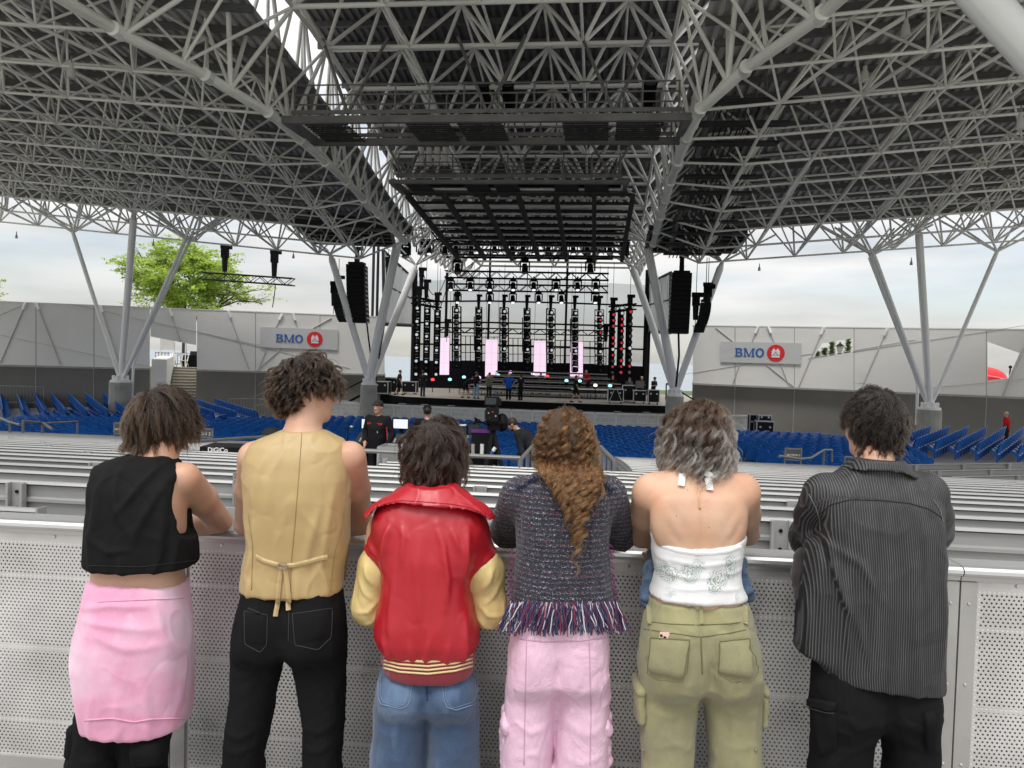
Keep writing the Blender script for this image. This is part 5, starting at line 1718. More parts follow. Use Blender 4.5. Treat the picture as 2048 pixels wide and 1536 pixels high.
line_array('small curved black speaker array at the far left of the stage', jarr(677, 588, 689, 640, 45.5, 1), .5, .6, 7.5)
line_array('small curved black speaker array at the far right of the stage', jarr(1411, 606, 1396, 660, 43, -1), .55, .6, 7.5)
hoist('black hoist over the small curved array at the left', Pw(668, 578, 45.5), 7.5, 1.2)
hoist('black hoist over the small curved array at the right, lower', Pw(1392, 602, 43), 7.5, 1.2)
hoist('black hoist over the small curved array at the right, upper', Pw(1416, 585, 43), 7.5, 1.2)
truss('slim dark truss hanging on two hoists in front of the green tree', P(402, 558, 48), P(587, 571, 47), .42, m=M_DARKGRID, n_hang=0, r=.04)
for px, py, y2, lb in ((450, 506, 536, 'left'), (549, 516, 545, 'right')):
 hoist('big black hoist carrying the slim truss by the tree, %s one' % lb, P(px, py, 47.6), 6.9, 1.35)
# flight cases and boxes on the stage
def flight_case(label, p, sx, sy, sz, m=None, wheels=True, brace=False):
 p = np.asarray(p, float)      # centre of the base
 t = thing('flight_case', label, 'case', p, 'equipment cases around the stage')
 h0 = .14 if wheels else 0
 c = p + EZ * (h0 + sz / 2)
 piece('body', m or M_CASE, t, lambda b: b.box(c, (sx, sy, sz), (E_U, E_W, EZ)))
 e = MB()
 for a in (-1, 1):
  for b_ in (-1, 1):
   e.bar(c + E_U * a * sx / 2 + E_W * b_ * sy / 2 - EZ * sz / 2, c + E_U * a * sx / 2 + E_W * b_ * sy / 2 + EZ * sz / 2, .05, .05)
   e.bar(c + E_U * a * sx / 2 - E_W * sy / 2 + EZ * b_ * sz / 2, c + E_U * a * sx / 2 + E_W * sy / 2 + EZ * b_ * sz / 2, .05, .05)
   e.bar(c - E_U * sx / 2 + E_W * a * sy / 2 + EZ * b_ * sz / 2, c + E_U * sx / 2 + E_W * a * sy / 2 + EZ * b_ * sz / 2, .05, .05)
 e.build('edging', M_EDGE, t)
 piece('latch', M_EDGE, t, lambda b: [b.box(c - E_W * (sy / 2 + .01) + E_U * s_ * sx * .28 + EZ * sz * .2, (.1, .02, .1), (E_U, E_W, EZ)) for s_ in (-1, 1)])
 if brace:
  piece('brace', M_EDGE, t, lambda b: [b.bar(c - E_W * (sy / 2 + .02) + E_U * s_ * sx * .12 + EZ * sz * .4, c - E_W * (sy / 2 + .02) + E_U * s_ * sx * .38 - EZ * sz * .45, .07, .03) for s_ in (-1, 1)])
 if wheels:
  for a in (-1, 1):
   for b_ in (-1, 1):
    piece('caster', M_BLACKSTEEL, t, lambda m_: m_.tube(p + E_U * (a * sx * .36 - .03) + E_W * b_ * sy * .36 + EZ * .07, p + E_U * (a * sx * .36 + .03) + E_W * b_ * sy * .36 + EZ * .07, .07, 10))
 return t
def onst(px, w): q = Pw(px, 790, w); q[2] = SZ; return q
flight_case('black flight case with silver edges at the front left of the stage', onst(765, 51.6), .95, .8, .78)
flight_case('taller black flight case behind the front left one', onst(783, 53.5), 1.0, .9, 1.0)
flight_case('long low black case behind the seated crew at the left of the stage', onst(820, 54), 1.0, .7, .75)
flight_case('black case with a silver A-shaped brace at the right of the stage', onst(1231, 51.2), 1.0, .7, .78, brace=True)
flight_case('tall black rack with a screen at the right of the stage', onst(1279, 52), .8, .7, .72)
flight_case('black case with white edges at the far right of the stage', onst(1307, 51.4), .7, .7, .8)
flight_case('black rack behind the braced case at the right of the stage', onst(1258, 53), .9, .8, 1.0)
for i, (px, w) in enumerate(((684, 49.2), (704, 48.6))):
 q = Pw(px, 803, w); q[2] = -2.0
 t = flight_case('black subwoofer left of the stage front, %s one' % ('farther', 'nearer')[i], q, .85, .7, .72, wheels=False)
q = Pw(1528, 850, 46); q[2] = -2.6
flight_case('black rack with white edges and stacked boxes at the foot of the right wall', q, .95, .7, 1.05)
q2 = q + np.array([0, 0, 1.22])
flight_case('small dark case on top of the rack by the right wall', q2, .7, .5, .3, wheels=False)
q = Pw(1506, 850, 47); q[2] = -2.6
flight_case('narrow tall black box beside the rack by the right wall', q, .5, .6, 1.35)
def monitor(label, c, wd, ht, face, glow=None):
 t = thing('monitor', label, 'screen', c)
 piece('housing', M_CASE, t, lambda m: m.box(c, (wd, .06, ht), (E_U, E_W, EZ)))
 piece('display', face, t, lambda m: m.box(c - E_W * .034, (wd * .9, .008, ht * .86), (E_U, E_W, EZ)))
 piece('stand', M_CASE, t, lambda m: m.box(c - EZ * (ht / 2 + .08) + E_W * .05, (.08, .06, .22), (E_U, E_W, EZ)))
 return t
q = onst(1279, 52) + EZ * 1.25
monitor('square grey monitor on the rack at the right of the stage', q, .62, .55, mat('grey_display', (.12, .12, .13), .3))
for px, w, s_, lb in ((712, 49.5, -1, 'left'), (1375, 47.5, 1, 'right')):
 q = Pw(px, 800, w)
 t = thing('stage_stair', 'black sloping stair rail at the %s corner of the stage' % lb, 'stairs', np.array([q[0], q[1], -2.6]))
 a = np.array([q[0] + s_ * 1.6, q[1] - .4, -2.0]); b = np.array([q[0] - s_ * 1.3, q[1], SZ + .6])
 piece('stringer', M_BLACK, t, lambda m: m.bar(a, b, .9, .14))
 piece('rail', M_BLACK, t, lambda m: (m.tube(a + EZ * .9, b + EZ * .9, .05, 6), m.tube(a, a + EZ * .9, .04, 6), m.tube(b, b + EZ * .9, .04, 6)))
for i, (x, y, c_) in enumerate(((577, 843, 'red'), (737, 830, 'cyan'), (815, 832, 'pink'), (912, 820, 'cyan'), (975, 804, 'pink'), (1090, 812, 'white'), (1165, 826, 'red'), (1262, 848, 'cyan'), (1330, 850, 'cyan'), (1410, 872, 'white'), (1485, 874, 'cyan'), (665, 842, 'cyan'))):
 p = Pw(*Z4(x, y), 55.2 + (870 - y) * .1)
 colr = {'red': (1, .08, .06), 'cyan': (.45, .95, .95), 'pink': (.95, .6, .95), 'white': (1, .97, .97)}[c_]
 t = thing('glow_lantern', '%s glowing lantern on the stage risers, %s of the row' % (c_, pos[i]), 'lantern', p - EZ * .18, 'glowing lanterns on the risers')
 piece('globe', emis('lantern_' + c_, colr, .85), t, lambda m: m.ball(p, (.15, .15, .12), 10, 6), True)
 piece('base', M_BLACK, t, lambda m: m.tube(p - EZ * .24, p - EZ * .1, .13, 8))
 tube_obj('stem', p - EZ * .2, np.array([p[0], p[1], SZ]), .03, M_BLACK, t, 5)
# crew on the stage and at the sound desk
M_SKIN = {}
def skin(name, col):
 if name in M_SKIN: return M_SKIN[name]
 m, nt, n, l, b = nodes_of(name)
 tc = n.new('ShaderNodeTexCoord')
 nz = n.new('ShaderNodeTexNoise'); nz.inputs['Scale'].default_value = 9; nz.inputs['Detail'].default_value = 4
 l.new(tc.outputs['Object'], nz.inputs['Vector'])
 r = n.new('ShaderNodeValToRGB')
 r.color_ramp.elements[0].position = .3; r.color_ramp.elements[1].position = .72
 r.color_ramp.elements[0].color = (col[0] * 1.03, col[1] * 1.05, col[2] * 1.10, 1)
 r.color_ramp.elements[1].color = (col[0] * .95, col[1] * .79, col[2] * .74, 1)
 l.new(nz.outputs['Fac'], r.inputs[0])
 n2 = n.new('ShaderNodeTexNoise'); n2.inputs['Scale'].default_value = 260; n2.inputs['Detail'].default_value = 2
 l.new(tc.outputs['Object'], n2.inputs['Vector'])
 mx = n.new('ShaderNodeMixRGB'); mx.blend_type = 'MULTIPLY'; mx.inputs[0].default_value = .14
 l.new(r.outputs[0], mx.inputs[1]); l.new(n2.outputs['Fac'], mx.inputs[2])
 l.new(mx.outputs[0], b.inputs['Base Color'])
 b.inputs['Roughness'].default_value = .48
 b.inputs['Subsurface Weight'].default_value = .12
 b.inputs['Subsurface Radius'].default_value = (1, .35, .2)
 b.inputs['Subsurface Scale'].default_value = .012
 bp = n.new('ShaderNodeBump'); bp.inputs['Strength'].default_value = .12; bp.inputs['Distance'].default_value = .002
 l.new(n2.outputs['Fac'], bp.inputs['Height']); l.new(bp.outputs[0], b.inputs['Normal'])
 M_SKIN[name] = m
 return m
SKIN_A = skin('skin_light', (.52, .31, .215))
CLOTH = {}
def cloth(name, col, rough=.85, **k):
 return mat('cloth_' + name, col, rough, var=k.pop('var', .12), vscale=k.pop('vscale', 4), bump=k.pop('bump', .15), bscale=k.pop('bscale', 300), spec=.12, **k)
def crew(label, feet, H, face, top, bottom, hairc, arms=((.26, .0, 1.12, .24, .18, .92), (.26, .0, 1.12, .24, .18, .92)), stride=0.0, lean=0.0, short_sleeve=True, shorts=False,
  cap=None, long_hair=False, h=.028, sit=False, beard=False, group='crew members around the stage', extra=None, wide=1.0):
 """figure facing angle FACE (0 = away from the viewer, pi = towards); arms = (elbow x,y,z, hand x,y,z) right, left, in metres for 1.75 m"""
 feet = np.asarray(feet, float)
 k = H / 1.75
 c, s = math.cos(face), math.sin(face)
 def G(x, y, z):
  if z > .92 and lean:
   dz = z - .92; y, z = y * math.cos(lean) + dz * math.sin(lean), .92 + dz * math.cos(lean) - y * math.sin(lean)
  x, y, z = x * k, y * k, z * k
  return feet + np.array([x * c - y * s, x * s + y * c, z])
 t = thing('person', label, 'person', feet, group)
 lo, hi = feet - [1.0 * k, 1.0 * k, .08], feet + [1.0 * k, 1.0 * k, 1.95 * k]
 W_ = wide
 sh = [(s_ * .185 * W_, 0, 1.42) for s_ in (1, -1)]
 el = [(s_ * a[0], a[1], a[2]) for s_, a in zip((1, -1), arms)]
 hd = [(s_ * a[3], a[4], a[5]) for s_, a in zip((1, -1), arms)]
 ft = [(.1, stride * .5, .05), (-.1, -stride * .5, .05)]
 kn = [(.1, stride * .3 + .03, .5), (-.1, -stride * .2 + .04, .5)]
 hp = [(.09, 0, .9), (-.09, 0, .9)]
 f = Field(lo, hi, h)
 f.ell(G(0, .02, 1.64), np.array([.078, .096, .118]) * k, .02, np.array([[c, s, 0], [-s, c, 0], [0, 0, 1]]))
 f.cap(G(0, .03, 1.56), G(0, .06, 1.55), .058 * k, .05 * k)
 f.cap(G(0, .10, 1.625), G(0, .118, 1.605), .018 * k, .018 * k, .01)
 for s_ in (1, -1): f.ell(G(s_ * .08, 0, 1.63), np.array([.02, .03, .035]) * k, .01)
 f.cap(G(0, 0, 1.42), G(0, .01, 1.56), .058 * k, .052 * k)
 f.chain([G(0, 0, .92), G(0, .01, 1.15), G(0, 0, 1.36)], np.array([.12, .115, .12]) * k, .05)
 for i in (0, 1):
  f.chain([G(*sh[i]), G(*el[i]), G(*hd[i])], np.array([.05, .04, .03]) * k, .025)
  e, q = np.array(el[i]), np.array(hd[i])
  d = (q - e) / max(np.linalg.norm(q - e), 1e-6)
  f.cap(G(*q), G(*(q + d * .08)), .036 * k, .03 * k, .02)
  for j in range(4):
   o = np.array([.0, 0, 0]) + np.array([(j - 1.5) * .017, .01, 0])
   f.cap(G(*(q + d * .08 + o)), G(*(q + d * .15 + o + np.array([0, .02, -.01]))), .0105 * k, .009 * k, .006)
  f.cap(G(*(q + d * .02 + np.array([0, .025, 0]))), G(*(q + d * .09 + np.array([0, .055, 0]))), .012 * k, .01 * k, .008)
  if not sit:
   f.chain([G(*hp[i]), G(*kn[i]), G(*ft[i])], np.array([.075, .052, .038]) * k, .03)
 v, F = f.nets(); mesh_from('body', smooth_v(v, F, 1), F, SKIN_A, t)
 f = Field(lo, hi, h)
 f.chain([G(0, .0, .90), G(0, .01, 1.05), G(0, .01, 1.22), G(0, .0, 1.36)], np.array([.155, .15, .155, .125]) * k * np.array([W_] * 4), .06)
 f.cap(G(.09 * W_, .0, 1.30), G(-.09 * W_, .0, 1.30), .13 * k, None, .05)
 f.cap(G(.17 * W_, 0, 1.41), G(-.17 * W_, 0, 1.41), .068 * k, None, .05)
 for i in (0, 1):
  e = np.array(el[i]); s0 = np.array(sh[i])
  if short_sleeve: f.cap(G(*s0), G(*(s0 + (e - s0) * .72)), .075 * k, .068 * k, .04)
  else: f.chain([G(*s0), G(*e), G(*(e + (np.array(hd[i]) - e) * .82))], np.array([.072, .06, .05]) * k, .035)
 v, F = f.nets(); v = smooth_v(v, F, 1); n_ = vnormals(v, F); v = v + n_ * (fbm(v * 9, 2, 3) * .008)[:, None]
 so = mesh_from('shirt', v, F, top, t)
 f = Field(lo, hi, h)
 f.cap(G(.055 * W_, 0, .93), G(-.055 * W_, 0, .93), .125 * k, None, .05)
 for i in (0, 1):
  if sit:
   kk = (kn[i][0], .42, .86)
   f.chain([G(*hp[i]), G(kn[i][0], .38, .9), G(kn[i][0], .40, .45)], np.array([.1, .075, .06]) * k, .03)
  elif shorts: f.cap(G(*hp[i]), G(*(np.array(hp[i]) * .15 + np.array(kn[i]) * .85)), .105 * k, .085 * k, .03)
  else: f.chain([G(*hp[i]), G(*kn[i]), G(*(np.array(ft[i]) + [0, 0, .04]))], np.array([.1, .078, .068]) * k, .03)
 v, F = f.nets(); v = smooth_v(v, F, 1); n_ = vnormals(v, F); v = v + n_ * (fbm(v * 8, 2, 9) * .007)[:, None]
 mesh_from('shorts' if shorts else 'trousers', v, F, bottom, t)
 for i in (0, 1):
  p = np.array(ft[i]) if not sit else np.array([kn[i][0], .44, .4])
  f = Field(G(*p) - .25, G(*p) + .25, h * .8)
  f.cap(G(p[0], p[1] - .04, p[2] - .0), G(p[0], p[1] + .15, p[2] - .012), .046 * k, .038 * k)
  v, F = f.nets(); mesh_from('shoe', v, F, M_CASE, t)
 f = Field(G(0, 0, 1.62) - .4, G(0, 0, 1.62) + .3, h * .6)
 Rr = np.array([[c, s, 0], [-s, c, 0], [0, 0, 1]])
 f.ell(G(0, -.012, 1.675), np.array([.09, .108, .105]) * k, .01, Rr)
 if long_hair: f.ell(G(0, -.05, 1.55), np.array([.09, .07, .18]) * k, .03, Rr)
 f.ell(G(0, .085, 1.60), np.array([.075, .085, .08]) * k, .01, Rr, cut=True)
 v, F = f.nets(); mesh_from('hair', v, F, hairc, t)
 if cap is not None:
  f = Field(G(0, 0, 1.7) - .35, G(0, 0, 1.7) + .3, h * .6)
  f.ell(G(0, 0, 1.70), np.array([.096, .112, .085]) * k, .01, Rr)
  f.tilt(G(0, 0, 1.685), (0, 0, -1))
  f.cap(G(-.05, .10, 1.69), G(.05, .10, 1.69), .035 * k, None, .012, flat=(1, 1, 2.2))
  v, F = f.nets(); mesh_from('cap', v, F, cap, t)
 if beard:
  f = Field(G(0, .05, 1.58) - .2, G(0, .05, 1.58) + .2, h * .5)
  f.ell(G(0, .06, 1.565), np.array([.06, .06, .05]) * k, .01, Rr)
  v, F = f.nets(); mesh_from('beard', v, F, hairc, t)
 if extra: extra(t, G)
 return t
C_BLACK = cloth('black', (.012, .012, .014)); C_DKJEAN = cloth('dark_jeans', (.02, .024, .035)); C_LJEAN = cloth('light_jeans', (.22, .32, .46))
C_BLUE = cloth('royal_blue', (.012, .09, .42)); C_RED = cloth('crew_red', (.42, .012, .02)); C_GREY = cloth('crew_grey', (.1, .1, .1)); C_KHAKI = cloth('khaki', (.2, .16, .11))
H_DARK = mat('hair_dark', (.022, .015, .011), .6, var=.3, vscale=40, stretch=(4, 4, 1)); H_BROWN = mat('hair_brownish', (.09, .055, .03), .6, var=.3, vscale=40, stretch=(4, 4, 1)); H_GREY = mat('hair_greyish', (.4, .38, .36), .6, var=.2, vscale=40)
def plaid():
 m, nt, n, l, b = nodes_of('plaid_shirt')
 tc = n.new('ShaderNodeTexCoord'); ch = n.new('ShaderNodeTexChecker')
 ch.inputs['Scale'].default_value = 13
 ch.inputs['Color1'].default_value = (.32, .26, .16, 1); ch.inputs['Color2'].default_value = (.03, .03, .035, 1)
 l.new(tc.outputs['Object'], ch.inputs['Vector']); l.new(ch.outputs['Color'], b.inputs['Base Color']); b.inputs['Roughness'].default_value = .9
 return m
AK = ((.36, -.02, 1.16, .2, .12, 1.0), (.36, -.02, 1.16, .2, .12, 1.0))
DOWN = ((.25, -.02, 1.14, .24, .12, .9), (.25, -.02, 1.14, .24, .12, .9))
FRONT = ((.24, .06, 1.14, .1, .3, 1.12), (.24, .06, 1.14, .1, .3, 1.12))
FOLD = ((.25, .06, 1.15, .03, .2, 1.2), (.25, .06, 1.15, .03, .2, 1.14))
crew('person in dark clothes and shorts walking beside the flight cases at stage left', onst(797, 52.2), 1.72, -1.2, C_BLACK, C_BLACK, H_DARK, DOWN, .5, .12, shorts=True)
crew('person in black with dark jeans standing by the left lamp columns', onst(845, 51.3), 1.74, -.3, C_BLACK, C_DKJEAN, H_DARK, FRONT)
crew('person in black shorts bending forward on the stage left of the jeans', onst(930, 51.6), 1.75, -1.0, C_BLACK, C_BLACK, H_DARK, ((.2, .15, 1.0, .12, .3, .72), (.2, .15, 1.0, .12, .3, .72)), .35, .95, shorts=True)
crew('person in a black shirt and light blue jeans on the stage front', onst(952, 51.0), 1.77, -.7, C_BLACK, C_LJEAN, H_BROWN, FRONT, .12)
crew('person in a plaid shirt standing with back turned on the stage', onst(978, 52.4), 1.73, 0.1, plaid(), C_DKJEAN, H_BROWN, FRONT, wide=1.15)
crew('stout person in a royal blue shirt with hands on hips on the stage', onst(1017, 50.5), 1.74, -.05, C_BLUE, C_BLACK, H_GREY, AK, wide=1.3)
crew('person all in black standing right of the royal blue shirt', onst(1041, 50.7), 1.68, .7, C_BLACK, C_BLACK, H_DARK, DOWN)
crew('long haired person in black shorts walking along the stage front', onst(1151, 50.6), 1.74, -1.4, C_BLACK, C_BLACK, H_BROWN, DOWN, .55, .05, shorts=True, long_hair=True)
q = Pw(1176, 790, 58); crew('person in a red top with pale hair behind the risers', [q[0], q[1], -.60], 1.7, 2.2, C_RED, C_BLACK, H_GREY, FRONT, 0, .35)
for i, (px, w, dz, cl, hr, lb) in enumerate(((1082, 62, .55, C_BLACK, H_DARK, 'person in black seen over the top riser beside a pink screen'), (1225, 57, -.2, C_BLACK, H_BROWN, 'person in black standing behind the braced case'),
          (1256, 54, -.45, C_GREY, H_BROWN, 'person in grey leaning over the desk at stage right'), (1281, 56, -.2, C_BLACK, H_GREY, 'pale haired person in black behind the stage right monitor'), (1306, 54.5, -.25, C_BLACK, H_DARK, 'person in a dark cap at the far right of the stage'))):
 q = onst(px, w)
 crew(lb, q, 1.72, 2.6 + i * .3, cl, C_BLACK, hr, FOLD, 0, .15 if i != 2 else .5, cap=C_BLACK if i == 4 else None)
q = Pw(1447, 850, 47.6); q[2] = -2.6
crew('person in dark clothes leaning on the barricade right of the stage', q, 1.72, 2.8, C_BLACK, C_DKJEAN, H_DARK, FRONT, 0, .5)
q = P(2013, 880, 41); q[2] = -2.0
crew('person in a red top with fair hair by the far right wall', q, 1.66, .6, C_RED, C_BLACK, mat('hair_fair', (.42, .33, .2), .6), DOWN, 0, .1, short_sleeve=False)
# sound desk crew
M_PRINT = mat('print_red', (.6, .04, .03), .7, var=.05); M_PRINTW = mat('print_white', (.55, .55, .55), .7, var=.05)
def desk(px, Y): q = P(px, 900, Y); q[2] = fz(E_W @ (q - V0)) + .12; return q
def prints(t, G):
 a, b = G(-.13, .155, 1.34), G(.13, .155, 1.34)
 r = (b - a) / np.linalg.norm(b - a)
 nf = G(0, 1, 1.3) - G(0, 0, 1.3); nf /= np.linalg.norm(nf)
 for s_, bd in ((.105, 'RAL'), (-.105, 'BROY')):
  text_mesh(bd, 'chest_print', .055, .002, M_PRINT, t, G(s_, .146, 1.325), (-r, (0, 0, 1)), .002)
 c0 = G(-.05, .168, 1.16)
 piece('shirt_emblem', M_PRINTW, t, lambda m: m.prism([c0 + (-r) * x + EZ * z for x, z in ((-.05, .0), (-.02, .045), (0, .02), (.03, .05), (.05, .0), (.02, -.015), (.03, -.05), (0, -.03), (-.03, -.045), (-.015, -.01))], nf * .004))
 for j, ch in enumerate('HARLEY'[:5]):
  p = lerp(G(-.245, .075, 1.25), G(-.27, .085, 1.0), j / 5)
  text_mesh('/', 'sleeve_print', .06, .002, M_PRINT, t, p + nf * .02, (-r, (0, 0, 1)), .004)
capm = cloth('cap_olive', (.035, .03, .022))
crew('crew member in a black long sleeved printed top and cap at the sound desk', desk(755, 15.4), 1.80, PI - .35, C_BLACK, C_BLACK, H_DARK, ((.31, -.06, 1.14, .2, .14, .95), (.3, -.04, 1.13, .25, .10, .90)), 0, 0, short_sleeve=False, cap=capm, h=.018, beard=False, extra=prints, wide=1.12, group='sound desk crew')
crew('crew member in a black shirt and backward black cap seen from behind at the desk', desk(853, 17.0), 1.80, .2, C_BLACK, C_DKJEAN, H_DARK, ((.26, .05, 1.14, .16, .25, 1.05), (.36, .1, 1.1, .52, .25, 1.02)), 0, .05, cap=C_BLACK, h=.018, beard=True, group='sound desk crew')
crew('bearded crew member in a dark hooded top bending over beside the camera', desk(1074, 15.5), 1.78, 1.25, cloth('hoodie', (.022, .024, .028)), C_BLACK, H_DARK, ((.22, .2, 1.05, .15, .35, .8), (.22, .2, 1.05, .15, .35, .8)), .2, .80, short_sleeve=False, h=.018, beard=True, group='sound desk crew')
# sound desk gear
M_SCR = emis('screen_light', (.78, .82, .85), .62)
def gear_box(nm, label, cat, c, size, m, parts=()):
 c = np.asarray(c)
 t = thing(nm, label, cat, c - EZ * size[2] / 2)
 piece('housing', m, t, lambda b: b.box(c, size, (E_U, E_W, EZ)))
 for pn, off, sz, pm in parts:
  piece(pn, pm, t, lambda b: b.box(c + E_U * off[0] + E_W * off[1] + EZ * off[2], sz, (E_U, E_W, EZ)))
 return t
d0 = desk(772, 16.3)
zd = d0[2]
b = MB()
for x0_, x1_ in ((-4.3, 2.2),): b.prism([np.array([x0_, 13.2, desk(772, 13.2)[2] - .01]), np.array([x1_, 13.2, desk(772, 13.2)[2] - .01]), np.array([x1_, 19, desk(772, 19)[2] - .01]), np.array([x0_, 19, desk(772, 19)[2] - .01])], (0, 0, -.1))
tag(b.build('sound_platform', M_DARKGRID), kind='structure')
con = thing('mixing_console', 'long black mixing console with two bright screens behind the cap wearer', 'mixing desk', d0)
A = P(722, 880, 16.6); B = P(818, 880, 16.4)
ln = np.linalg.norm(B - A); cc = (A + B) / 2
piece('console_body', M_CASE, con, lambda m: m.box((cc[0], cc[1], zd + .86), (ln + .2, .9, .22)))
piece('console_face', M_DARKGRID, con, lambda m: m.box((cc[0], cc[1] - .1, zd + 1.0), (ln + .1, .7, .06), ((1, 0, 0), (0, .95, .3), (0, -.3, .95))))
for x in np.linspace(-.45, .45, 9):
 piece('fader_bank', M_EDGE, con, lambda m: m.box((cc[0] + x * ln, cc[1] - .2, zd + 1.02), (.035, .2, .012), ((1, 0, 0), (0, .95, .3), (0, -.3, .95))))
piece('console_stand', M_CASE, con, lambda m: (m.box((cc[0], cc[1], zd + .38), (ln, .6, .72)), m.box((cc[0], cc[1] - .32, zd + .38), (ln * .96, .05, .6))))
piece('case_badge', M_EDGE, con, lambda m: m.box((P(717, 884, 16.1)[0], cc[1] - .46, zd + .84), (.1, .02, .14)))
for px0, px1, lb in ((723, 752, 'left bright screen of the mixing console, behind the cap wearer'), (786, 818, 'right bright screen of the mixing console')):
 a, b = P(px0, 838, 16.7), P(px1, 857, 16.7)
 monitor(lb, (a + b) / 2, abs(b[0] - a[0]), abs(a[2] - b[2]) + .03, M_SCR)
piece('rack', M_CASE, con, lambda m: m.box((cc[0] - ln * .6, cc[1], zd + .45), (.5, .7, .8)))
q = desk(797, 14.6)
flight_case('grey flight case with metal edges in front of the sound desk', q, .62, .55, .78, M_GREYCASE, True)
q = P(891, 848, 17.2)
gear_box('speaker', 'small black monitor speaker standing on the sound desk', 'speaker', q, (.24, .22, .28), M_CASE, (('woofer', (0, -.115, -.04), (.13, .02, .13), M_DARKGRID), ('tweeter', (0, -.115, .08), (.06, .02, .06), M_DARKGRID)))
dt = desk(915, 16.8)
tb = thing('equipment_table', 'black equipment table with screens beside the broadcast camera', 'table', dt)
piece('table_top', M_CASE, tb, lambda m: m.box((dt[0], dt[1], dt[2] + .95), (1.7, .8, .05)))
for sx in (-.8, .8):
 for sy in (-.35, .35): piece('leg', M_CASE, tb, lambda m: m.box((dt[0] + sx, dt[1] + sy, dt[2] + .46), (.05, .05, .92)))
piece('skirt', M_CURT, tb, lambda m: m.box((dt[0], dt[1] - .36, dt[2] + .5), (1.66, .02, .8)))
for i, (px, py, wd) in enumerate(((921, 864, .3), (948, 858, .26))):
 monitor('dark screen with a pale rim on the equipment table, %s one' % ('left', 'right')[i], P(px, py, 16.5), wd, .24, mat('dark_display', (.03, .035, .045), .2))
for i in range(7):
 c = P(912 + i * 8, 876, 16.3)
 t = thing('lens_jar', 'small pale knob topped pot in a row under the screens, %s' % pos[i], 'jar', c, 'small pots under the screens')
 piece('body', M_EDGE, t, lambda m: m.tube(c, c + EZ * .06, .03, 8)); piece('cap', M_CASE, t, lambda m: m.tube(c + EZ * .06, c + EZ * .085, .02, 8))
q = P(925, 850, 17)
gear_box('paper_tray', 'flat white papers lying on the equipment table', 'papers', q + EZ * -.0, (.16, .2, .02), M_WLET, (('clip', (0, -.05, .015), (.05, .02, .01), M_EDGE),))
cp = P(985, 870, 14.6); zg = desk(985, 14.6)[2]
bc = thing('broadcast_camera', 'black broadcast camera on a tripod with a big viewfinder on top', 'camera', (cp[0], cp[1], zg))
def cb(nm, px, py, sx, sy, sz, m=M_CASE, dy=0.):
 c = P(px, py, 14.6) + [0, dy, 0]
 return piece(nm, m, bc, lambda b: b.box(c, (sx, sy, sz)))
cb('viewfinder', 984, 802, .28, .16, .17); cb('viewfinder_screen', 982, 802, .2, .01, .12, mat('vf_screen', (.05, .055, .06), .2), -.087); cb('viewfinder_hood', 1000, 804, .05, .2, .12)
cb('viewfinder_arm', 986, 815, .1, .1, .07)
cb('camera_body', 985, 828, .24, .5, .24); cb('camera_side_panel', 971, 828, .02, .3, .16, M_DARKGRID, -.1)
for i, (px, py) in enumerate(((978, 824), (986, 822), (992, 830), (980, 834))): cb('control_knob', px, py, .025, .02, .025, (M_EDGE, M_PRINT, M_EDGE, M_DARKGRID)[i], -.26)
cb('camera_plate', 988, 843, .3, .4, .05); cb('fluid_head', 988, 852, .24, .28, .14)
piece('lens', M_CASE, bc, lambda b: b.tube(P(986, 828, 14.6) + [0, .25, 0], P(986, 826, 14.6) + [0, .75, 0], .08, 12, .1))
piece('pan_handle', M_CASE, bc, lambda b: (b.tube(P(982, 850, 14.6) + [0, -.1, 0], P(955, 842, 14.2), .018, 6), b.tube(P(955, 842, 14.2), P(950, 836, 14.1), .024, 6)))
piece('zoom_control', M_CASE, bc, lambda b: (b.ball(P(956, 842, 14.2), (.05, .05, .04)), b.ball(P(949, 845, 14.15), (.03, .03, .04))))
for i, (px, dy) in enumerate(((962, -.3), (1022, -.2), (996, .6))):
 f = P(px, 920, 14.6) + [0, dy, 0]; f[2] = zg
 piece('tripod_leg', M_CASE, bc, lambda b: (b.bar(P(986, 862, 14.6), lerp(P(986, 862, 14.6), f, .55), .09, .05), b.bar(lerp(P(986, 862, 14.6), f, .5), f, .06, .035)))
 piece('leg_clamp', M_EDGE, bc, lambda b: b.box(lerp(P(986, 862, 14.6), f, .55), (.1, .07, .05)))
piece('counterweight_bag', M_CASE, bc, lambda b: b.ball(P(1004, 846, 14.6) + [.0, .1, 0], (.13, .2, .18)))
pc = P(967, 858, 14.9)
gear_box('camera_bag', 'black bag with a purple flap hanging under the camera', 'bag', P(966, 880, 15), (.42, .3, .44), M_CASE, (('flap', (0, -.152, .19), (.42, .02, .07), mat('purple_flap', (.14, .03, .22), .8)),))
for i, (px, py, m_) in enumerate(((946, 900, M_EDGE), (964, 900, M_WLET), (984, 905, M_WLET))):
 a = P(px, py, 14.5)
 t = thing('pole_bundle', ['silver folded pole leaning under the camera', 'white upright folded pole under the camera', 'white bottle shaped canister with a blue label by the tripod'][i], 'pole' if i < 2 else 'canister', a - EZ * .17)
 dd = np.array([-.03, 0, 1]) if i == 0 else np.array([0, 0, 1.0]) if i == 1 else np.array([.5, 0, .8])
 piece('shaft', m_, t, lambda b: b.tube(a - dd * .15, a + dd * .12, .035, 8)); piece('end_cap', M_CASE if i < 2 else M_BMOB, t, lambda b: b.tube(a + dd * (.12 if i < 2 else -.06), a + dd * (.15 if i < 2 else .04), .037, 8))
q = desk(1006, 14.9)
flight_case('open black crate beside the camera tripod', q + E_U * .35, .7, .5, .5, None, False)
ms = desk(695, 18.5); mt = P(695, 856, 18.5)
t = thing('microphone_stand', 'slim black microphone stand left of the mixing console', 'microphone stand', ms)
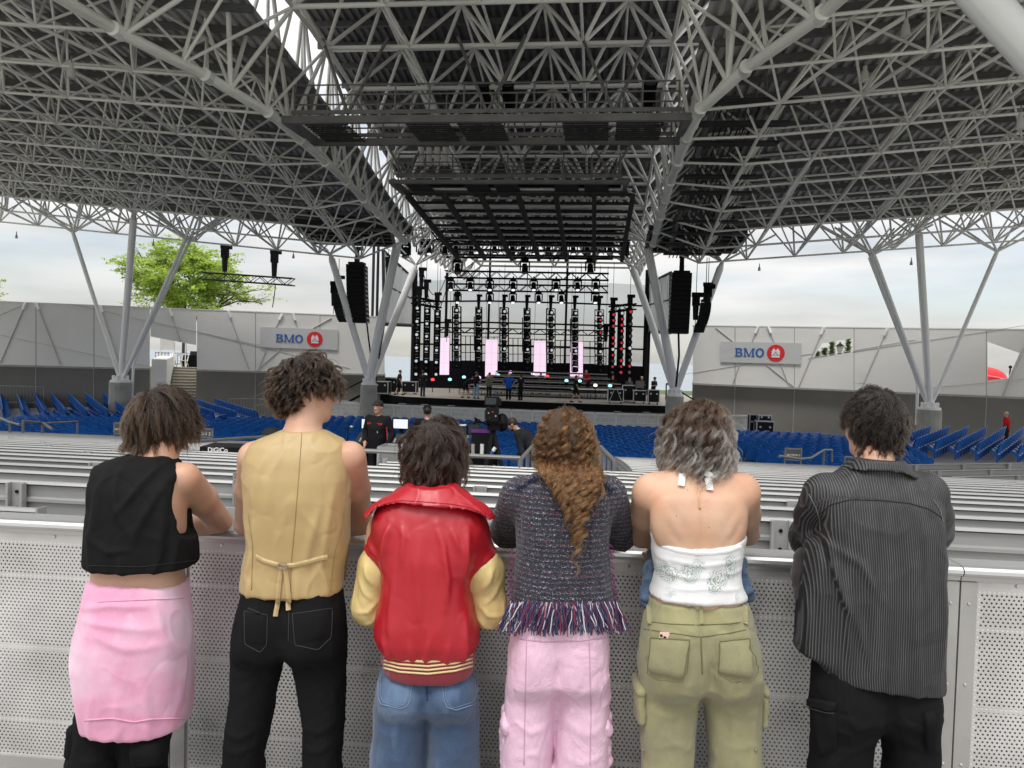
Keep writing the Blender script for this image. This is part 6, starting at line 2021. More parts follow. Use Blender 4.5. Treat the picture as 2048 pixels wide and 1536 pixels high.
piece('stand', M_BLACKSTEEL, t, lambda m: (m.tube(ms, (ms[0], ms[1], mt[2]), .018, 6), m.tube(ms, ms + EZ * .03, .16, 12)))
piece('boom', M_BLACKSTEEL, t, lambda m: m.tube(P(688, 857, 18.5), P(704, 853, 18.5), .014, 6)); piece('microphone', M_EDGE, t, lambda m: m.ball(P(703, 853.5, 18.5), (.045, .03, .03)))
q = P(455, 895, 13.0)
dg = thing('desk_case', 'low black case with white DiGiCo lettering left of the gold waistcoat', 'case', np.array([q[0], q[1], fz(E_W @ (q - V0))]))
piece('lid', M_CASE, dg, lambda m: m.box((q[0] + .1, q[1], q[2]), (.9, .6, .08)))
piece('body', M_CASE, dg, lambda m: m.box((q[0] + .3, q[1], (q[2] + dg.location[2]) / 2 - .03), (.9, .58, q[2] - dg.location[2] - .08)))
text_mesh('DiGiCo', 'lettering', .105, .001, M_WLET, dg, (q[0] - .05, q[1] - .304, q[2] - .01), ((1, 0, 0), (0, 0, 1)), .003)
q = P(545, 862, 20)
t = thing('loudspeaker', 'rounded dark grey speaker top peeking over the gold shoulder', 'speaker', np.array([q[0], q[1], fz(E_W @ (q - V0))]))
piece('horn', M_DARKGRID, t, lambda m: (m.ball(q - EZ * .12, (.3, .25, .22)), ), True)
piece('pole', M_CASE, t, lambda m: m.tube((q[0], q[1], t.location[2]), q - EZ * .2, .05, 8))
# perforated barricade in the foreground
def perforated():
 m, nt, n, l, b = nodes_of('perforated_aluminium')
 tc = n.new('ShaderNodeTexCoord')
 sp = n.new('ShaderNodeSeparateXYZ'); l.new(tc.outputs['Object'], sp.inputs[0])
 def M(op, a, bb=None, c=None):
  q = n.new('ShaderNodeMath'); q.operation = op
  for i, v in enumerate((a, bb, c)):
   if v is None: continue
   if hasattr(v, 'is_linked'): l.new(v, q.inputs[i])
   else: q.inputs[i].default_value = v
  return q.outputs[0]
 px, pz, r = .0172, .0140, .0036
 rowf = M('DIVIDE', sp.outputs['Z'], pz)
 row = M('FLOOR', rowf)
 odd = M('MULTIPLY', M('MODULO', M('ABSOLUTE', row), 2.0), .5)
 u = M('SUBTRACT', M('FRACT', M('ADD', M('ADD', M('DIVIDE', sp.outputs['X'], px), 200.0), odd)), .5)
 v = M('SUBTRACT', M('SUBTRACT', rowf, row), .5)
 du, dv = M('MULTIPLY', u, px), M('MULTIPLY', v, pz)
 dist = M('SQRT', M('ADD', M('MULTIPLY', du, du), M('MULTIPLY', dv, dv)))
 hole = M('LESS_THAN', dist, r)
 ax = M('ABSOLUTE', sp.outputs['X'])
 inside = M('MULTIPLY', M('LESS_THAN', ax, .455), M('MULTIPLY', M('LESS_THAN', sp.outputs['Z'], .955), M('GREATER_THAN', sp.outputs['Z'], .06)))
 bandz = M('LESS_THAN', M('ABSOLUTE', M('SUBTRACT', M('FRACT', M('DIVIDE', M('ADD', sp.outputs['Z'], .245), .30)), .5)), .028)
 bandx = M('GREATER_THAN', ax, .425)
 blind = M('MAXIMUM', bandz, bandx)
 topr = M('GREATER_THAN', sp.outputs['Z'], .935)
 blind = M('MAXIMUM', blind, topr)
 dimple = M('MULTIPLY', M('MULTIPLY', hole, inside), blind)
 open_ = M('MULTIPLY', M('MULTIPLY', hole, inside), M('SUBTRACT', 1.0, blind))
 l.new(M('SUBTRACT', 1.0, open_), b.inputs['Alpha'])
 nz = n.new('ShaderNodeTexNoise'); nz.inputs['Scale'].default_value = 3.2; nz.inputs['Detail'].default_value = 6
 l.new(tc.outputs['Object'], nz.inputs['Vector'])
 rm = n.new('ShaderNodeMapRange'); rm.inputs[1].default_value = .3; rm.inputs[2].default_value = .7; rm.inputs[3].default_value = .22; rm.inputs[4].default_value = .44
 l.new(nz.outputs['Fac'], rm.inputs[0]); l.new(rm.outputs[0], b.inputs['Roughness'])
 cr = n.new('ShaderNodeValToRGB')
 cr.color_ramp.elements[0].position = .32; cr.color_ramp.elements[1].position = .66
 cr.color_ramp.elements[0].color = (.56, .555, .54, 1); cr.color_ramp.elements[1].color = (.80, .795, .78, 1)
 l.new(nz.outputs['Fac'], cr.inputs[0])
 mx = n.new('ShaderNodeMixRGB'); l.new(dimple, mx.inputs[0]); l.new(cr.outputs[0], mx.inputs[1]); mx.inputs[2].default_value = (.80, .80, .79, 1)
 l.new(mx.outputs[0], b.inputs['Base Color'])
 b.inputs['Metallic'].default_value = .38
 n2 = n.new('ShaderNodeTexNoise'); n2.inputs['Scale'].default_value = 2.2; n2.inputs['Detail'].default_value = 2
 l.new(tc.outputs['Object'], n2.inputs['Vector'])
 rim = n.new('ShaderNodeMapRange'); rim.inputs[1].default_value = r * .55; rim.inputs[2].default_value = r * 1.45; rim.inputs[3].default_value = 0; rim.inputs[4].default_value = 1
 l.new(dist, rim.inputs[0])
 hgt = M('ADD', M('MULTIPLY', n2.outputs['Fac'], 6.0), M('MULTIPLY', M('MULTIPLY', rim.outputs[0], inside), .22))
 bp = n.new('ShaderNodeBump'); bp.inputs['Strength'].default_value = .5; bp.inputs['Distance'].default_value = .006
 l.new(hgt, bp.inputs['Height']); l.new(bp.outputs[0], b.inputs['Normal'])
 return m
M_PERF = perforated()
M_RAILALU = mat('barricade_rail_aluminium', (.68, .68, .67), .28, metal=.75, var=.08, vscale=3, stretch=(.4, 1, 1), dirt=(.45, .45, .44), dscale=3.0)
M_FRAMEALU = mat('barricade_frame_aluminium', (.52, .515, .50), .42, metal=.55, var=.12, vscale=3, dirt=(.38, .375, .36), dscale=4.0)
M_HOLESHADE = mat('added_hole_shade', (.13, .13, .128), .8, var=.3)
M_FLOORDK = mat('standing_floor', (.28, .27, .255), .9, var=.2, vscale=1.5, dirt=(.22, .215, .2), dscale=2)
BSL = .09
BAR_D = np.array([1, -BSL, 0]) / math.hypot(1, BSL)
BAR_N = np.array([-BSL, -1, 0]) / math.hypot(1, BSL)      # towards the viewer
def bpos(x, z=0.0, off=0.0): return np.array([x, 2.96 - BSL * x, z]) + BAR_N * off
seams = [-2.36, -1.345, -.345, .67, 1.665, 2.67]
blab = ['perforated aluminium barricade section at the left edge, before the pink skirt', 'perforated aluminium barricade section behind the gold waistcoat and black trousers',
  'perforated aluminium barricade section behind the red jacket and tweed jacket', 'perforated aluminium barricade section behind the olive trousers', 'perforated aluminium barricade section at the right edge, past the striped shirt']
for x0, x1, lb in zip(seams[:-1], seams[1:], blab):
 xm = (x0 + x1) / 2
 t = thing('barricade_section', lb, 'barricade', bpos(xm), 'perforated aluminium barricade sections')
 hw = (x1 - x0) / 2
 me = bpy.data.meshes.new('perforated_sheet')
 me.from_pydata([(-hw + .004, 0, .03), (hw - .004, 0, .03), (hw - .004, 0, 1.005), (-hw + .004, 0, 1.005)], [], [(0, 1, 2, 3)])
 o = link('perforated_sheet', me, M_PERF, t)
 o.rotation_euler = (0, 0, -math.atan(BSL))
 piece('added_dark_sheet', M_HOLESHADE, t, lambda m: m.prism([bpos(x0 + .02, .04, -.05), bpos(x1 - .02, .04, -.05), bpos(x1 - .02, .99, -.05), bpos(x0 + .02, .99, -.05)], BAR_N * -.01))  # dark sheet added behind the perforation so its holes look shaded
 prof = [(.012, .985), (.016, 1.0), (.03, 1.006), (.036, 1.016), (.034, 1.028), (.024, 1.037), (.0, 1.040), (-.10, 1.040), (-.112, 1.036), (-.118, 1.02), (-.118, .97), (-.108, .97), (-.106, 1.018), (.0, 1.02), (.004, .985)]
 b = MB(); b.prism([bpos(x0 + .002, z, off) for off, z in prof], BAR_D * ((x1 - x0 - .004) * math.hypot(1, BSL)))
 b.build('top_rail', M_RAILALU, t)
 for x in (x0 + .032, x1 - .032):
  piece('side_frame', M_FRAMEALU, t, lambda m: m.box(bpos(x, .5, .006), (.058, .012, .96), (BAR_D, BAR_N, EZ)))
 piece('bottom_rail', M_FRAMEALU, t, lambda m: m.box(bpos(xm, .03, .005), (x1 - x0 - .01, .02, .05), (BAR_D, BAR_N, EZ)))
 for s_ in (.2, .5, .8):
  x = x0 + (x1 - x0) * s_
  piece('rivet', M_RAILALU, t, lambda m: m.ball(bpos(x, .972, .003), (.006, .004, .006), 8, 4))
 for x in (x0 + .032, x1 - .032):
  for z in (.9, .6, .3): piece('rivet', M_RAILALU, t, lambda m: m.ball(bpos(x, z, .013), (.006, .004, .006), 8, 4))
 for x in (x0 + .12, x1 - .12):
  piece('brace', M_FRAMEALU, t, lambda m: m.bar(bpos(x, .92, -.08), bpos(x, .06, -.75), .04, .04))
  piece('foot_plate', M_FRAMEALU, t, lambda m: m.box(bpos(x, .012, -.42), (.06, .8, .02), (BAR_D, BAR_N, EZ)))
b = MB(); b.poly([bpos(-9, .006, 9), bpos(9, .006, 9), bpos(9, .006, -1.0), bpos(-9, .006, -1.0)])
tag(b.build('standing_floor', M_FLOORDK), kind='structure')
# the six people at the barricade
SKIN = skin('skin_foreground', (.60, .375, .255))
SKIN_FAIR = skin('skin_back', (.63, .41, .275))
def fabric(name, col, rough=.8, var=.08, vscale=3., weave=900., wb=.25, wrinkle=.0, wscale=14., sheen=.2, patch=None, pscale=2.5, stretch=(1, 1, 1), spec=.4, coat=0., coat_rough=.2, wstretch=(1, 1, .5), pthr=(.5, .66), fine=.10):
 """woven cloth: slow tone variation, fine yarn grain, crinkle relief and optional faded patches"""
 m, nt, n, l, b = nodes_of('cloth_' + name)
 tc = n.new('ShaderNodeTexCoord')
 mp = n.new('ShaderNodeMapping'); mp.inputs['Scale'].default_value = stretch
 l.new(tc.outputs['Object'], mp.inputs[0])
 def noise(scale, det=4, vec=None):
  q = n.new('ShaderNodeTexNoise'); q.inputs['Scale'].default_value = scale; q.inputs['Detail'].default_value = det
  l.new(vec or mp.outputs[0], q.inputs['Vector']); return q.outputs['Fac']
 def rng(v, a, bb, lo, hi):
  q = n.new('ShaderNodeMapRange')
  q.inputs[1].default_value, q.inputs[2].default_value, q.inputs[3].default_value, q.inputs[4].default_value = a, bb, lo, hi
  l.new(v, q.inputs[0]); return q.outputs[0]
 s1 = rng(noise(vscale), .28, .72, 1 - var, 1 + var)
 s2 = rng(noise(weave * .45, 2), .3, .7, 1 - fine, 1 + fine)
 mm = n.new('ShaderNodeMath'); mm.operation = 'MULTIPLY'; l.new(s1, mm.inputs[0]); l.new(s2, mm.inputs[1])
 vm = n.new('ShaderNodeVectorMath'); vm.operation = 'SCALE'; vm.inputs[0].default_value = col; l.new(mm.outputs[0], vm.inputs['Scale'])
 out = vm.outputs[0]
 if patch:
  mx = n.new('ShaderNodeMixRGB'); l.new(rng(noise(pscale, 5), pthr[0], pthr[1], 0, 1), mx.inputs[0]); l.new(out, mx.inputs[1]); mx.inputs[2].default_value = (*patch, 1)
  out = mx.outputs[0]
 l.new(out, b.inputs['Base Color'])
 b.inputs['Roughness'].default_value = rough
 b.inputs['Specular IOR Level'].default_value = spec
 b.inputs['Sheen Weight'].default_value = sheen
 b.inputs['Sheen Roughness'].default_value = .6
 if coat:
  b.inputs['Coat Weight'].default_value = coat; b.inputs['Coat Roughness'].default_value = coat_rough
 last = None
 if wrinkle:
  mw = n.new('ShaderNodeMapping'); mw.inputs['Scale'].default_value = wstretch; l.new(tc.outputs['Object'], mw.inputs[0])
  q = n.new('ShaderNodeTexNoise'); q.inputs['Scale'].default_value = wscale; q.inputs['Detail'].default_value = 3; q.inputs['Distortion'].default_value = 1.2
  l.new(mw.outputs[0], q.inputs['Vector'])
  bp = n.new('ShaderNodeBump'); bp.inputs['Strength'].default_value = wrinkle; bp.inputs['Distance'].default_value = .02
  l.new(q.outputs['Fac'], bp.inputs['Height']); last = bp.outputs[0]
 b2 = n.new('ShaderNodeBump'); b2.inputs['Strength'].default_value = wb; b2.inputs['Distance'].default_value = .0015
 l.new(noise(weave, 2), b2.inputs['Height'])
 if last: l.new(last, b2.inputs['Normal'])
 l.new(b2.outputs[0], b.inputs['Normal'])
 return m
class Figure:
 def __init__(s, label, Y0, base_px, yaw=0.0):
  s.Y0 = Y0
  c = P(base_px, 1100, Y0)
  s.root = thing('person', label, 'person', (c[0], Y0, 0), 'people leaning on the barricade')
  s.c = np.array([c[0], Y0, 0.0])
  s.yaw = yaw
 def J(s, px, py, dy=0.0): return P(px, py, s.Y0 + dy)
 def rows(s, lst):
  out = []
  for py, xl, xr, yn, yf in lst:
   Yc = s.Y0 + (yn + yf) / 2
   a, b = P(xl, py, Yc), P(xr, py, Yc)
   zn = P((xl + xr) / 2, py, s.Y0 + yn * .8 + yf * .2)[2]
   out.append((float(zn), float(a[0]), float(b[0]), s.Y0 + yn, s.Y0 + yf))
  return out
 def leg(s, lst, end=(.0, .0, .17), dn=-.09, df=.09):
  """lst rows (py, xl, xr); goes on to the ankle"""
  out = s.rows([(py, xl, xr, dn, df) for py, xl, xr in lst])
  z, xl, xr, yn, yf = out[-1]
  c = (xl + xr) / 2; w = end[2]
  out.append((.07, c + end[0] - w / 2, c + end[0] + w / 2, s.Y0 - .07 + end[1], s.Y0 + .09 + end[1]))
  return out
 def field(s, z0, z1, h, xw=.55, yn=.45, yf=.75):
  return Field((s.c[0] - xw, s.Y0 - yn, z0), (s.c[0] + xw, s.Y0 + yf, z1), h)
 def finish(s, f, name, m, parent=None, folds=(), noise_amp=0.0, noise_sc=(9, 9, 4), smooth=2, seed=1, attr=None, post=None, label=None, crease=.005, csc=(13, 13, 8)):
  v, F = f.nets()
  v = smooth_v(v, F, smooth)
  n = vnormals(v, F)
  hgt = np.zeros(len(v))
  if noise_amp: hgt += noise_amp * fbm(v * np.array(noise_sc), 3, seed)
  if crease:
   q = v * np.array(csc); q = q + .5 * np.stack([vnoise(q * .7, 31), vnoise(q * .7, 32), vnoise(q * .7, 33)], 1)
   hgt += crease * ((1 - np.abs(vnoise(q, seed + 40))) ** 5 - .6 * (1 - np.abs(vnoise(q * 1.4 + 3, seed + 47))) ** 6) * (.35 + .65 * np.clip(vnoise(v * 4, seed + 9) + .5, 0, 1))
  if folds: hgt += ridge_folds(v, [([tuple(s.J(*p)[[0, 2]]) for p in pts], w, a) for pts, w, a in folds], n)
  v = v + n * hgt[:, None]
  if post is not None: v = post(v, n)
  at = attr(v, n) if attr else None
  o = mesh_from(name, v, F, m, parent or s.root, at)
  if label: o['label'] = label
  return o
 # the continuous skin body
 def body(s, head, neck, torso, arms, legs, m=None, h=.0066, head_s=1.0, extra=None, folds=(), turn=0.0, nod=0.0):
  f = s.field(0.0, head[2] + .2, h)
  yaw = turn
  ca, sa = math.cos(yaw), math.sin(yaw)
  fw = np.array([sa * math.cos(nod), ca * math.cos(nod), -math.sin(nod)])
  rt = np.array([ca, -sa, 0])
  up = np.cross(rt, fw)
  s.hax = (rt, fw, up)
  R = np.array([rt, fw, up])
  H = lambda x, y, z: head + (rt * x + fw * y + up * z) * head_s
  s.H = H; s.head = head; s.hs = head_s
  f.ell(H(0, -.008, .02), np.array([.074, .094, .098]) * head_s, .02, R)
  f.ell(H(0, .025, -.045), np.array([.060, .068, .072]) * head_s, .03, R)
  f.cap(H(-.03, .05, -.085), H(.03, .05, -.085), .026 * head_s, None, .03)       # jaw
  f.cap(H(0, .072, -.098), H(0, .074, -.098), .02 * head_s, None, .02)           # chin
  f.cap(H(0, .088, .0), H(0, .108, -.034), .009 * head_s, .014 * head_s, .012)   # nose
  f.cap(H(-.012, .093, -.04), H(.012, .093, -.04), .009 * head_s, None, .006)
  f.cap(H(-.03, .088, .024), H(.03, .088, .024), .011 * head_s, None, .015)       # brow
  f.cap(H(-.02, .089, -.066), H(.02, .089, -.066), .008 * head_s, None, .008)     # lips
  f.cap(H(-.016, .088, -.076), H(.016, .088, -.076), .008 * head_s, None, .008)
  for q in (-1, 1):
   f.ell(H(q * .032, .092, .004), np.array([.014, .012, .009]) * head_s, .006, R, cut=True)
   f.ell(H(q * .045, .068, -.03), np.array([.022, .02, .022]) * head_s, .02, R)
   ring = [H(q * .076, .006, -.032), H(q * .082, -.012, -.012), H(q * .086, -.024, .012), H(q * .085, -.016, .032), H(q * .080, .002, .034)]
   f.chain(ring, np.array([.009, .007, .0065, .0065, .006]) * head_s, .006)
   f.cap(H(q * .074, .0, -.015), H(q * .078, -.008, .018), .012 * head_s, None, .008)
  f.chain(neck, [.056 * head_s, .054 * head_s, .062 * head_s], .035)
  if torso: f.stack(torso, .04, 2.5)
  for a in arms:
   pts, rs = a['pts'], a.get('rs', (.054, .05, .041, .044, .028))
   sh, el, wr = pts
   mid = lerp(sh, el, .45); fo = lerp(el, wr, .3)
   f.chain([sh, mid, el, fo, wr], rs, .022)
   s.hand(f, wr, a['dir'], a['palm'], a.get('side', 1))
  for lg in legs:
   f.chain(lg, [.062, .042, .03], .03)
  if extra: extra(f, H, R)
  o = s.finish(f, 'body', m or SKIN, folds=folds, smooth=1, crease=0)
  for q in (-1, 1):
   piece('eye', mat('eye_white', (.7, .68, .66), .2), o, lambda b: b.ball(H(q * .032, .083, .004), .0115 * head_s, 12, 8), True)
   e2 = piece('eyebrow', mat('brow_hair', (.04, .026, .018), .8), o, lambda b: b.path([H(q * .016, .099, .024), H(q * .032, .098, .03), H(q * .048, .088, .024)], .0035, 5))
  for q in (-1, 1):
   piece('iris', mat('iris_brown', (.03, .018, .01), .15), o, lambda b: b.ball(H(q * .032, .0915, .004), .005 * head_s, 8, 6), True)
  piece('lips', mat('lip', (.42, .16, .14), .45), o, lambda b: (b.tube(H(-.019, .094, -.07), H(0, .099, -.066), .0045, 6), b.tube(H(0, .099, -.066), H(.019, .094, -.07), .0045, 6), b.tube(H(-.017, .093, -.073), H(.017, .093, -.073), .005, 6)))
  s.body_o = o
  return o
 def hand(s, f, wr, d, palm, side):
  """palm and five bent fingers; d = pointing direction, palm = direction the palm faces"""
  d = np.asarray(d, float) / np.linalg.norm(d)
  pn = np.asarray(palm, float); pn = pn - d * (pn @ d); pn /= np.linalg.norm(pn)
  ac = np.cross(d, pn) * side
  for k in range(4):
   o = ac * (k - 1.5) * .019
   f.cap(wr + d * .012 + o * .5, wr + d * .082 + o, .0145, .0125, .012)
  L = (.058, .07, .066, .05)
  for k in range(4):
   o = ac * (k - 1.5) * .0205
   a = wr + d * .084 + o
   b = a + (d * .86 + pn * .5) * L[k] * .5
   c = b + (d * .3 + pn * .95) * L[k] * .42
   e = c + (d * -.3 + pn * .95) * L[k] * .28
   f.chain([a, b, c, e], (.0095, .0088, .0082, .0072), .004)
  a = wr + d * .022 - ac * .028
  b = a + (d * .6 - ac * .7 + pn * .35) * .034
  c = b + (d * .8 - ac * .1 + pn * .5) * .03
  f.chain([a, b, c], (.014, .0115, .0095), .006)
 def shoes(s, legs_px_x, m):
  for x in legs_px_x:
   f = Field((x - .12, s.Y0 - .25, 0), (x + .12, s.Y0 + .32, .2), .009)
   f.cap((x, s.Y0 - .05, .055), (x, s.Y0 + .17, .045), .05, .045, .02).cap((x, s.Y0 - .03, .08), (x, s.Y0 - .02, .14), .05, .05, .03)
   f.tilt((x, s.Y0, .008), (0, 0, -1))
   v, F = f.nets(); v = smooth_v(v, F, 1)
   mesh_from('shoe', v, F, m, s.root)
 # hair
 def hair(s, m, n_guides, per, length, spread=.012, lift=.25, grav=.35, whorl=(0, -.05, .09), curl=0., turns=2.5, clump=.75, frizz=.0015, thick=.012, hair_r=.0006,
   nape=-.075, front=.045, seed=1, cap_m=None, n=16, len_fn=None, part=None, flow_fn=None, cap_grow=.008, ear=.0, stray=.02, curl_in=.25, back=None, ears=False):
  r = np.random.default_rng(seed)
  hs = s.hs
  rad = np.array([.080, .102, .106]) * hs + .001
  cen = np.array([0, -.010, .016])
  def sample(k):
   out = np.zeros((0, 3))
   while len(out) < k:
    q = r.normal(size=(k * 3, 3)); q /= np.linalg.norm(q, axis=1, keepdims=True)
    p = q * rad / hs + cen
    lim = np.interp(p[:, 1], [-.11, -.06, -.015, .02, .06, .09], [nape, nape - .004, -.035 + ear, .012, front, front + .02])
    ok = p[:, 2] > lim
    if ears: ok &= np.hypot(p[:, 1] - .0, p[:, 2] + .005) > .046
    out = np.concatenate([out, p[ok]])
   return out[:k]
  G = sample(n_guides)
  if part is not None: pass
  wh = np.asarray(whorl)
  pos = G.copy()
  nrm = (G - cen) / (rad / hs) ** 2; nrm /= np.linalg.norm(nrm, axis=1, keepdims=True)
  fl = G - wh
  fl = fl - nrm * (fl * nrm).sum(1, keepdims=True)
  fl /= np.maximum(np.linalg.norm(fl, axis=1, keepdims=True), 1e-6)
  if flow_fn is not None: fl = flow_fn(G, nrm, fl, r)
  L = length * r.uniform(.82, 1.12, n_guides)
  if len_fn is not None: L = L * len_fn(G)
  up_l = s.hax[0][2], s.hax[1][2], s.hax[2][2]
  g = -np.array(up_l)                          # gravity in head axes
  d = fl + nrm * lift + r.normal(size=G.shape) * .12
  d /= np.linalg.norm(d, axis=1, keepdims=True)
  off = (thick * r.uniform(.15, 1.0, n_guides))[:, None]
  path = [pos.copy()]
  for k in range(1, n):
   t = k / (n - 1)
   q = pos + d * (L / (n - 1))[:, None]
   e = (q - cen) / (rad / hs + off * min(1, t * 3))
   ln = np.linalg.norm(e, axis=1, keepdims=True)
   inside = (ln < 1)
   q = np.where(inside, cen + e / np.maximum(ln, 1e-6) * (rad / hs + off * min(1, t * 3)), q)
   nk = np.array([0, .0, 0]); rr_ = np.hypot(q[:, 0], q[:, 1] + .012)
   low = q[:, 2] < -.06
   push = np.where(low & (rr_ < .062 + off[:, 0] * .6), (.062 + off[:, 0] * .6) / np.maximum(rr_, 1e-4), 1.0)
   q[:, 0] *= push; q[:, 1] = (q[:, 1] + .012) * push - .012
   if back is not None:                     # hair lies on the clothes, not in them
    yb_ = (np.interp(s.head[2] + q[:, 2] * hs, back[0], back[1]) - s.head[1]) / hs - .004 - off[:, 0] * .5
    lw = np.clip((-.06 - q[:, 2]) / .06, 0, 1)
    q[:, 1] += (np.minimum(q[:, 1], yb_) - q[:, 1]) * lw
    q[:, 0] *= 1 - .008 * lw
   d = (q - pos); d /= np.maximum(np.linalg.norm(d, axis=1, keepdims=True), 1e-6)
   nn = (q - cen); nn /= np.linalg.norm(nn, axis=1, keepdims=True)
   d = d + g * grav * (.5 + t) + r.normal(size=q.shape) * .05 - nn * curl_in * t * (0.3)
   d /= np.linalg.norm(d, axis=1, keepdims=True)
   pos = q; path.append(pos.copy())
  Pth = np.stack(path, 1)                       # guides, n, 3
  ts = np.linspace(0, 1, n)
  if curl:
   ph = r.uniform(0, 2 * PI, n_guides); tn = turns * r.uniform(.7, 1.3, n_guides); am = curl * r.uniform(.5, 1.3, n_guides)
   tan = np.gradient(Pth, axis=1); tan /= np.maximum(np.linalg.norm(tan, axis=2, keepdims=True), 1e-6)
   ref = np.array([.3, .9, .2])
   n1 = np.cross(tan, ref); n1 /= np.maximum(np.linalg.norm(n1, axis=2, keepdims=True), 1e-6); n2 = np.cross(tan, n1)
   a = ph[:, None] + 2 * PI * tn[:, None] * ts[None, :]
   w = am[:, None] * np.clip(ts * 1.8, 0, 1)[None, :]
   Pth = Pth + n1 * (np.cos(a) * w)[..., None] + n2 * (np.sin(a) * w)[..., None]
  tot = n_guides * per
  gi = np.repeat(np.arange(n_guides), per)
  rt_off = r.normal(size=(tot, 3)) * spread
  cl = 1 - clump * np.clip(ts * 1.5, 0, 1) ** .8
  ch = Pth[gi] + rt_off[:, None, :] * cl[None, :, None]
  wob = r.normal(size=(tot, 1, 3)) * frizz * 2
  ph2 = r.uniform(0, 6.28, (tot, 1)); fr2 = r.uniform(1.5, 4, (tot, 1))
  wave = np.sin(ph2 + fr2 * 2 * PI * ts[None, :])[..., None] * wob
  ch = ch + wave + (r.normal(size=(tot, n, 3)) * frizz * .25)
  e = (ch[:, 0] - cen) / (rad / hs); e /= np.linalg.norm(e, axis=1, keepdims=True)
  ch[:, 0] = cen + e * rad / hs * .985
  st_ = r.random(tot) < stray
  ch[st_] += (np.linspace(0, 1, n) ** 1.5)[None, :, None] * r.normal(size=(st_.sum(), 1, 3)) * .022
  ln = r.uniform(.78, 1.0, tot)
  idx = ln[:, None] * (n - 1) * ts[None, :]
  i0 = np.clip(np.floor(idx).astype(int), 0, n - 2); fr = (idx - i0)[..., None]
  ar = np.arange(tot)[:, None]
  ch = ch[ar, i0] * (1 - fr) + ch[ar, i0 + 1] * fr
  R = np.array(s.hax)
  world = (ch * hs) @ R + s.head
  f = Field(s.head - .2, s.head + .2, .006)
  Hc = s.H(*cen)
  f.ell(Hc, rad + cap_grow * hs, .0, R)
  rt, fw, up = s.hax
  f.tilt(s.H(0, .03, front), fw * .95 - up * .65)
  f.tilt(s.H(0, -.05, nape + .012), -up * 1.0 + fw * .5)
  if ears:
   for q in (-1, 1): f.ell(s.H(q * .085, .004, -.012), np.array([.04, .042, .05]), .004, R, cut=True)
  cap_o = s.finish(f, 'hair', cap_m, smooth=1, noise_amp=.002, noise_sc=(60, 60, 20), crease=0)
  og = world_loc(cap_o)
  hc = bpy.data.hair_curves.new('hair_strands')
  hc.add_curves([n] * tot)
  hc.attributes['position'].data.foreach_set('vector', (world - og).astype(np.float32).ravel())
  ra = hc.attributes.get('radius') or hc.attributes.new('radius', 'FLOAT', 'POINT')
  taper = hair_r * np.interp(ts, [0, .75, 1], [1, .9, .35])
  ra.data.foreach_set('value', np.tile(taper, tot).astype(np.float32))
  hc.materials.append(m)
  o = bpy.data.objects.new('hair_strands', hc)
  COL.objects.link(o)
  o.parent = cap_o
  o['kind'] = 'stuff'
  return cap_o
def hair_mat(name, root, tip, rough=.24, vary=.35, mix=(.3, .9), light=None, lfrac=.3):
 m = bpy.data.materials.new(name); m.use_nodes = True
 nt = m.node_tree; n, l = nt.nodes, nt.links
 n.clear()
 out = n.new('ShaderNodeOutputMaterial')
 h = n.new('ShaderNodeBsdfHairPrincipled')
 h.parametrization = 'COLOR'
 info = n.new('ShaderNodeHairInfo')
 mr = n.new('ShaderNodeMapRange'); mr.inputs[1].default_value = mix[0]; mr.inputs[2].default_value = mix[1]
 l.new(info.outputs['Intercept'], mr.inputs[0])
 mx = n.new('ShaderNodeMixRGB'); mx.inputs[1].default_value = (*root, 1); mx.inputs[2].default_value = (*tip, 1)
 if light is None:
  l.new(mr.outputs[0], mx.inputs[0])
 else:
  th = n.new('ShaderNodeMath'); th.operation = 'GREATER_THAN'; th.inputs[1].default_value = 1 - lfrac
  l.new(info.outputs['Random'], th.inputs[0])
  md = n.new('ShaderNodeMath'); md.operation = 'MULTIPLY_ADD'; l.new(th.outputs[0], md.inputs[0]); md.inputs[1].default_value = .62; md.inputs[2].default_value = .38
  mm = n.new('ShaderNodeMath'); mm.operation = 'MULTIPLY'; l.new(mr.outputs[0], mm.inputs[0]); l.new(md.outputs[0], mm.inputs[1])
  l.new(mm.outputs[0], mx.inputs[0])
 v = n.new('ShaderNodeMapRange'); v.inputs[3].default_value = 1 - vary; v.inputs[4].default_value = 1 + vary
 l.new(info.outputs['Random'], v.inputs[0])
 sc = n.new('ShaderNodeVectorMath'); sc.operation = 'SCALE'
 l.new(mx.outputs[0], sc.inputs[0]); l.new(v.outputs[0], sc.inputs['Scale'])
 l.new(sc.outputs[0], h.inputs['Color'])
 h.inputs['Roughness'].default_value = rough
 h.inputs['Radial Roughness'].default_value = .5
 h.inputs['IOR'].default_value = 1.4
 l.new(h.outputs[0], out.inputs[0])
 return m
def trousers(fig, hips, L, Rr, m, name='trousers', h=.0068, k=.03, folds=(), noise_amp=.003, noise_sc=(10, 10, 5), seed=3, n=2.35, smooth=2):
 folds = [(p_, w_, a_ * (.55 if a_ > 0 else 1)) for p_, w_, a_ in folds]
 zt = max(r[0] for r in hips); zb_ = min(r[0] for r in hips)
 f = fig.field(0.03, zt + .03, h, yn=.35, yf=.35)
 for sd, rows in ((0, L), (1, Rr)):
  low = [r for r in rows if r[0] < zb_ - .02]
  up = []
  for z, xl, xr, yn, yf in hips:
   mid = (xl + xr) / 2
   up.append((z, xl, mid + .028, yn, yf) if sd == 0 else (z, mid - .028, xr, yn, yf))
  f.stack(up + low, k, n, rnd=.006)
 return fig.finish(f, name, m, folds=folds, noise_amp=noise_amp, noise_sc=noise_sc, seed=seed, smooth=smooth, crease=.007)
_bvh = {}
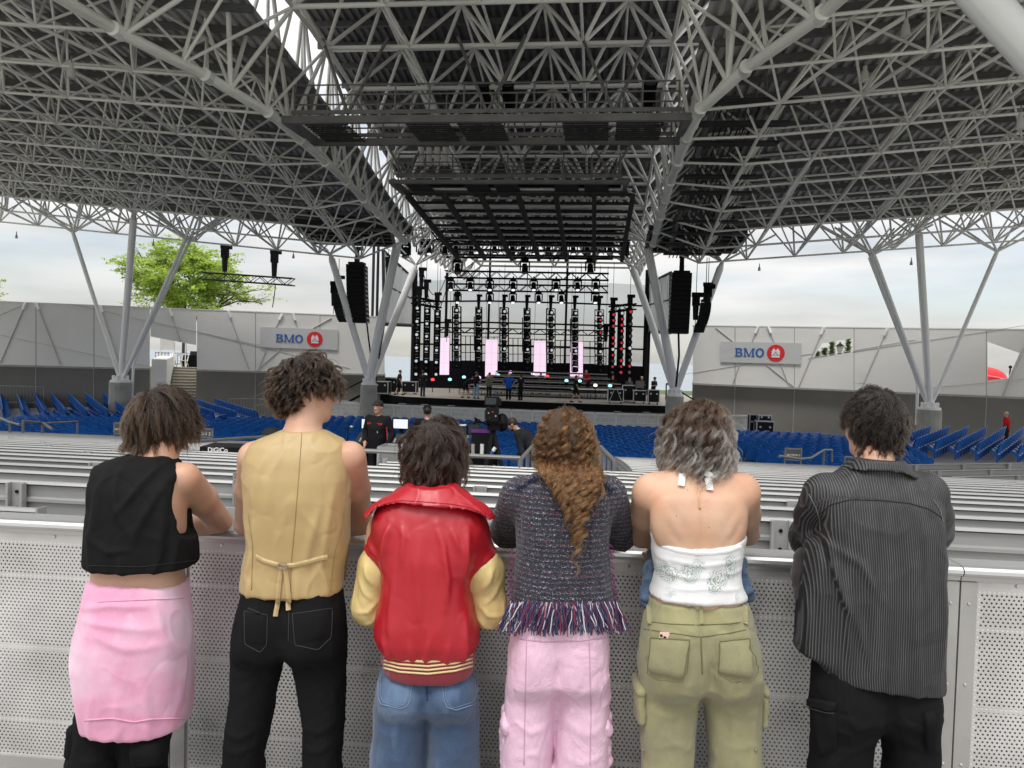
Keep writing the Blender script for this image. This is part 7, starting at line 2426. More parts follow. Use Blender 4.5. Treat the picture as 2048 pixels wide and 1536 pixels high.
def on_surface(fig, px, py, obj, off=.003):
 """where the camera's view line meets a garment, lifted a little off it"""
 from mathutils.bvhtree import BVHTree
 if isinstance(obj, tuple):
  hits = [on_surface(fig, px, py, q, off) for q in obj]
  return min(hits, key=lambda h: np.linalg.norm(h - CAM_POS) + (9 if abs(h[1] - (fig.Y0 - .1)) < 1e-9 else 0))
 if obj.name not in _bvh:
  og = world_loc(obj)
  me = obj.data
  vs = [Vector(v.co) + Vector(og) for v in me.vertices]
  _bvh[obj.name] = BVHTree.FromPolygons(vs, [tuple(p.vertices) for p in me.polygons])
 d = Vector(ray(px, py)).normalized()
 hit, nrm, _, _ = _bvh[obj.name].ray_cast(Vector(CAM_POS), d)
 if hit is None: return fig.J(px, py, -.1)
 nn = np.array(nrm)
 if nn @ np.array(d) > 0: nn = -nn
 return np.array(hit) + nn * off
def ribbon(fig, name, pts, wd, m, parent, surf, off=.003, th=.0025, n=24, closed=False, label=None):
 """cloth strip or seam laid on a garment along pixel points"""
 pts = np.asarray(pts, float)
 if closed: pts = np.concatenate([pts, pts[:1]])
 L = np.concatenate([[0], np.cumsum(np.linalg.norm(np.diff(pts, axis=0), axis=1))])
 q = np.linspace(0, L[-1], n + 1)
 px = np.interp(q, L, pts[:, 0]); py = np.interp(q, L, pts[:, 1])
 c = np.array([on_surface(fig, a, b, surf, off) for a, b in zip(px, py)])
 tan = np.gradient(c, axis=0); tan /= np.maximum(np.linalg.norm(tan, axis=1, keepdims=True), 1e-6)
 view = c - CAM_POS; view /= np.linalg.norm(view, axis=1, keepdims=True)
 sd = np.cross(tan, view); sd /= np.maximum(np.linalg.norm(sd, axis=1, keepdims=True), 1e-6)
 b = MB()
 vs = []
 for i in range(n + 1):
  vs += [c[i] - sd[i] * wd / 2, c[i] - view[i] * th * .7, c[i] + sd[i] * wd / 2, c[i] + view[i] * th]
 fs = []
 for i in range(n):
  for k in range(4):
   fs.append((i * 4 + k, i * 4 + (k + 1) % 4, i * 4 + 4 + (k + 1) % 4, i * 4 + 4 + k))
 fs += [(0, 1, 2, 3), (4 * n + 3, 4 * n + 2, 4 * n + 1, 4 * n)]
 b.add(vs, fs)
 o = b.build(name, m, parent, smooth=wd < .012)
 if label: o['label'] = label
 return o
def patch_panel(fig, name, quad, m, parent, surf, off=.004, nu=8, nv=8, th=.004, round_=0.0):
 """sewn-on pocket: a sheet that follows the garment over a four-sided pixel region (tl, tr, br, bl)"""
 q = [np.asarray(p, float) for p in quad]
 vs, fs = [], []
 for j in range(nv + 1):
  for i in range(nu + 1):
   a, b = i / nu, j / nv
   p = (q[0] * (1 - a) + q[1] * a) * (1 - b) + (q[3] * (1 - a) + q[2] * a) * b
   edge = min(a, 1 - a, b, 1 - b)
   vs.append(on_surface(fig, p[0], p[1], surf, off * (1 if edge > 0 else .8 if off == .018 and b < .9 else .1)))
 k = nu + 1
 for j in range(nv):
  for i in range(nu):
   fs.append((j * k + i, j * k + i + 1, (j + 1) * k + i + 1, (j + 1) * k + i))
 b = MB(); b.add(vs, fs)
 return b.build(name, m, parent, smooth=True, fix=False)
DN = np.array([0, 0, -1.0])
M_BTEE = fabric('black_cotton', (.009, .009, .0095), .9, wrinkle=.25, wscale=9, sheen=0, spec=.15)
M_PINKS = fabric('pink_fleece', (.74, .33, .49), .9, var=.05, vscale=3, sheen=.25, patch=(.80, .58, .70), pscale=3.0, wrinkle=.18, wscale=7, pthr=(.46, .64))
M_BCARGO = fabric('black_twill', (.008, .008, .009), .9, wrinkle=.3, wscale=13, var=.2, sheen=0, spec=.15)
M_TAN = fabric('tan_satin', (.43, .305, .132), .42, var=.04, sheen=.1, wrinkle=.16, wscale=6, spec=.5, fine=.04)
M_BDENIM = fabric('black_denim', (.007, .007, .008), .9, wrinkle=.35, wscale=16, var=.25, vscale=6, sheen=0, spec=.15)
M_LEATHER = fabric('red_leather', (.40, .006, .016), .42, var=.06, weave=420, wb=.12, wrinkle=.22, wscale=5, spec=.55, coat=.12, coat_rough=.3, sheen=0, fine=.02, wstretch=(1.6, 1, .35))
M_CREAM = fabric('cream_leather', (.70, .54, .235), .42, var=.05, weave=420, wb=.1, wrinkle=.25, wscale=7, spec=.5, sheen=0, fine=.02)
M_JEAN = fabric('blue_denim', (.036, .074, .150), .85, var=.2, vscale=5, weave=1100, wb=.5, wrinkle=.25, wscale=12, patch=(.12, .19, .31), pscale=5, fine=.42, stretch=(1.6, 1.6, .6), pthr=(.46, .66))
M_PINKP = fabric('pink_poplin', (.76, .50, .64), .7, var=.03, wrinkle=.45, wscale=15, wstretch=(1, 1, .7), sheen=.1)
M_OLIVE = fabric('olive_twill', (.25, .235, .128), .85, var=.08, vscale=4, weave=1000, wb=.35, wrinkle=.35, wscale=12, patch=(.32, .30, .15), pscale=5, fine=.14)
M_DENIML = fabric('washed_denim', (.065, .11, .19), .85, var=.35, vscale=12, fine=.3, wrinkle=.4, wscale=18)
M_SEAMD = mat('stitch_dark', (.006, .006, .007), .8)
M_SHOE = mat('shoe_black', (.02, .02, .022), .6)
M_SHOEW = mat('shoe_white', (.6, .6, .58), .6)
# 1: black sleeveless top, pink skirt of a tied sweatshirt
A1 = Figure('person in a black cropped sleeveless top with a pink sweatshirt tied round the waist', 2.68, 280)
g = A1
hips = g.rows([(1188, 194, 360, -.10, .11), (1230, 186, 362, -.12, .12), (1290, 175, 370, -.14, .12)])
LL = g.leg([(1280, 170, 270), (1400, 166, 262), (1500, 152, 248), (1536, 142, 238)])
LR = g.leg([(1280, 262, 372), (1400, 258, 362), (1500, 248, 338), (1536, 246, 330)])
body = g.body(g.J(327, 842, .12), [g.J(312, 935, .05), g.J(318, 900, .075), g.J(325, 865, .105)],
   g.rows([(915, 285, 345, .01, .13), (940, 225, 352, -.02, .14), (970, 208, 365, -.07, .15), (1010, 206, 366, -.10, .14), (1060, 204, 366, -.105, .13), (1110, 200, 363, -.10, .12), (1150, 190, 363, -.10, .115), (1200, 190, 366, -.11, .115)]),
   [dict(pts=(g.J(368, 958, .05), g.J(440, 1042, .33), g.J(335, 1056, .42)), rs=(.060, .056, .043, .046, .028), dir=(-1, .15, -.15), palm=DN, side=1),
   dict(pts=(g.J(216, 962, .05), g.J(212, 1064, .33), g.J(300, 1062, .46)), dir=(1, .2, -.2), palm=DN, side=-1)],
   [[g.J(218, 1290, .0), g.J(205, 1520, .0), (g.J(190, 1600, 0)[0], g.Y0 + .02, .1)], [g.J(318, 1290, .0), g.J(295, 1520, .0), (g.J(290, 1600, 0)[0], g.Y0 + .02, .1)]],
   SKIN, turn=.62, nod=.18, head_s=.94,
   folds=[([(278, 1142), (279, 1172)], .012, -.004)])
f = g.field(.85, 1.62, .006)
f.stack(g.rows([(912, 258, 338, -.03, .12), (922, 222, 350, -.045, .14), (935, 196, 360, -.06, .15), (952, 190, 370, -.08, .16), (980, 190, 376, -.11, .16), (1020, 188, 382, -.125, .155), (1070, 185, 387, -.135, .15), (1110, 183, 390, -.14, .15), (1141, 181, 391, -.14, .15)]), 0, 2.6, rnd=.008)
f.ell(g.J(392, 990, .06), (.052, .16, .125), .006, cut=True)
f.ell(g.J(388, 1042, .05), (.034, .13, .05), .01, cut=True)
f.ell(g.J(312, 905, .09), (.072, .085, .045), .006, cut=True)
tee = g.finish(f, 'sleeveless_top', M_BTEE, noise_amp=.004, noise_sc=(8, 8, 3.5), seed=4, folds=[
 ([(262, 925), (258, 960), (272, 1010), (300, 1060)], .012, .013), ([(235, 935), (228, 985), (238, 1050)], .013, .012), ([(330, 925), (300, 975), (268, 1020)], .012, .014),
 ([(352, 940), (335, 990), (310, 1045), (300, 1080)], .014, .012), ([(350, 960), (352, 1040), (345, 1130)], .014, .009), ([(225, 1000), (218, 1070), (222, 1130)], .014, .008),
 ([(215, 1060), (260, 1085), (300, 1080)], .012, .008), ([(375, 1060), (370, 1130)], .01, .008), ([(280, 1090), (285, 1135)], .014, .007), ([(195, 960), (205, 1010)], .012, .008)])
ribbon(g, 'hem_stitch', [(178, 1131), (280, 1134), (388, 1121)], .003, M_SEAMD, tee, tee, .001)
ribbon(g, 'armhole_edge', [(361, 938), (359, 965), (362, 1000), (370, 1030), (384, 1056)], .006, M_BTEE, tee, tee, .002)
f = g.field(.35, 1.16, .0066)
f.stack(g.rows([(1170, 187, 367, -.125, .13), (1182, 184, 368, -.135, .14), (1210, 178, 371, -.15, .14), (1250, 172, 375, -.165, .14), (1300, 159, 378, -.175, .145), (1345, 156, 379, -.175, .15), (1390, 163, 378, -.17, .15), (1440, 168, 377, -.16, .15), (1470, 174, 372, -.155, .14)]), 0, 2.5, rnd=.012)
p0 = g.J(280, 1478, -.16)
f.tilt(g.J(280, 1181, -.12), (.09, 0, 1))
swt = g.finish(f, 'tied_sweatshirt', M_PINKS, noise_amp=.004, noise_sc=(7, 7, 3), seed=8, folds=[
 ([(195, 1195), (260, 1185), (340, 1188)], .012, .008), ([(200, 1215), (280, 1222), (350, 1232)], .012, .006), ([(340, 1180), (355, 1240), (372, 1290)], .013, .010),
 ([(225, 1235), (300, 1262), (362, 1262)], .016, .007), ([(330, 1320), (335, 1400), (332, 1465)], .016, .008), ([(285, 1340), (280, 1420), (285, 1470)], .016, .007), ([(235, 1350), (225, 1420), (222, 1465)], .014, .007), ([(180, 1300), (195, 1380), (205, 1460)], .014, .008)])
ribbon(g, 'hem_band', [(170, 1440), (225, 1436), (268, 1444), (300, 1438), (372, 1436)], .006, M_PINKS, swt, swt, .002)
ribbon(g, 'waist_seam', [(196, 1204), (280, 1200), (366, 1196)], .004, M_PINKS, swt, swt, .002)
f = g.field(.7, 1.12, .007)
f.chain([g.J(368, 1200, .05), g.J(372, 1240, .03), g.J(372, 1290, .03)], (.018, .018, .012), .01)
g.finish(f, 'knotted_sleeve', M_PINKS, swt, noise_amp=.006, noise_sc=(25, 25, 12))
tr = trousers(g, hips, LL, LR, M_BCARGO, folds=[([(180, 1490), (230, 1500), (250, 1530)], .014, .01), ([(270, 1495), (310, 1510), (325, 1530)], .014, .01)], noise_amp=.006)
f = g.field(.3, .75, .007)
f.stack(g.rows([(1478, 268, 330, -.13, -.02), (1505, 264, 334, -.14, -.02), (1530, 268, 330, -.13, -.02)]), 0, 3)
g.finish(f, 'cargo_pocket', M_BCARGO, tr, noise_amp=.004, noise_sc=(20, 20, 10))
f = g.field(.3, .75, .007)
f.stack(g.rows([(1452, 148, 175, -.07, .06), (1490, 146, 172, -.07, .06), (1515, 142, 168, -.07, .06)]), 0, 3)
g.finish(f, 'cargo_pocket', M_BCARGO, tr, noise_amp=.004, noise_sc=(20, 20, 10))
g.shoes([g.J(190, 1600)[0] + .0, g.J(290, 1600)[0]], M_SHOE)
HM1 = hair_mat('hair_p1', (.016, .0095, .006), (.034, .020, .012))
CAP1 = mat('hair_under_dark', (.018, .012, .009), .8, var=.3, vscale=60)
def flow_swirl(sw, side=0.0, fwd=0.0):
 def fn(G, n_, fl, r):
  tw = np.cross(n_, fl)
  v = fl + tw * sw + np.array([side, fwd, 0])
  v = v - n_ * (v * n_).sum(1, keepdims=True)
  return v / np.maximum(np.linalg.norm(v, axis=1, keepdims=True), 1e-6)
 return fn
g.hair(HM1, 420, 38, .148, spread=.0075, lift=.06, grav=.12, whorl=(-.01, -.055, .095), curl=.0025, turns=1.0, clump=.5, thick=.012, hair_r=.0007, nape=-.095, seed=21, cap_m=CAP1, flow_fn=flow_swirl(.30), cap_grow=.008, stray=.012, frizz=.0010, curl_in=.1, len_fn=lambda G: np.interp(G[:, 2], [-.09, -.02, .08], [.55, .85, 1.05]))
# 2: gold waistcoat
A2 = g = Figure('tall person in a gold tan waistcoat and black jeans looking to the right', 2.64, 588)
hips = g.rows([(1170, 492, 680, -.11, .11), (1200, 488, 681, -.12, .12), (1240, 478, 687, -.145, .12), (1290, 470, 690, -.15, .12), (1310, 468, 690, -.145, .12)])
LL = g.leg([(1275, 468, 582), (1330, 465, 568), (1400, 462, 552), (1460, 456, 540), (1536, 450, 524)])
LR = g.leg([(1275, 574, 691), (1330, 582, 692), (1400, 598, 690), (1460, 604, 688), (1536, 607, 682)])
g.body(g.J(614, 782, .10), [g.J(602, 880, .02), g.J(606, 850, .05), g.J(612, 810, .08)],
 g.rows([(868, 560, 650, -.02, .11), (890, 512, 690, -.03, .13), (920, 497, 700, -.07, .14), (1000, 500, 700, -.10, .13), (1080, 505, 694, -.10, .12), (1150, 502, 676, -.10, .11), (1200, 495, 676, -.11, .11)]),
 [dict(pts=(g.J(699, 915, .03), g.J(722, 1046, .27), g.J(660, 1052, .40)), rs=(.058, .053, .042, .044, .028), dir=(-1, .2, -.1), palm=DN, side=1),
  dict(pts=(g.J(508, 915, .03), g.J(492, 1048, .27), g.J(560, 1054, .42)), rs=(.056, .05, .041, .044, .028), dir=(1, .2, -.1), palm=DN, side=-1)],
 [[g.J(525, 1290, 0), g.J(505, 1460, 0), (g.J(485, 1600)[0], g.Y0 + .02, .1)], [g.J(632, 1290, 0), g.J(645, 1460, 0), (g.J(645, 1600)[0], g.Y0 + .02, .1)]],
 SKIN, turn=1.02, nod=.02, head_s=.94)
f = g.field(.80, 1.68, .006)
f.stack(g.rows([(862, 566, 648, -.035, .10), (870, 548, 664, -.045, .12), (880, 522, 684, -.055, .14), (894, 500, 695, -.07, .145), (920, 490, 701, -.09, .15), (960, 487, 703, -.11, .15), (1000, 490, 701, -.12, .15), (1060, 496, 698, -.12, .14), (1100, 498, 693, -.115, .13), (1135, 492, 686, -.115, .13), (1170, 486, 682, -.125, .13), (1192, 484, 682, -.13, .13)]), 0, 2.7, rnd=.008)
f.ell(g.J(604, 852, .05), (.062, .075, .035), .008, cut=True)
vest = g.finish(f, 'waistcoat', M_TAN, noise_amp=.003, noise_sc=(7, 7, 3), seed=12, folds=[
 ([(508, 1155), (516, 1120), (520, 1095)], .008, .012), ([(655, 1120), (664, 1150), (668, 1180)], .008, .010), ([(540, 1125), (532, 1080), (528, 1020)], .012, .009), ([(625, 1120), (640, 1060), (655, 1000)], .014, .009),
 ([(560, 930), (555, 1000), (560, 1080)], .018, .006), ([(545, 900), (530, 950), (520, 1010)], .014, .006), ([(500, 1000), (510, 1060), (525, 1110)], .012, .006), ([(680, 960), (668, 1040), (660, 1110)], .012, .007), ([(610, 1130), (615, 1185)], .01, .005), ([(520, 1140), (516, 1185)], .009, .008)])
M_TANS = mat('tan_seam', (.28, .195, .08), .6)
ribbon(g, 'centre_seam', [(604, 866), (597, 960), (589, 1060), (583, 1120), (581, 1188)], .003, M_TANS, vest, vest, .0005)
ribbon(g, 'side_seam', [(693, 985), (684, 1050), (668, 1110), (660, 1185)], .003, M_TANS, vest, vest, .0005)
ribbon(g, 'side_seam', [(497, 1030), (506, 1090), (503, 1180)], .003, M_TANS, vest, vest, .0005)
ribbon(g, 'waist_strap', [(512, 1112), (530, 1121), (550, 1127), (568, 1131)], .014, M_TAN, vest, vest, .004, .004)
ribbon(g, 'waist_strap', [(566, 1131), (590, 1129), (625, 1120), (654, 1112)], .015, M_TAN, vest, vest, .004, .004)
c = on_surface(g, 566, 1131, vest, .011)
piece('buckle', mat('buckle_metal', (.5, .45, .35), .3, metal=.9), vest, lambda b: (b.box(c + [0, 0, .009], (.028, .004, .003)), b.box(c - [0, 0, .009], (.028, .004, .003)), b.box(c + [.013, 0, 0], (.003, .004, .018)), b.box(c - [.013, 0, 0], (.003, .004, .018))))
def sequins():
 m, nt, n, l, b = nodes_of('gold_sequins')
 tc = n.new('ShaderNodeTexCoord'); vo = n.new('ShaderNodeTexVoronoi'); vo.inputs['Scale'].default_value = 160
 l.new(tc.outputs['Object'], vo.inputs['Vector'])
 r = n.new('ShaderNodeValToRGB'); r.color_ramp.elements[0].color = (.20, .09, .015, 1); r.color_ramp.elements[1].color = (.75, .48, .12, 1)
 l.new(vo.outputs['Color'], r.inputs[0]); l.new(r.outputs[0], b.inputs['Base Color'])
 b.inputs['Metallic'].default_value = .8; b.inputs['Roughness'].default_value = .3
 bp = n.new('ShaderNodeBump'); bp.inputs['Strength'].default_value = .8; bp.inputs['Distance'].default_value = .004; l.new(vo.outputs['Color'], bp.inputs['Height']); l.new(bp.outputs[0], b.inputs['Normal'])
 return m
f = g.field(.84, 1.45, .007)
f.stack(g.rows([(960, 560, 700, .06, .165), (1050, 560, 702, .05, .16), (1120, 560, 696, .04, .15), (1165, 560, 690, .04, .15)]), 0, 3)
g.finish(f, 'sequin_front', sequins(), vest, label='gold sequined front panel of the waistcoat')
tr = trousers(g, hips, LL, LR, M_BDENIM, folds=[([(515, 1290), (555, 1300), (578, 1284)], .012, .012), ([(640, 1300), (600, 1310), (580, 1288)], .012, .012), ([(470, 1340), (510, 1330), (555, 1305)], .012, .008), ([(685, 1345), (640, 1335), (600, 1310)], .012, .008), ([(460, 1440), (500, 1450), (535, 1435)], .012, .010), ([(458, 1475), (495, 1480), (530, 1468)], .012, .010), ([(610, 1430), (650, 1440), (685, 1425)], .012, .010), ([(610, 1470), (650, 1478), (682, 1462)], .012, .010)], noise_amp=.005)
ribbon(g, 'strap_tail', [(563, 1132), (559, 1170), (556, 1205), (551, 1233)], .015, M_TAN, vest, (vest, tr), .009, .003)
ribbon(g, 'strap_tail', [(571, 1133), (576, 1170), (579, 1200), (580, 1221)], .015, M_TAN, vest, (vest, tr), .009, .003)
M_STB = mat('stitch_black', (.03, .03, .032), .8)
for q in ([(489, 1222), (535, 1230), (533, 1290), (520, 1305), (490, 1288)], [(585, 1228), (665, 1216), (662, 1275), (636, 1300), (590, 1290)]):
 ribbon(g, 'pocket_seam', q, .003, M_STB, tr, tr, .001, closed=True, n=40)
 patch_panel(g, 'back_pocket', [q[0], q[1], q[2], q[4]], M_BDENIM, tr, tr, .004)
ribbon(g, 'seat_seam', [(578, 1200), (578, 1240), (577, 1282)], .003, M_STB, tr, tr, .001)
w_ = ribbon(g, 'wallet_edge', [(497, 1217), (520, 1226)], .008, M_SEAMD, tr, tr, .006)
g.shoes([g.J(485, 1600)[0], g.J(645, 1600)[0]], M_SHOE)
HM2 = hair_mat('hair_p2', (.012, .0075, .005), (.028, .017, .0105))
g.hair(HM2, 620, 26, .105, spread=.0060, lift=.30, grav=.10, whorl=(0, -.05, .095), curl=.010, turns=1.5, clump=.78, thick=.020, hair_r=.0007, nape=-.082, seed=22, cap_m=CAP1, cap_grow=.011, stray=.02, frizz=.0014, front=.05, ear=.03, ears=True,
 len_fn=lambda G: np.interp(G[:, 2], [-.09, -.03, .03, .1], [.35, .5, .95, 1.1]) * np.where((np.abs(G[:, 0]) > .045) & (G[:, 1] > -.055) & (G[:, 2] < .055), .42, 1))
# 3: red jacket with cream sleeves
A3 = g = Figure('short person in a red leather jacket with cream sleeves and blue jeans', 2.58, 857)
hips = g.rows([(1325, 785, 930, -.09, .10), (1345, 772, 938, -.105, .11), (1364, 759, 951, -.135, .13), (1392, 754, 957, -.145, .13), (1420, 751, 958, -.14, .13)])
LL = g.leg([(1385, 752, 856), (1440, 748, 853), (1490, 745, 850), (1536, 742, 848)], (.0, 0, .2))
LR = g.leg([(1385, 852, 958), (1440, 856, 960), (1490, 856, 960), (1536, 856, 960)], (.0, 0, .2))
g.body(g.J(868, 912, .12), [g.J(860, 1000, .04), g.J(863, 970, .06), g.J(867, 940, .10)],
 g.rows([(990, 800, 930, -.02, .12), (1020, 765, 960, -.05, .13), (1060, 760, 962, -.09, .13), (1200, 775, 945, -.09, .12), (1330, 770, 945, -.10, .11)]),
 [dict(pts=(g.J(945, 1060, .04), g.J(978, 1225, .10), g.J(905, 1120, .36)), dir=(-.8, .5, .1), palm=DN, side=1),
  dict(pts=(g.J(765, 1060, .04), g.J(738, 1225, .10), g.J(810, 1110, .36)), dir=(.8, .5, .1), palm=DN, side=-1)],
 [[g.J(805, 1390, 0), g.J(798, 1500, 0), (g.J(795, 1600)[0], g.Y0 + .02, .1)], [g.J(905, 1390, 0), g.J(908, 1500, 0), (g.J(908, 1600)[0], g.Y0 + .02, .1)]],
 SKIN, head_s=.93, turn=.05, nod=.1)
shL, shR = g.J(748, 1040, .02), g.J(972, 1045, .02)
elL, elR = g.J(742, 1226, .06), g.J(973, 1230, .06)
nL = (g.J(700, 1085, 0) - g.J(768, 1150, 0)); nL = np.array([-.55, 0, -.83]); nR = np.array([.60, 0, -.80])
pL, pR = g.J(742, 1112, 0), g.J(972, 1125, 0)
f = g.field(.72, 1.40, .0062, xw=.6)
f.stack(g.rows([(978, 812, 912, -.06, .12), (992, 785, 940, -.075, .14), (1010, 772, 950, -.09, .15), (1030, 752, 968, -.105, .16), (1060, 744, 976, -.12, .165), (1090, 752, 968, -.13, .165), (1120, 762, 955, -.14, .165), (1160, 766, 942, -.145, .165), (1210, 762, 945, -.155, .165), (1255, 752, 954, -.165, .165), (1285, 750, 960, -.165, .165), (1305, 757, 958, -.155, .155), (1318, 772, 945, -.14, .14)]), 0, 2.6, rnd=.02)
SLR = (.074, .072, .066, .056, .05)
SLP = [g.J(784, 1084, .03), g.J(760, 1130, .04), g.J(743, 1212, .06), g.J(775, 1190, .20), g.J(800, 1135, .30)]
SRP = [g.J(938, 1088, .03), g.J(962, 1138, .04), g.J(974, 1216, .06), g.J(945, 1195, .20), g.J(915, 1140, .30)]
fa = g.field(.72, 1.40, .0062, xw=.6)
fa.chain(SLP, SLR, .03).chain(SRP, SLR, .03)
fa.tilt(pL, nL); fa.tilt(pR, nR)
k_ = .035
hh = np.clip(.5 + .5 * (f.d - fa.d) / k_, 0, 1)
f.d = f.d * (1 - hh) + fa.d * hh - k_ * hh * (1 - hh)
f.ell(g.J(862, 968, .06), (.062, .075, .03), .006, cut=True)
jk = g.finish(f, 'jacket_body', M_LEATHER, noise_amp=.004, noise_sc=(10, 8, 2.2), seed=31, folds=[
 ([(790, 1032), (782, 1060), (776, 1100), (772, 1140)], .011, .016), ([(812, 1035), (818, 1060), (814, 1110)], .010, .010), ([(880, 1035), (893, 1075), (900, 1130), (898, 1190)], .012, .015), ([(938, 1050), (935, 1090), (932, 1150)], .012, .016),
 ([(905, 1040), (915, 1060), (925, 1090)], .010, .009), ([(850, 1045), (845, 1120), (850, 1220)], .016, .007), ([(800, 1120), (796, 1200), (800, 1290)], .016, .008), ([(830, 1250), (838, 1290), (845, 1320)], .010, .010), ([(870, 1240), (862, 1285), (855, 1322)], .010, .010),
 ([(905, 1250), (900, 1290), (885, 1322)], .011, .009), ([(780, 1250), (790, 1290), (805, 1322)], .011, .009), ([(935, 1200), (935, 1270), (925, 1310)], .012, .008), ([(760, 1120), (772, 1145)], .009, -.006), ([(945, 1130), (936, 1150)], .009, -.006), ([(728, 1060), (740, 1085), (760, 1110)], .010, .010)])
f = g.field(1.18, 1.42, .005)
f.stack(g.rows([(974, 816, 910, -.085, .10), (986, 800, 926, -.098, .12), (1002, 774, 950, -.118, .14), (1020, 746, 976, -.135, .155), (1045, 728, 994, -.152, .16)]), 0, 2.5, rnd=.006)
zc_px = [(700, 1075), (742, 1026), (748, 1020), (770, 1012), (800, 1006), (850, 1010), (900, 1014), (935, 1020), (960, 1030), (978, 1044), (984, 1046), (1030, 1090)]
xz = np.array([g.J(a, b_, -.1)[[0, 2]] for a, b_ in zc_px])
zc_ = np.interp(f.ax[0], xz[:, 0], xz[:, 1])
f.d = np.maximum(f.d, (zc_[:, None, None] - f.ax[2][None, None, :]).astype(np.float32) + 0 * f.d)
f.ell(g.J(862, 966, .05), (.060, .085, .03), .006, cut=True)
f.tilt(g.J(862, 1000, .03), (0, 1, .0))
col_ = g.finish(f, 'jacket_collar', M_LEATHER, smooth=1, noise_amp=.002, noise_sc=(9, 9, 9))
ribbon(g, 'collar_stitch', [(746, 1017), (772, 1007), (800, 1001), (850, 1004), (900, 1008), (935, 1014), (960, 1024), (976, 1037)], .002, mat('stitch_red', (.22, .004, .008), .6), col_, col_, .0008)
for nm, sh, el, wr, pp, nn in (('left', shL, elL, g.J(800, 1130, .30), pL, nL), ('right', shR, elR, g.J(915, 1135, .30), pR, nR)):
 f = g.field(.70, 1.40, .0062, xw=.6)
 f.chain(SLP if nm == 'left' else SRP, [q - .0025 for q in SLR], .03)
 f.tilt(pp + nn * -.004, -nn)
 sg = -1 if nm == 'left' else 1
 fx = (lambda a, b_: (a, b_)) if nm == 'left' else (lambda a, b_: (1716 - a + 0, b_ + 8))
 g.finish(f, 'jacket_sleeve', M_CREAM, jk, noise_amp=.005, noise_sc=(11, 11, 6), seed=35 + sg, folds=[([fx(712, 1150), fx(732, 1185), fx(756, 1205)], .008, .006), ([fx(712, 1225), fx(738, 1222), fx(758, 1200)], .007, .007), ([fx(722, 1255), fx(745, 1246), fx(762, 1225)], .007, .006), ([fx(730, 1120), fx(738, 1150), fx(752, 1170)], .01, .009)])
M_RIB = fabric('rib_dark_red', (.20, .010, .022), .9, weave=700, wb=.5); M_RIBC = fabric('rib_cream', (.68, .52, .27), .9, weave=700, wb=.5)
f = g.field(.64, .84, .006)
f.stack(g.rows([(1300, 768, 948, -.145, .14), (1320, 764, 950, -.155, .14), (1345, 766, 950, -.156, .14), (1359, 772, 946, -.15, .135)]), 0, 2.6, rnd=.010)
zq = g.J(857, 1300, -.15)
rib = g.finish(f, 'rib_band', M_RIB, jk)
for dy in (1318, 1326.5, 1334, 1341.5):
 ribbon(g, 'rib_stripe', [(768, dy - 6), (800, dy + 2), (856, dy + 6), (910, dy), (945, dy - 10)], .0066 if dy > 1320 else .0085, M_RIBC, rib, rib, .0015, .002, n=30)
tr = trousers(g, hips, LL, LR, M_JEAN, folds=[([(760, 1450), (800, 1440), (845, 1400)], .014, .008), ([(950, 1450), (905, 1440), (862, 1400)], .014, .008), ([(855, 1370), (855, 1400)], .008, -.010), ([(770, 1500), (800, 1490), (835, 1500)], .014, .006), ([(880, 1500), (910, 1490), (950, 1500)], .014, .006)], noise_amp=.005)
M_STJ = mat('stitch_pale', (.17, .24, .36), .8);
for q in ([(757, 1362), (757, 1395), (762, 1408), (800, 1417), (815, 1412), (821, 1398), (823, 1364)], [(884, 1365), (888, 1400), (894, 1414), (912, 1420), (950, 1408), (956, 1395), (954, 1360)]):
 ribbon(g, 'pocket_seam', q, .0035, M_STJ, tr, tr, .0012, n=44)
 ribbon(g, 'pocket_seam', [(a + (4 if a < 790 or 880 < a < 900 else -4), b_ - 4) for a, b_ in q], .002, M_STJ, tr, tr, .001, n=44)
ribbon(g, 'seat_seam', [(853, 1362), (854, 1385), (855, 1402)], .004, mat('stitch_navy', (.02, .035, .075), .8), tr, tr, .001)
g.shoes([g.J(795, 1600)[0], g.J(908, 1600)[0]], M_SHOEW)
HM3 = hair_mat('hair_p3', (.013, .0075, .0055), (.030, .017, .012))
g.hair(HM3, 420, 38, .185, spread=.0075, lift=.22, grav=.24, whorl=(-.012, -.045, .098), curl=.009, turns=1.8, clump=.7, thick=.016, hair_r=.0007, nape=-.088, seed=23, cap_m=CAP1, cap_grow=.010, stray=.03, frizz=.0016, curl_in=.1,
 len_fn=lambda G: np.interp(G[:, 2], [-.09, -.03, .03, .1], [.45, .66, .9, 1.05]))
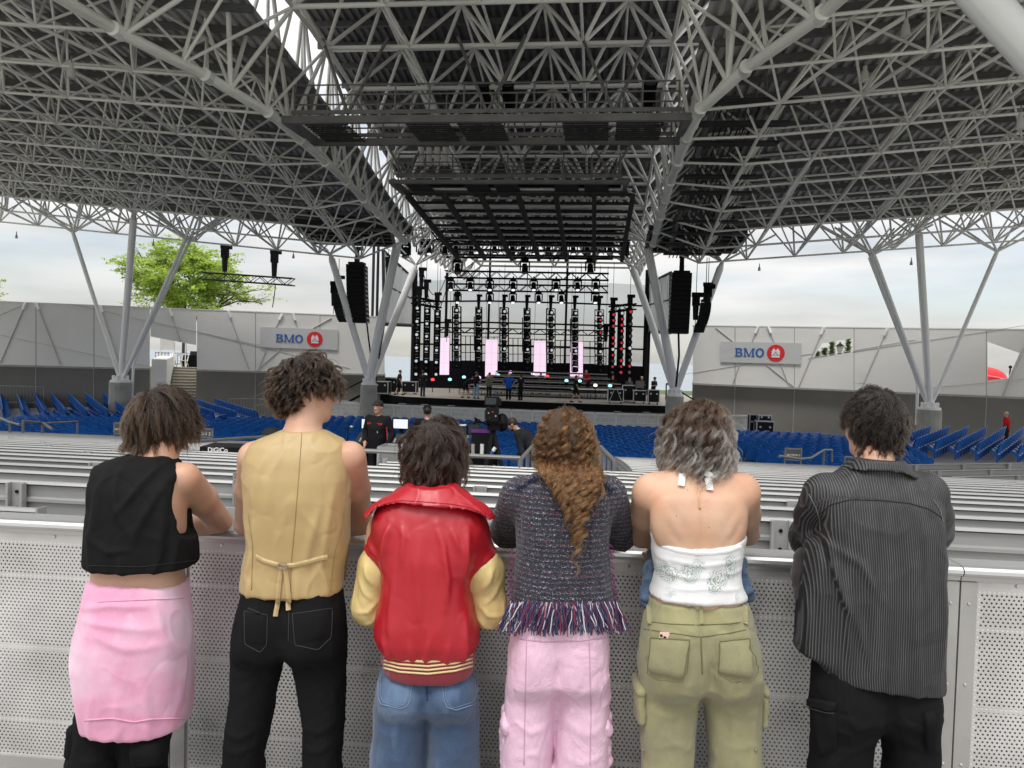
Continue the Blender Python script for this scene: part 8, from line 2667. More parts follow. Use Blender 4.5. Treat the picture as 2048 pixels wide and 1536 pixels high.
# 4: tweed jacket
A4 = g = Figure('person with long curly auburn hair in a fringed dark tweed jacket and pale pink trousers', 2.56, 1125)
hips = g.rows([(1225, 1030, 1212, -.12, .12), (1270, 1026, 1214, -.13, .12), (1320, 1018, 1216, -.14, .12), (1370, 1012, 1217, -.135, .12)])
LL = g.leg([(1340, 1014, 1118), (1400, 1008, 1113), (1460, 1005, 1106), (1536, 1000, 1100)], (0, 0, .22))
LR = g.leg([(1340, 1112, 1217), (1400, 1116, 1217), (1460, 1114, 1216), (1536, 1110, 1213)], (0, 0, .22))
g.body(g.J(1130, 890, .12), [g.J(1128, 975, .04), g.J(1129, 948, .06), g.J(1130, 915, .10)],
 g.rows([(965, 1075, 1190, -.02, .11), (990, 1045, 1215, -.05, .12), (1040, 1040, 1212, -.08, .12), (1150, 1050, 1205, -.08, .11), (1260, 1040, 1205, -.10, .11)]),
 [dict(pts=(g.J(1218, 985, .04), g.J(1243, 1070, .27), g.J(1165, 1072, .40)), dir=(-1, .3, -.1), palm=DN, side=1),
  dict(pts=(g.J(1038, 985, .04), g.J(1012, 1060, .27), g.J(1090, 1068, .40)), dir=(1, .3, -.1), palm=DN, side=-1)],
 [[g.J(1066, 1350, 0), g.J(1056, 1480, 0), (g.J(1052, 1600)[0], g.Y0 + .02, .1)], [g.J(1164, 1350, 0), g.J(1164, 1480, 0), (g.J(1162, 1600)[0], g.Y0 + .02, .1)]],
 SKIN, head_s=.96, turn=-.10, nod=.05)
def tweed():
 m, nt, n, l, b = nodes_of('boucle_tweed')
 tc = n.new('ShaderNodeTexCoord'); sp = n.new('ShaderNodeSeparateXYZ'); l.new(tc.outputs['Object'], sp.inputs[0])
 def MM(op, a, bb=None):
  q = n.new('ShaderNodeMath'); q.operation = op
  for i, v in enumerate((a, bb)):
   if v is None: continue
   if hasattr(v, 'is_linked'): l.new(v, q.inputs[i])
   else: q.inputs[i].default_value = v
  return q.outputs[0]
 def NZ(scale, det, stretch):
  mp = n.new('ShaderNodeMapping'); mp.inputs['Scale'].default_value = stretch; l.new(tc.outputs['Object'], mp.inputs[0])
  q = n.new('ShaderNodeTexNoise'); q.inputs['Scale'].default_value = scale; q.inputs['Detail'].default_value = det; l.new(mp.outputs[0], q.inputs['Vector']); return q.outputs['Fac']
 wob = MM('MULTIPLY', NZ(18, 2, (1, 1, 1)), .006)
 zz = MM('ADD', sp.outputs['Z'], wob)
 band = MM('SINE', MM('MULTIPLY', zz, 2 * PI / .0165))
 base = n.new('ShaderNodeValToRGB')
 e = base.color_ramp.elements
 e[0].position = .30; e[0].color = (.006, .006, .010, 1); e[1].position = .68; e[1].color = (.045, .045, .070, 1)
 q = e.new(.5); q.color = (.018, .016, .030, 1)
 l.new(NZ(300, 2, (.6, .6, 1)), base.inputs[0])
 thr = MM('SUBTRACT', .668, MM('MULTIPLY', band, .055))
 speck = MM('GREATER_THAN', NZ(430, 1, (.6, .6, 1.1)), thr)
 mx = n.new('ShaderNodeMixRGB'); l.new(speck, mx.inputs[0]); l.new(base.outputs[0], mx.inputs[1]); mx.inputs[2].default_value = (.42, .42, .47, 1)
 band2 = MM('SINE', MM('MULTIPLY', zz, 2 * PI / .048))
 red = MM('MULTIPLY', MM('GREATER_THAN', band2, .55), MM('GREATER_THAN', NZ(150, 1, (.5, .5, 1)), .64))
 m2 = n.new('ShaderNodeMixRGB'); l.new(red, m2.inputs[0]); l.new(mx.outputs[0], m2.inputs[1]); m2.inputs[2].default_value = (.13, .025, .05, 1)
 l.new(m2.outputs[0], b.inputs['Base Color']); b.inputs['Roughness'].default_value = .9; b.inputs['Sheen Weight'].default_value = .15
 hgt = MM('ADD', MM('MULTIPLY', NZ(260, 3, (.7, .7, 1)), 1.0), MM('MULTIPLY', band, .18))
 bp = n.new('ShaderNodeBump'); bp.inputs['Strength'].default_value = .9; bp.inputs['Distance'].default_value = .005; l.new(hgt, bp.inputs['Height']); l.new(bp.outputs[0], b.inputs['Normal'])
 return m
M_TWEED = tweed()
f = g.field(.80, 1.45, .006, xw=.5)
f.stack(g.rows([(955, 1078, 1190, -.06, .11), (965, 1052, 1208, -.07, .12), (980, 1034, 1222, -.085, .13), (1010, 1028, 1226, -.10, .14), (1060, 1030, 1220, -.11, .14), (1110, 1032, 1216, -.115, .13), (1160, 1028, 1220, -.125, .13), (1195, 1023, 1228, -.135, .135), (1216, 1021, 1232, -.14, .14)]), 0, 2.6, rnd=.008)
for sh, el, wr in ((g.J(1040, 990, .03), g.J(1014, 1062, .25), g.J(1085, 1068, .38)), (g.J(1214, 990, .03), g.J(1241, 1070, .25), g.J(1170, 1072, .38))):
 f.chain([sh, lerp(sh, el, .5), el, lerp(el, wr, .5), wr], (.066, .064, .056, .052, .044), .022)
f.ell(g.J(1129, 952, .05), (.06, .07, .03), .006, cut=True)
jt = g.finish(f, 'tweed_jacket', M_TWEED, noise_amp=.003, noise_sc=(9, 9, 5), seed=41, folds=[([(1040, 1005), (1035, 1050), (1040, 1090)], .009, -.010), ([(1216, 1005), (1218, 1055), (1214, 1095)], .009, -.010), ([(1060, 1060), (1100, 1080), (1150, 1078)], .016, .004), ([(1070, 1130), (1120, 1138), (1180, 1130)], .016, .004)])
r4 = np.random.default_rng(5)
cols = {'navy': (.03, .035, .09), 'plum': (.11, .03, .085), 'white': (.55, .54, .56), 'red': (.20, .025, .05), 'blue': (.07, .10, .20)}
bun = {k: MB() for k in cols}
for k in range(520):
 px = r4.uniform(1020, 1234)
 back = r4.random() < .85
 p = on_surface(g, px, 1207 + r4.uniform(-5, 4), jt, .004)
 fl = (px - 1127) / 107
 L_ = r4.uniform(.065, .10)
 cname = r4.choice(list(cols), p=[.36, .22, .17, .12, .13])
 pts = [p]
 dx, dyy = fl * .30 + r4.normal() * .16, r4.normal() * .12 - .05
 for j in range(1, 5):
  pts.append(pts[-1] + np.array([dx + r4.normal() * .18, dyy + r4.normal() * .1, -1.0]) * L_ / 4)
 bun[cname].path(pts, r4.uniform(.0012, .0021), 4)
for k, mb in bun.items():
 tag(mb.build('fringe', mat('yarn_' + k, cols[k], .9), jt), kind='stuff', label='%s yarns of the hem fringe' % k)
tag(piece('shoulder_fringe', mat('yarn_navy', cols['navy']), jt, lambda b: [b.path([q_ := on_surface(g, px_, py_, jt, .002), q_ + np.array([r4.normal() * .006, -.006, .008 + r4.random() * .008])], .0012, 4) for px_, py_ in [(lerp(np.array([1034, 982]), np.array([1080, 957]), r4.random()) + [r4.normal() * 2, r4.normal() * 2]).tolist() for _ in range(70)] + [(lerp(np.array([1185, 958]), np.array([1224, 985]), r4.random()) + [r4.normal() * 2, r4.normal() * 2]).tolist() for _ in range(60)]]), kind='stuff')
tag(piece('side_fringe', mat('yarn_plum', cols['plum']), jt, lambda b: [b.path([q_ := on_surface(g, px_, py_, jt, .002), q_ + np.array([sg_ * (.006 + r4.random() * .010), -.004, -.008])], .0013, 4) for px_, py_, sg_ in [(1027 + (y_ - 1100) * -.03 + r4.normal() * 2, y_, -1) for y_ in r4.uniform(1085, 1205, 60)] + [(1216 + (y_ - 1100) * .12 + r4.normal() * 2, y_, 1) for y_ in r4.uniform(1085, 1205, 60)]]), kind='stuff')
tr = trousers(g, hips, LL, LR, M_PINKP, noise_amp=.006, noise_sc=(9, 9, 5), seed=45, folds=[([(1114, 1290), (1113, 1330), (1113, 1350)], .009, -.009), ([(1050, 1340), (1080, 1365), (1108, 1350)], .012, .004), ([(1180, 1345), (1150, 1365), (1120, 1352)], .012, .004), ([(1030, 1420), (1060, 1440), (1095, 1430)], .012, .007), ([(1030, 1490), (1062, 1480), (1092, 1495)], .012, .007), ([(1128, 1430), (1165, 1445), (1200, 1430)], .012, .007), ([(1125, 1490), (1160, 1500), (1205, 1485)], .012, .007), ([(1060, 1385), (1085, 1450), (1088, 1520)], .012, .006), ([(1165, 1385), (1150, 1450), (1148, 1520)], .012, .006)])
M_PSEAM = mat('pink_seam', (.60, .36, .50), .8)
ribbon(g, 'panel_seam', [(1054, 1275), (1052, 1340), (1050, 1420), (1048, 1530)], .003, M_PSEAM, tr, tr, .001)
ribbon(g, 'panel_seam', [(1178, 1275), (1180, 1340), (1182, 1420), (1180, 1530)], .003, M_PSEAM, tr, tr, .001)
ribbon(g, 'waist_gather', [(1040, 1278), (1090, 1284), (1150, 1282), (1210, 1276)], .004, M_PSEAM, tr, tr, .001)
for x0, y0, y1, sx in ((1010, 1425, 1520, -1), (1212, 1430, 1530, 1)):
 f = g.field(.3, .85, .006)
 for q in range(3):
  yy = y0 + (y1 - y0) * (q + .5) / 3
  f.ell(g.J(x0 - sx * 1, yy, -.01 + .02 * q), (.018, .06, .042), .012)
 g.finish(f, 'cargo_pocket', M_PINKP, tr, noise_amp=.009, noise_sc=(30, 30, 22), seed=50)
g.shoes([g.J(1052, 1600)[0], g.J(1162, 1600)[0]], M_SHOEW)
HM4 = hair_mat('hair_p4', (.040, .018, .0075), (.145, .070, .028), mix=(.05, .7), vary=.45)
CAP4 = mat('hair_under_auburn', (.05, .026, .012), .8, var=.3, vscale=60)
g.hair(HM4, 250, 48, .325, spread=.0060, lift=.24, grav=.40, whorl=(0, .03, .11), curl=.0125, turns=5.5, clump=.92, thick=.024, hair_r=.00066, nape=-.075, seed=24, cap_m=CAP4, cap_grow=.014, stray=.03, frizz=.0018, n=44, curl_in=.10, back=(np.array([.9, 1.0, 1.1, 1.2, 1.27, 1.32, 1.36, 1.42]), g.Y0 + np.array([-.14, -.135, -.13, -.125, -.115, -.095, -.07, -.02])),
 len_fn=lambda G: np.interp(np.abs(G[:, 0]), [0, .03, .06, .085], [1.1, .95, .72, .6]) * np.random.default_rng(3).uniform(.58, 1.12, len(G)))
# 5: bare back, white floral top
A5 = g = Figure('person with silver tipped hair and bare back in a white floral top and olive trousers', 2.54, 1395)
hips = g.rows([(1206, 1300, 1487, -.105, .11), (1225, 1296, 1492, -.115, .12), (1260, 1286, 1503, -.14, .12), (1310, 1279, 1514, -.155, .12), (1360, 1277, 1519, -.155, .12), (1380, 1277, 1520, -.145, .12)])
LL = g.leg([(1345, 1277, 1404), (1400, 1276, 1398), (1460, 1279, 1390), (1536, 1283, 1382)], (0, 0, .19))
LR = g.leg([(1345, 1400, 1519), (1400, 1404, 1521), (1460, 1411, 1521), (1536, 1420, 1519)], (0, 0, .19))
def back_shape(f, H, R):
 for sx in (-1, 1):
  f.ell(g.J(1394 + sx * 58, 1040, -.045), (.055, .035, .085), .04)
  f.cap(g.J(1394 + sx * 25, 965, .03), g.J(1394 + sx * 92, 975, .05), .045, .045, .04)
body5 = g.body(g.J(1392, 878, .11), [g.J(1393, 975, .03), g.J(1393, 945, .055), g.J(1392, 905, .09)],
 g.rows([(955, 1330, 1456, .0, .11), (970, 1305, 1482, -.03, .13), (990, 1298, 1492, -.06, .14), (1030, 1300, 1491, -.085, .14), (1060, 1303, 1488, -.09, .13), (1100, 1308, 1482, -.085, .12), (1150, 1316, 1474, -.085, .11), (1190, 1308, 1482, -.095, .11), (1215, 1300, 1487, -.105, .11)]),
 [dict(pts=(g.J(1484, 992, .04), g.J(1494, 1066, .27), g.J(1352, 1084, .27)), rs=(.058, .053, .042, .045, .029), dir=(-.80, -.25, -.62), palm=(-.2, .9, -.2), side=1),
  dict(pts=(g.J(1300, 992, .04), g.J(1283, 1068, .25), g.J(1372, 1070, .38)), rs=(.060, .056, .046, .046, .029), dir=(1, .25, -.1), palm=DN, side=-1)],
 [[g.J(1340, 1370, 0), g.J(1335, 1470, 0), (g.J(1332, 1600)[0], g.Y0 + .02, .1)], [g.J(1460, 1370, 0), g.J(1466, 1470, 0), (g.J(1470, 1600)[0], g.Y0 + .02, .1)]],
 SKIN_FAIR, head_s=.97, extra=back_shape, turn=.04, nod=.08,
 folds=[([(1395, 960), (1396, 1020), (1396, 1080), (1395, 1110)], .014, -.007), ([(1352, 1080), (1335, 1058), (1322, 1030)], .012, -.004), ([(1438, 1080), (1455, 1058), (1470, 1030)], .012, -.004), ([(1394, 1200), (1394, 1216)], .01, -.004), ([(1330, 1000), (1350, 1030), (1362, 1060)], .014, -.003), ([(1462, 1000), (1442, 1030), (1430, 1060)], .014, -.003)])
def floral():
 m, nt, n, l, b = nodes_of('white_floral_jersey')
 tc = n.new('ShaderNodeTexCoord')
 def NZ(scale, det, dist=0.):
  q = n.new('ShaderNodeTexNoise'); q.inputs['Scale'].default_value = scale; q.inputs['Detail'].default_value = det; q.inputs['Distortion'].default_value = dist; l.new(tc.outputs['Object'], q.inputs['Vector']); return q.outputs['Fac']
 def MR(v, a, bb, lo=0., hi=1.):
  q = n.new('ShaderNodeMapRange'); q.inputs[1].default_value = a; q.inputs[2].default_value = bb; q.inputs[3].default_value = lo; q.inputs[4].default_value = hi; l.new(v, q.inputs[0]); return q.outputs[0]
 vo = n.new('ShaderNodeTexVoronoi'); vo.inputs['Scale'].default_value = 15; vo.inputs['Randomness'].default_value = .8
 fm = n.new('ShaderNodeMapping'); fm.inputs['Scale'].default_value = (1, .02, 1); l.new(tc.outputs['Object'], fm.inputs[0]); l.new(fm.outputs[0], vo.inputs['Vector'])
 wv = n.new('ShaderNodeTexNoise'); wv.inputs['Scale'].default_value = 40; wv.inputs['Detail'].default_value = 2; l.new(tc.outputs['Object'], wv.inputs['Vector'])
 rose = MR(vo.outputs['Distance'], .58, .40)
 ad = n.new('ShaderNodeMath'); ad.operation = 'MULTIPLY_ADD'; l.new(vo.outputs['Distance'], ad.inputs[0]); ad.inputs[1].default_value = 55;
 w2 = n.new('ShaderNodeMath'); w2.operation = 'MULTIPLY'; l.new(wv.outputs['Fac'], w2.inputs[0]); w2.inputs[1].default_value = 34; l.new(w2.outputs[0], ad.inputs[2])
 sn = n.new('ShaderNodeMath'); sn.operation = 'SINE'; l.new(ad.outputs[0], sn.inputs[0])
 pet = MR(sn.outputs[0], -.5, .7, .15, 1.0)
 mu = n.new('ShaderNodeMath'); mu.operation = 'MULTIPLY'; l.new(rose, mu.inputs[0]); l.new(pet, mu.inputs[1])
 cell = n.new('ShaderNodeSeparateXYZ'); l.new(vo.outputs['Color'], cell.inputs[0])
 gt = n.new('ShaderNodeMath'); gt.operation = 'GREATER_THAN'; l.new(cell.outputs['X'], gt.inputs[0]); gt.inputs[1].default_value = .26
 m3 = n.new('ShaderNodeMath'); m3.operation = 'MULTIPLY'; l.new(mu.outputs[0], m3.inputs[0]); l.new(gt.outputs[0], m3.inputs[1])
 mx = n.new('ShaderNodeMixRGB'); l.new(m3.outputs[0], mx.inputs[0]); mx.inputs[1].default_value = (.74, .745, .75, 1); mx.inputs[2].default_value = (.30, .36, .32, 1)
 l.new(mx.outputs[0], b.inputs['Base Color']); b.inputs['Roughness'].default_value = .75; b.inputs['Sheen Weight'].default_value = .2
 bp = n.new('ShaderNodeBump'); bp.inputs['Strength'].default_value = .3; bp.inputs['Distance'].default_value = .004
 mp = n.new('ShaderNodeMapping'); mp.inputs['Scale'].default_value = (.4, .4, 2.2); l.new(tc.outputs['Object'], mp.inputs[0])
 q = n.new('ShaderNodeTexNoise'); q.inputs['Scale'].default_value = 26; q.inputs['Detail'].default_value = 3; l.new(mp.outputs[0], q.inputs['Vector'])
 l.new(q.outputs['Fac'], bp.inputs['Height']); l.new(bp.outputs[0], b.inputs['Normal'])
 return m
f = g.field(.80, 1.30, .0058)
f.stack(g.rows([(1055, 1299, 1492, -.098, .14), (1085, 1302, 1488, -.10, .13), (1110, 1305, 1483, -.10, .125), (1150, 1310, 1477, -.10, .12), (1180, 1306, 1482, -.108, .12), (1203, 1299, 1489, -.115, .12)]), 0, 2.5, rnd=.006)
zt_px = [(1240, 1040), (1300, 1058), (1308, 1074), (1325, 1088), (1350, 1097), (1380, 1102), (1420, 1102), (1450, 1098), (1475, 1092), (1492, 1086), (1550, 1080)]
xz = np.array([g.J(a, b_, -.1)[[0, 2]] for a, b_ in zt_px])
zc_ = np.interp(f.ax[0], xz[:, 0], xz[:, 1])
f.d = np.where((f.ax[1][None, :, None] < g.Y0 + .05), np.maximum(f.d, (f.ax[2][None, None, :] - zc_[:, None, None]).astype(np.float32)), f.d)
top5 = g.finish(f, 'floral_top', floral(), smooth=1, noise_amp=.002, noise_sc=(6, 6, 18), folds=[([(1310, 1105), (1390, 1116), (1480, 1106)], .006, .005), ([(1315, 1130), (1360, 1140), (1420, 1138)], .006, .005), ([(1330, 1162), (1400, 1158), (1475, 1166)], .006, .005), ([(1310, 1186), (1360, 1182), (1410, 1190)], .006, .004), ([(1420, 1128), (1450, 1134), (1478, 1128)], .005, .004)])
ribbon(g, 'top_edge', [(1304, 1066), (1312, 1080), (1328, 1092), (1355, 1101), (1390, 1106), (1425, 1106), (1455, 1101), (1482, 1091)], .012, mat('white_trim', (.76, .76, .77), .7), top5, top5, .001, .004, n=40)
M_TIE = mat('white_floral_tie', (.72, .73, .72), .7, var=.08, vscale=20, dirt=(.42, .47, .43), dscale=30)
ribbon(g, 'halter_tie', [(1366, 950), (1364, 962), (1362, 974)], .022, M_TIE, top5, body5, .010, .0015)
ribbon(g, 'halter_tie', [(1408, 948), (1420, 955), (1432, 950)], .020, M_TIE, top5, body5, .016, .005)
ribbon(g, 'halter_tie', [(1414, 956), (1417, 970), (1419, 983)], .022, M_TIE, top5, body5, .010, .0015)
M_GOLD = mat('gold_chain', (.65, .40, .16), .3, metal=.9)
nk = thing('necklace', 'fine gold chain with a tiny pendant hanging down the bare back', 'necklace', on_surface(g, 1396, 965, body5))
ribbon(g, 'chain', [(1394, 955), (1396, 985), (1398, 1014)], .0012, M_GOLD, nk, body5, .002, .001)
c5 = on_surface(g, 1398.5, 1016, body5, .004)
piece('pendant', M_GOLD, nk, lambda b: b.ball(c5, (.0045, .002, .0045), 10, 6))
M_MOLE = mat('mole', (.16, .07, .045), .6)
for px, py in ((1375, 980), (1418, 1055), (1353, 1032)):
 c_ = on_surface(g, px, py, body5, .0003); piece('mole', M_MOLE, body5, lambda b: b.ball(c_, (.0018, .0008, .0018), 8, 4))
tr = trousers(g, hips, LL, LR, M_OLIVE, folds=[([(1402, 1290), (1404, 1330), (1404, 1352)], .011, -.012), ([(1340, 1345), (1375, 1362), (1400, 1352)], .010, .008), ([(1465, 1345), (1432, 1362), (1408, 1352)], .010, .008), ([(1290, 1400), (1330, 1410), (1385, 1385)], .012, .006), ([(1510, 1400), (1470, 1410), (1420, 1385)], .012, .006), ([(1300, 1470), (1340, 1462), (1378, 1470)], .012, .005), ([(1430, 1465), (1470, 1470), (1510, 1460)], .012, .005)], noise_amp=.003)
M_STO = mat('stitch_olive', (.15, .14, .06), .8)
ribbon(g, 'waistband_seam', [(1294, 1243), (1340, 1248), (1394, 1250), (1450, 1248), (1496, 1243)], .003, M_STO, tr, tr, .001)
ribbon(g, 'yoke_seam', [(1288, 1258), (1340, 1266), (1400, 1274), (1450, 1268), (1500, 1258)], .003, M_STO, tr, tr, .001)
ribbon(g, 'seat_seam', [(1401, 1274), (1403, 1310), (1404, 1348)], .0045, M_STO, tr, tr, .001)
for x in (1300, 1400, 1488): ribbon(g, 'belt_loop', [(x, 1212), (x + 1, 1248)], .014, M_OLIVE, tr, tr, .005, .004)
for q in ([(1307, 1276), (1376, 1279), (1372, 1340), (1362, 1360), (1316, 1356), (1302, 1345)], [(1440, 1282), (1496, 1276), (1508, 1340), (1500, 1358), (1462, 1361), (1441, 1348)]):
 patch_panel(g, 'back_pocket', [q[0], q[1], q[3], q[5]], M_OLIVE, tr, tr, .018)
 ribbon(g, 'pocket_seam', q, .0028, M_STO, tr, tr, .0155, n=50, closed=True)
for x0, y0, y1, sx in ((1279, 1375, 1450, -1), (1518, 1380, 1455, 1)):
 f = g.field(.4, .95, .006)
 f.stack(g.rows([(y0, x0 - 9 if sx < 0 else x0 - 6, x0 + 6 if sx < 0 else x0 + 9, -.06, .07), (y0 + 20, x0 - 10 if sx < 0 else x0 - 6, x0 + 6 if sx < 0 else x0 + 10, -.065, .075), (y1, x0 - 8 if sx < 0 else x0 - 6, x0 + 6 if sx < 0 else x0 + 8, -.06, .07)]), 0, 4)
 po = g.finish(f, 'cargo_pocket', M_OLIVE, tr, noise_amp=.003, noise_sc=(25, 25, 25))
 f = g.field(.4, .95, .006)
 f.stack(g.rows([(y0 - 6, x0 - 11 if sx < 0 else x0 - 6, x0 + 6 if sx < 0 else x0 + 11, -.07, .08), (y0 + 14, x0 - 13 if sx < 0 else x0 - 6, x0 + 6 if sx < 0 else x0 + 13, -.07, .08)]), 0, 4)
 g.finish(f, 'pocket_flap', M_OLIVE, po, noise_amp=.002, noise_sc=(25, 25, 25))
for x, y in ((1285, 1500), (1517, 1500)):
 c_ = on_surface(g, x + (4 if x < 1400 else -6), y, tr, .003); piece('snap_button', mat('snap_metal', (.35, .32, .25), .35, metal=.8), tr, lambda b: b.ball(c_, (.006, .003, .006), 10, 5))
g.shoes([g.J(1332, 1600)[0], g.J(1470, 1600)[0]], M_SHOE)
cph = on_surface(g, 1338, 1264, tr, -.001)
cdn = cph - on_surface(g, 1329, 1330, tr, .005); cdn /= np.linalg.norm(cdn)
cnn = np.cross((1, 0, 0), cdn)
ph = thing('phone', 'pale pink phone sticking out of the olive back pocket', 'phone', cph)
b = MB(); b.box(cph - cdn * .022, (.058, .007, .044), ((1, 0, 0), cnn, cdn)); b.build('case', mat('phone_case', (.72, .48, .40), .4, var=.04), ph)
for dx, dz in ((-.024, -.010), (-.024, -.022), (-.012, -.016)):
 piece('camera_lens', mat('lens_dark', (.02, .02, .025), .15), ph, lambda m: m.tube(cph + cdn * dz + [dx, -.003, 0], cph + cdn * dz + [dx, -.006, 0], .0045, 12))
dj = thing('denim_jacket', 'washed blue denim jacket held in front, showing on both sides of the floral top', 'jacket', g.J(1395, 1170, .18))
f = g.field(.78, 1.22, .007)
f.stack(g.rows([(1110, 1302, 1485, .10, .20), (1145, 1295, 1492, .08, .21), (1175, 1291, 1497, .07, .21), (1203, 1294, 1492, .08, .20)]), 0, 3)
f.cap(g.J(1299, 1135, .08), g.J(1294, 1200, .05), .02, .022, .02).cap(g.J(1484, 1130, .08), g.J(1492, 1192, .05), .02, .022, .02)
v, F = f.nets(); v = smooth_v(v, F, 2); nn_ = vnormals(v, F); v = v + nn_ * (.013 * fbm(v * 30, 3, 6))[:, None]
mesh_from('jacket_cloth', v, F, M_DENIML, dj)
f = g.field(.78, 1.22, .006); f.cap(g.J(1291, 1196, .03), g.J(1308, 1202, .04), .018, None, .01, flat=(1, 1, 1.4)); v, F = f.nets(); mesh_from('jacket_cuff', v, F, M_DENIML, dj)
f = g.field(.78, 1.22, .006); f.cap(g.J(1483, 1188, .02), g.J(1499, 1180, .03), .017, None, .01, flat=(1, 1, 1.4)); v, F = f.nets(); mesh_from('jacket_cuff', v, F, M_DENIML, dj)
cb_ = g.J(1486, 1192, -.0); piece('cuff_button', M_EDGE, dj, lambda m: m.ball(cb_, (.006, .004, .006), 10, 5))
HM5 = hair_mat('hair_p5', (.040, .023, .014), (.50, .475, .43), mix=(.45, 1.0), vary=.3, light=True, lfrac=.28)
CAP5 = mat('hair_under_ash', (.04, .027, .019), .8, var=.3, vscale=60)
g.hair(HM5, 480, 36, .215, spread=.0070, lift=.34, grav=.26, whorl=(0, .0, .108), curl=.0125, turns=2.6, clump=.78, thick=.032, hair_r=.00062, nape=-.08, seed=25, cap_m=CAP5, cap_grow=.012, stray=.035, frizz=.0016, n=22, curl_in=-.05,
 len_fn=lambda G: np.interp(G[:, 2], [-.09, -.03, .03, .1], [.50, .68, .86, 1.0]))
# 6: pin-striped shirt
A6 = g = Figure('person with dark short hair in a charcoal striped overshirt and black cargo trousers', 2.47, 1750)
hips = g.rows([(1330, 1636, 1862, -.12, .12), (1370, 1630, 1866, -.13, .12), (1410, 1626, 1870, -.135, .12), (1440, 1624, 1871, -.13, .12)])
LL = g.leg([(1395, 1624, 1752), (1440, 1622, 1748), (1490, 1623, 1742), (1536, 1625, 1737)], (0, 0, .19))
LR = g.leg([(1395, 1748, 1871), (1440, 1756, 1871), (1490, 1766, 1870), (1536, 1774, 1868)], (0, 0, .19))
g.body(g.J(1747, 852, .10), [g.J(1752, 950, .02), g.J(1750, 920, .05), g.J(1748, 885, .08)],
 g.rows([(940, 1700, 1805, -.01, .10), (970, 1650, 1850, -.04, .12), (1010, 1645, 1866, -.08, .13), (1100, 1652, 1862, -.10, .13), (1250, 1655, 1850, -.10, .12), (1380, 1645, 1852, -.11, .11)]),
 [dict(pts=(g.J(1848, 985, .04), g.J(1868, 1064, .27), g.J(1790, 1070, .38)), dir=(-1, .3, -.1), palm=DN, side=1),
  dict(pts=(g.J(1650, 985, .04), g.J(1622, 1078, .23), g.J(1700, 1078, .38)), dir=(1, .3, -.1), palm=DN, side=-1)],
 [[g.J(1688, 1420, 0), g.J(1682, 1500, 0), (g.J(1680, 1600)[0], g.Y0 + .02, .1)], [g.J(1812, 1420, 0), g.J(1820, 1500, 0), (g.J(1822, 1600)[0], g.Y0 + .02, .1)]],
 SKIN, turn=-.06, nod=.06, head_s=.94)
def stripes():
 m, nt, n, l, b = nodes_of('striped_shirting')
 at = n.new('ShaderNodeAttribute'); at.attribute_name = 'su'
 tc = n.new('ShaderNodeTexCoord')
 s1 = n.new('ShaderNodeMath'); s1.operation = 'MULTIPLY'; l.new(at.outputs['Fac'], s1.inputs[0]); s1.inputs[1].default_value = 2 * PI / .0082
 sn = n.new('ShaderNodeMath'); sn.operation = 'SINE'; l.new(s1.outputs[0], sn.inputs[0])
 mr = n.new('ShaderNodeMapRange'); mr.inputs[1].default_value = .3; mr.inputs[2].default_value = .95; l.new(sn.outputs[0], mr.inputs[0])
 mp = n.new('ShaderNodeMapping'); mp.inputs['Scale'].default_value = (14, 14, 1.5); l.new(tc.outputs['Object'], mp.inputs[0])
 nz = n.new('ShaderNodeTexNoise'); nz.inputs['Scale'].default_value = 2.2; nz.inputs['Detail'].default_value = 4; l.new(mp.outputs[0], nz.inputs['Vector'])
 nr = n.new('ShaderNodeMapRange'); nr.inputs[1].default_value = .35; nr.inputs[2].default_value = .65; nr.inputs[3].default_value = .45; nr.inputs[4].default_value = 1.0; l.new(nz.outputs['Fac'], nr.inputs[0])
 mm = n.new('ShaderNodeMath'); mm.operation = 'MULTIPLY'; l.new(mr.outputs[0], mm.inputs[0]); l.new(nr.outputs[0], mm.inputs[1])
 mx = n.new('ShaderNodeMixRGB'); l.new(mm.outputs[0], mx.inputs[0]); mx.inputs[1].default_value = (.013, .013, .0145, 1); mx.inputs[2].default_value = (.105, .105, .113, 1)
 l.new(mx.outputs[0], b.inputs['Base Color']); b.inputs['Roughness'].default_value = .55
 bp = n.new('ShaderNodeBump'); bp.inputs['Strength'].default_value = .5; bp.inputs['Distance'].default_value = .0015; l.new(sn.outputs[0], bp.inputs['Height']); l.new(bp.outputs[0], b.inputs['Normal'])
 return m
M_STRIPE = stripes()
rows6 = g.rows([(930, 1705, 1803, -.055, .10), (945, 1690, 1820, -.06, .11), (960, 1668, 1840, -.07, .12), (980, 1645, 1858, -.085, .13), (1010, 1638, 1872, -.105, .14), (1060, 1638, 1876, -.125, .145), (1120, 1642, 1876, -.135, .145), (1200, 1642, 1874, -.145, .145), (1280, 1637, 1872, -.15, .15), (1340, 1634, 1870, -.155, .15), (1388, 1640, 1869, -.15, .15)])
f = g.field(.62, 1.50, .0062, xw=.55)
f.stack(rows6, 0, 2.7, rnd=.008)
for sh, el, wr in ((g.J(1652, 992, .03), g.J(1620, 1076, .21), g.J(1690, 1082, .36)), (g.J(1846, 990, .03), g.J(1866, 1062, .25), g.J(1795, 1072, .36))):
 f.chain([sh, lerp(sh, el, .5), el, lerp(el, wr, .5), wr], (.076, .074, .064, .056, .05), .022)
f.stack(g.rows([(1085, 1618, 1680, -.03, .12), (1160, 1606, 1680, -.05, .12), (1240, 1597, 1680, -.06, .12), (1316, 1591, 1676, -.065, .12)]), .045, 2.3, rnd=.008)
f.ell(g.J(1752, 925, .05), (.064, .075, .03), .006, cut=True)
f.tilt(g.J(1755, 1388, -.15), (-.10, 0, -1))
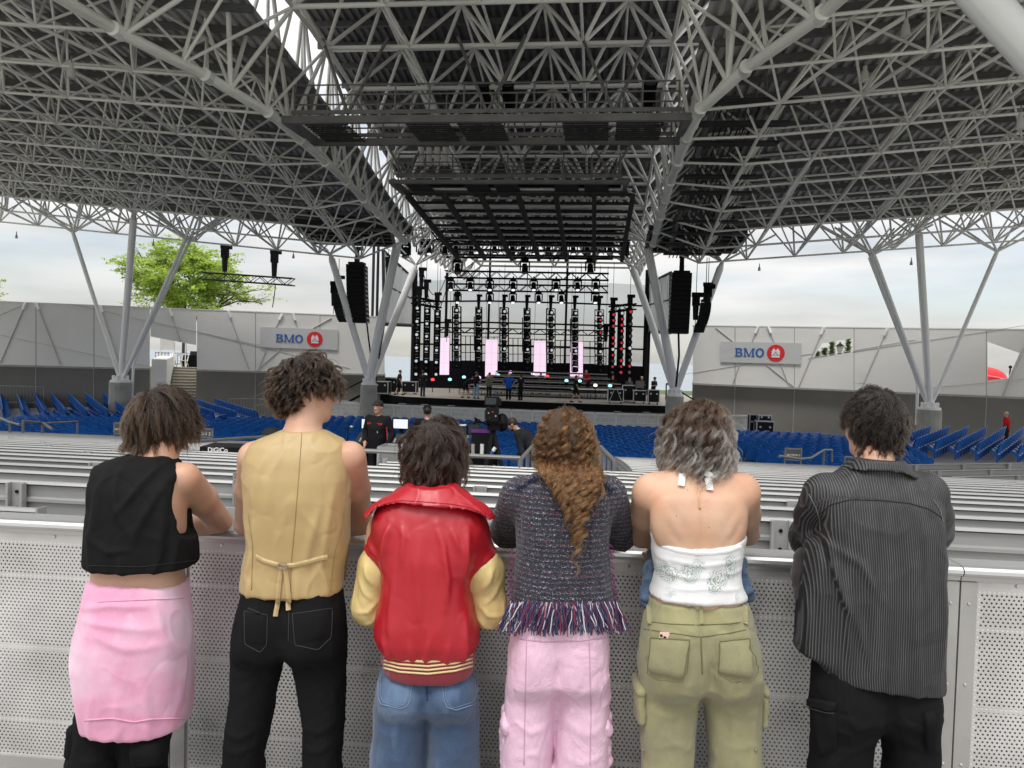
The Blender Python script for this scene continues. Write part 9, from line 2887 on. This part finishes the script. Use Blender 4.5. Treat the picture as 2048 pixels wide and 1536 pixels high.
cxs = np.array([[r_[0], (r_[1] + r_[2]) / 2, (r_[2] - r_[1]) / 2] for r_ in sorted(rows6)])
ykx = np.array([g.J(a, b_, -.12)[[0, 2]] for a, b_ in ((1600, 1060), (1634, 1036), (1665, 1010), (1702, 999), (1760, 1001), (1820, 1007), (1860, 1020), (1890, 1040))])
def su_attr(v, n_):
 rx = np.interp(v[:, 2], cxs[:, 0], cxs[:, 2]); cx_ = np.interp(v[:, 2], cxs[:, 0], cxs[:, 1])
 t_ = np.clip((v[:, 0] - cx_) / rx, -1.5, 1.5)
 u = t_ * .225
 yk = v[:, 2] > np.interp(v[:, 0], ykx[:, 0], ykx[:, 1])
 u = np.where(yk, (v[:, 0] - g.c[0]) * 1.05, u)
 return {'su': u}
sh6 = g.finish(f, 'striped_shirt', M_STRIPE, noise_amp=.003, noise_sc=(8, 8, 3), seed=61, attr=su_attr, folds=[
 ([(1640, 1060), (1655, 1130), (1680, 1220), (1700, 1300)], .012, .014), ([(1648, 1100), (1668, 1200), (1668, 1300)], .012, .012), ([(1700, 1050), (1705, 1160), (1712, 1290)], .018, .008), ([(1640, 1075), (1690, 1110), (1730, 1190)], .014, .009),
 ([(1850, 1060), (1845, 1160), (1840, 1300)], .016, .009), ([(1780, 1040), (1785, 1180), (1790, 1350)], .02, .006), ([(1640, 1040), (1634, 1080), (1640, 1120)], .009, -.012), ([(1868, 1040), (1870, 1080), (1866, 1110)], .009, -.010), ([(1605, 1120), (1612, 1220), (1606, 1310)], .010, .007)])
f = g.field(1.25, 1.52, .005)
f.stack(g.rows([(920, 1706, 1802, -.066, .085), (930, 1699, 1808, -.074, .10), (943, 1690, 1818, -.082, .115), (955, 1680, 1830, -.09, .12)]), 0, 2.5, rnd=.005)
zc_px = [(1640, 975), (1690, 950), (1705, 945), (1760, 943), (1805, 946), (1826, 954), (1870, 985)]
xz = np.array([g.J(a, b_, -.08)[[0, 2]] for a, b_ in zc_px])
zc_ = np.interp(f.ax[0], xz[:, 0], xz[:, 1])
f.d = np.maximum(f.d, (zc_[:, None, None] - f.ax[2][None, None, :]).astype(np.float32) + 0 * f.d)
f.ell(g.J(1754, 912, .05), (.062, .078, .03), .006, cut=True); f.tilt(g.J(1754, 940, .04), (0, 1, 0))
col6 = g.finish(f, 'shirt_collar', M_STRIPE, sh6, smooth=1, attr=lambda v, n_: {'su': (v[:, 0] - g.c[0]) * 1.1})
M_STS = mat('stitch_shirt', (.16, .16, .17), .7)
ribbon(g, 'yoke_seam', [(1634, 1034), (1660, 1010), (1702, 999), (1760, 1001), (1820, 1007), (1858, 1018), (1884, 1036)], .003, M_SEAMD, sh6, sh6, .0008, n=40)
ribbon(g, 'armhole_seam', [(1618, 988), (1632, 1015), (1640, 1040), (1641, 1062)], .003, M_STS, sh6, sh6, .001)
ribbon(g, 'armhole_seam', [(1866, 1000), (1880, 1020), (1886, 1045)], .003, M_STS, sh6, sh6, .001)
f = g.field(.85, 1.2, .007); f.chain([g.J(1606, 1110, .12), g.J(1604, 1150, .10), g.J(1606, 1200, .08)], (.03, .034, .026), .02)
g.finish(f, 'inner_sleeve', fabric('brown_black_jersey', (.022, .018, .017), .9), sh6, noise_amp=.005, noise_sc=(20, 20, 12))
tr = trousers(g, hips, LL, LR, M_BCARGO, folds=[([(1640, 1480), (1690, 1470), (1740, 1440)], .014, .010), ([(1860, 1480), (1810, 1470), (1765, 1440)], .014, .010), ([(1650, 1400), (1700, 1420), (1745, 1410)], .014, .008), ([(1850, 1400), (1800, 1425), (1760, 1412)], .014, .008)], noise_amp=.005)
for q, fl in (([(1622, 1402), (1672, 1410), (1676, 1500), (1640, 1515)], True), ([(1846, 1425), (1868, 1420), (1868, 1500), (1850, 1505)], False)):
 po = patch_panel(g, 'cargo_pocket', q, M_BCARGO, tr, tr, .016)
 if fl:
  patch_panel(g, 'pocket_flap', [(1619, 1395), (1674, 1404), (1673, 1424), (1620, 1412)], M_BCARGO, po, tr, .022)
  ribbon(g, 'pocket_seam', [(1620, 1412), (1646, 1419), (1673, 1424)], .003, M_STB, po, tr, .022)
f = g.field(.5, .9, .007); f.cap(g.J(1874, 1422, -.02), g.J(1872, 1440, -.02), .016, .02, .01); g.finish(f, 'pocket_flap', M_BCARGO, tr, noise_amp=.004, noise_sc=(30, 30, 30))
g.shoes([g.J(1680, 1600)[0], g.J(1822, 1600)[0]], M_SHOE)
HM6 = hair_mat('hair_p6', (.0075, .0052, .004), (.018, .012, .009))
CAP6 = mat('hair_under_black', (.009, .007, .006), .8, var=.3, vscale=60)
g.hair(HM6, 430, 36, .088, spread=.0080, lift=.14, grav=.14, whorl=(.012, -.05, .092), curl=.003, turns=1.0, clump=.5, thick=.011, hair_r=.0007, nape=-.09, seed=26, cap_m=CAP6, cap_grow=.008, stray=.015, frizz=.0011, ear=.035, ears=True, flow_fn=flow_swirl(-.4), len_fn=lambda G: np.interp(G[:, 2], [-.09, -.03, .03, .1], [.5, .8, 1.0, 1.0]) * np.where((np.abs(G[:, 0]) > .055) & (G[:, 1] > -.04) & (G[:, 2] < .05), .45, 1))
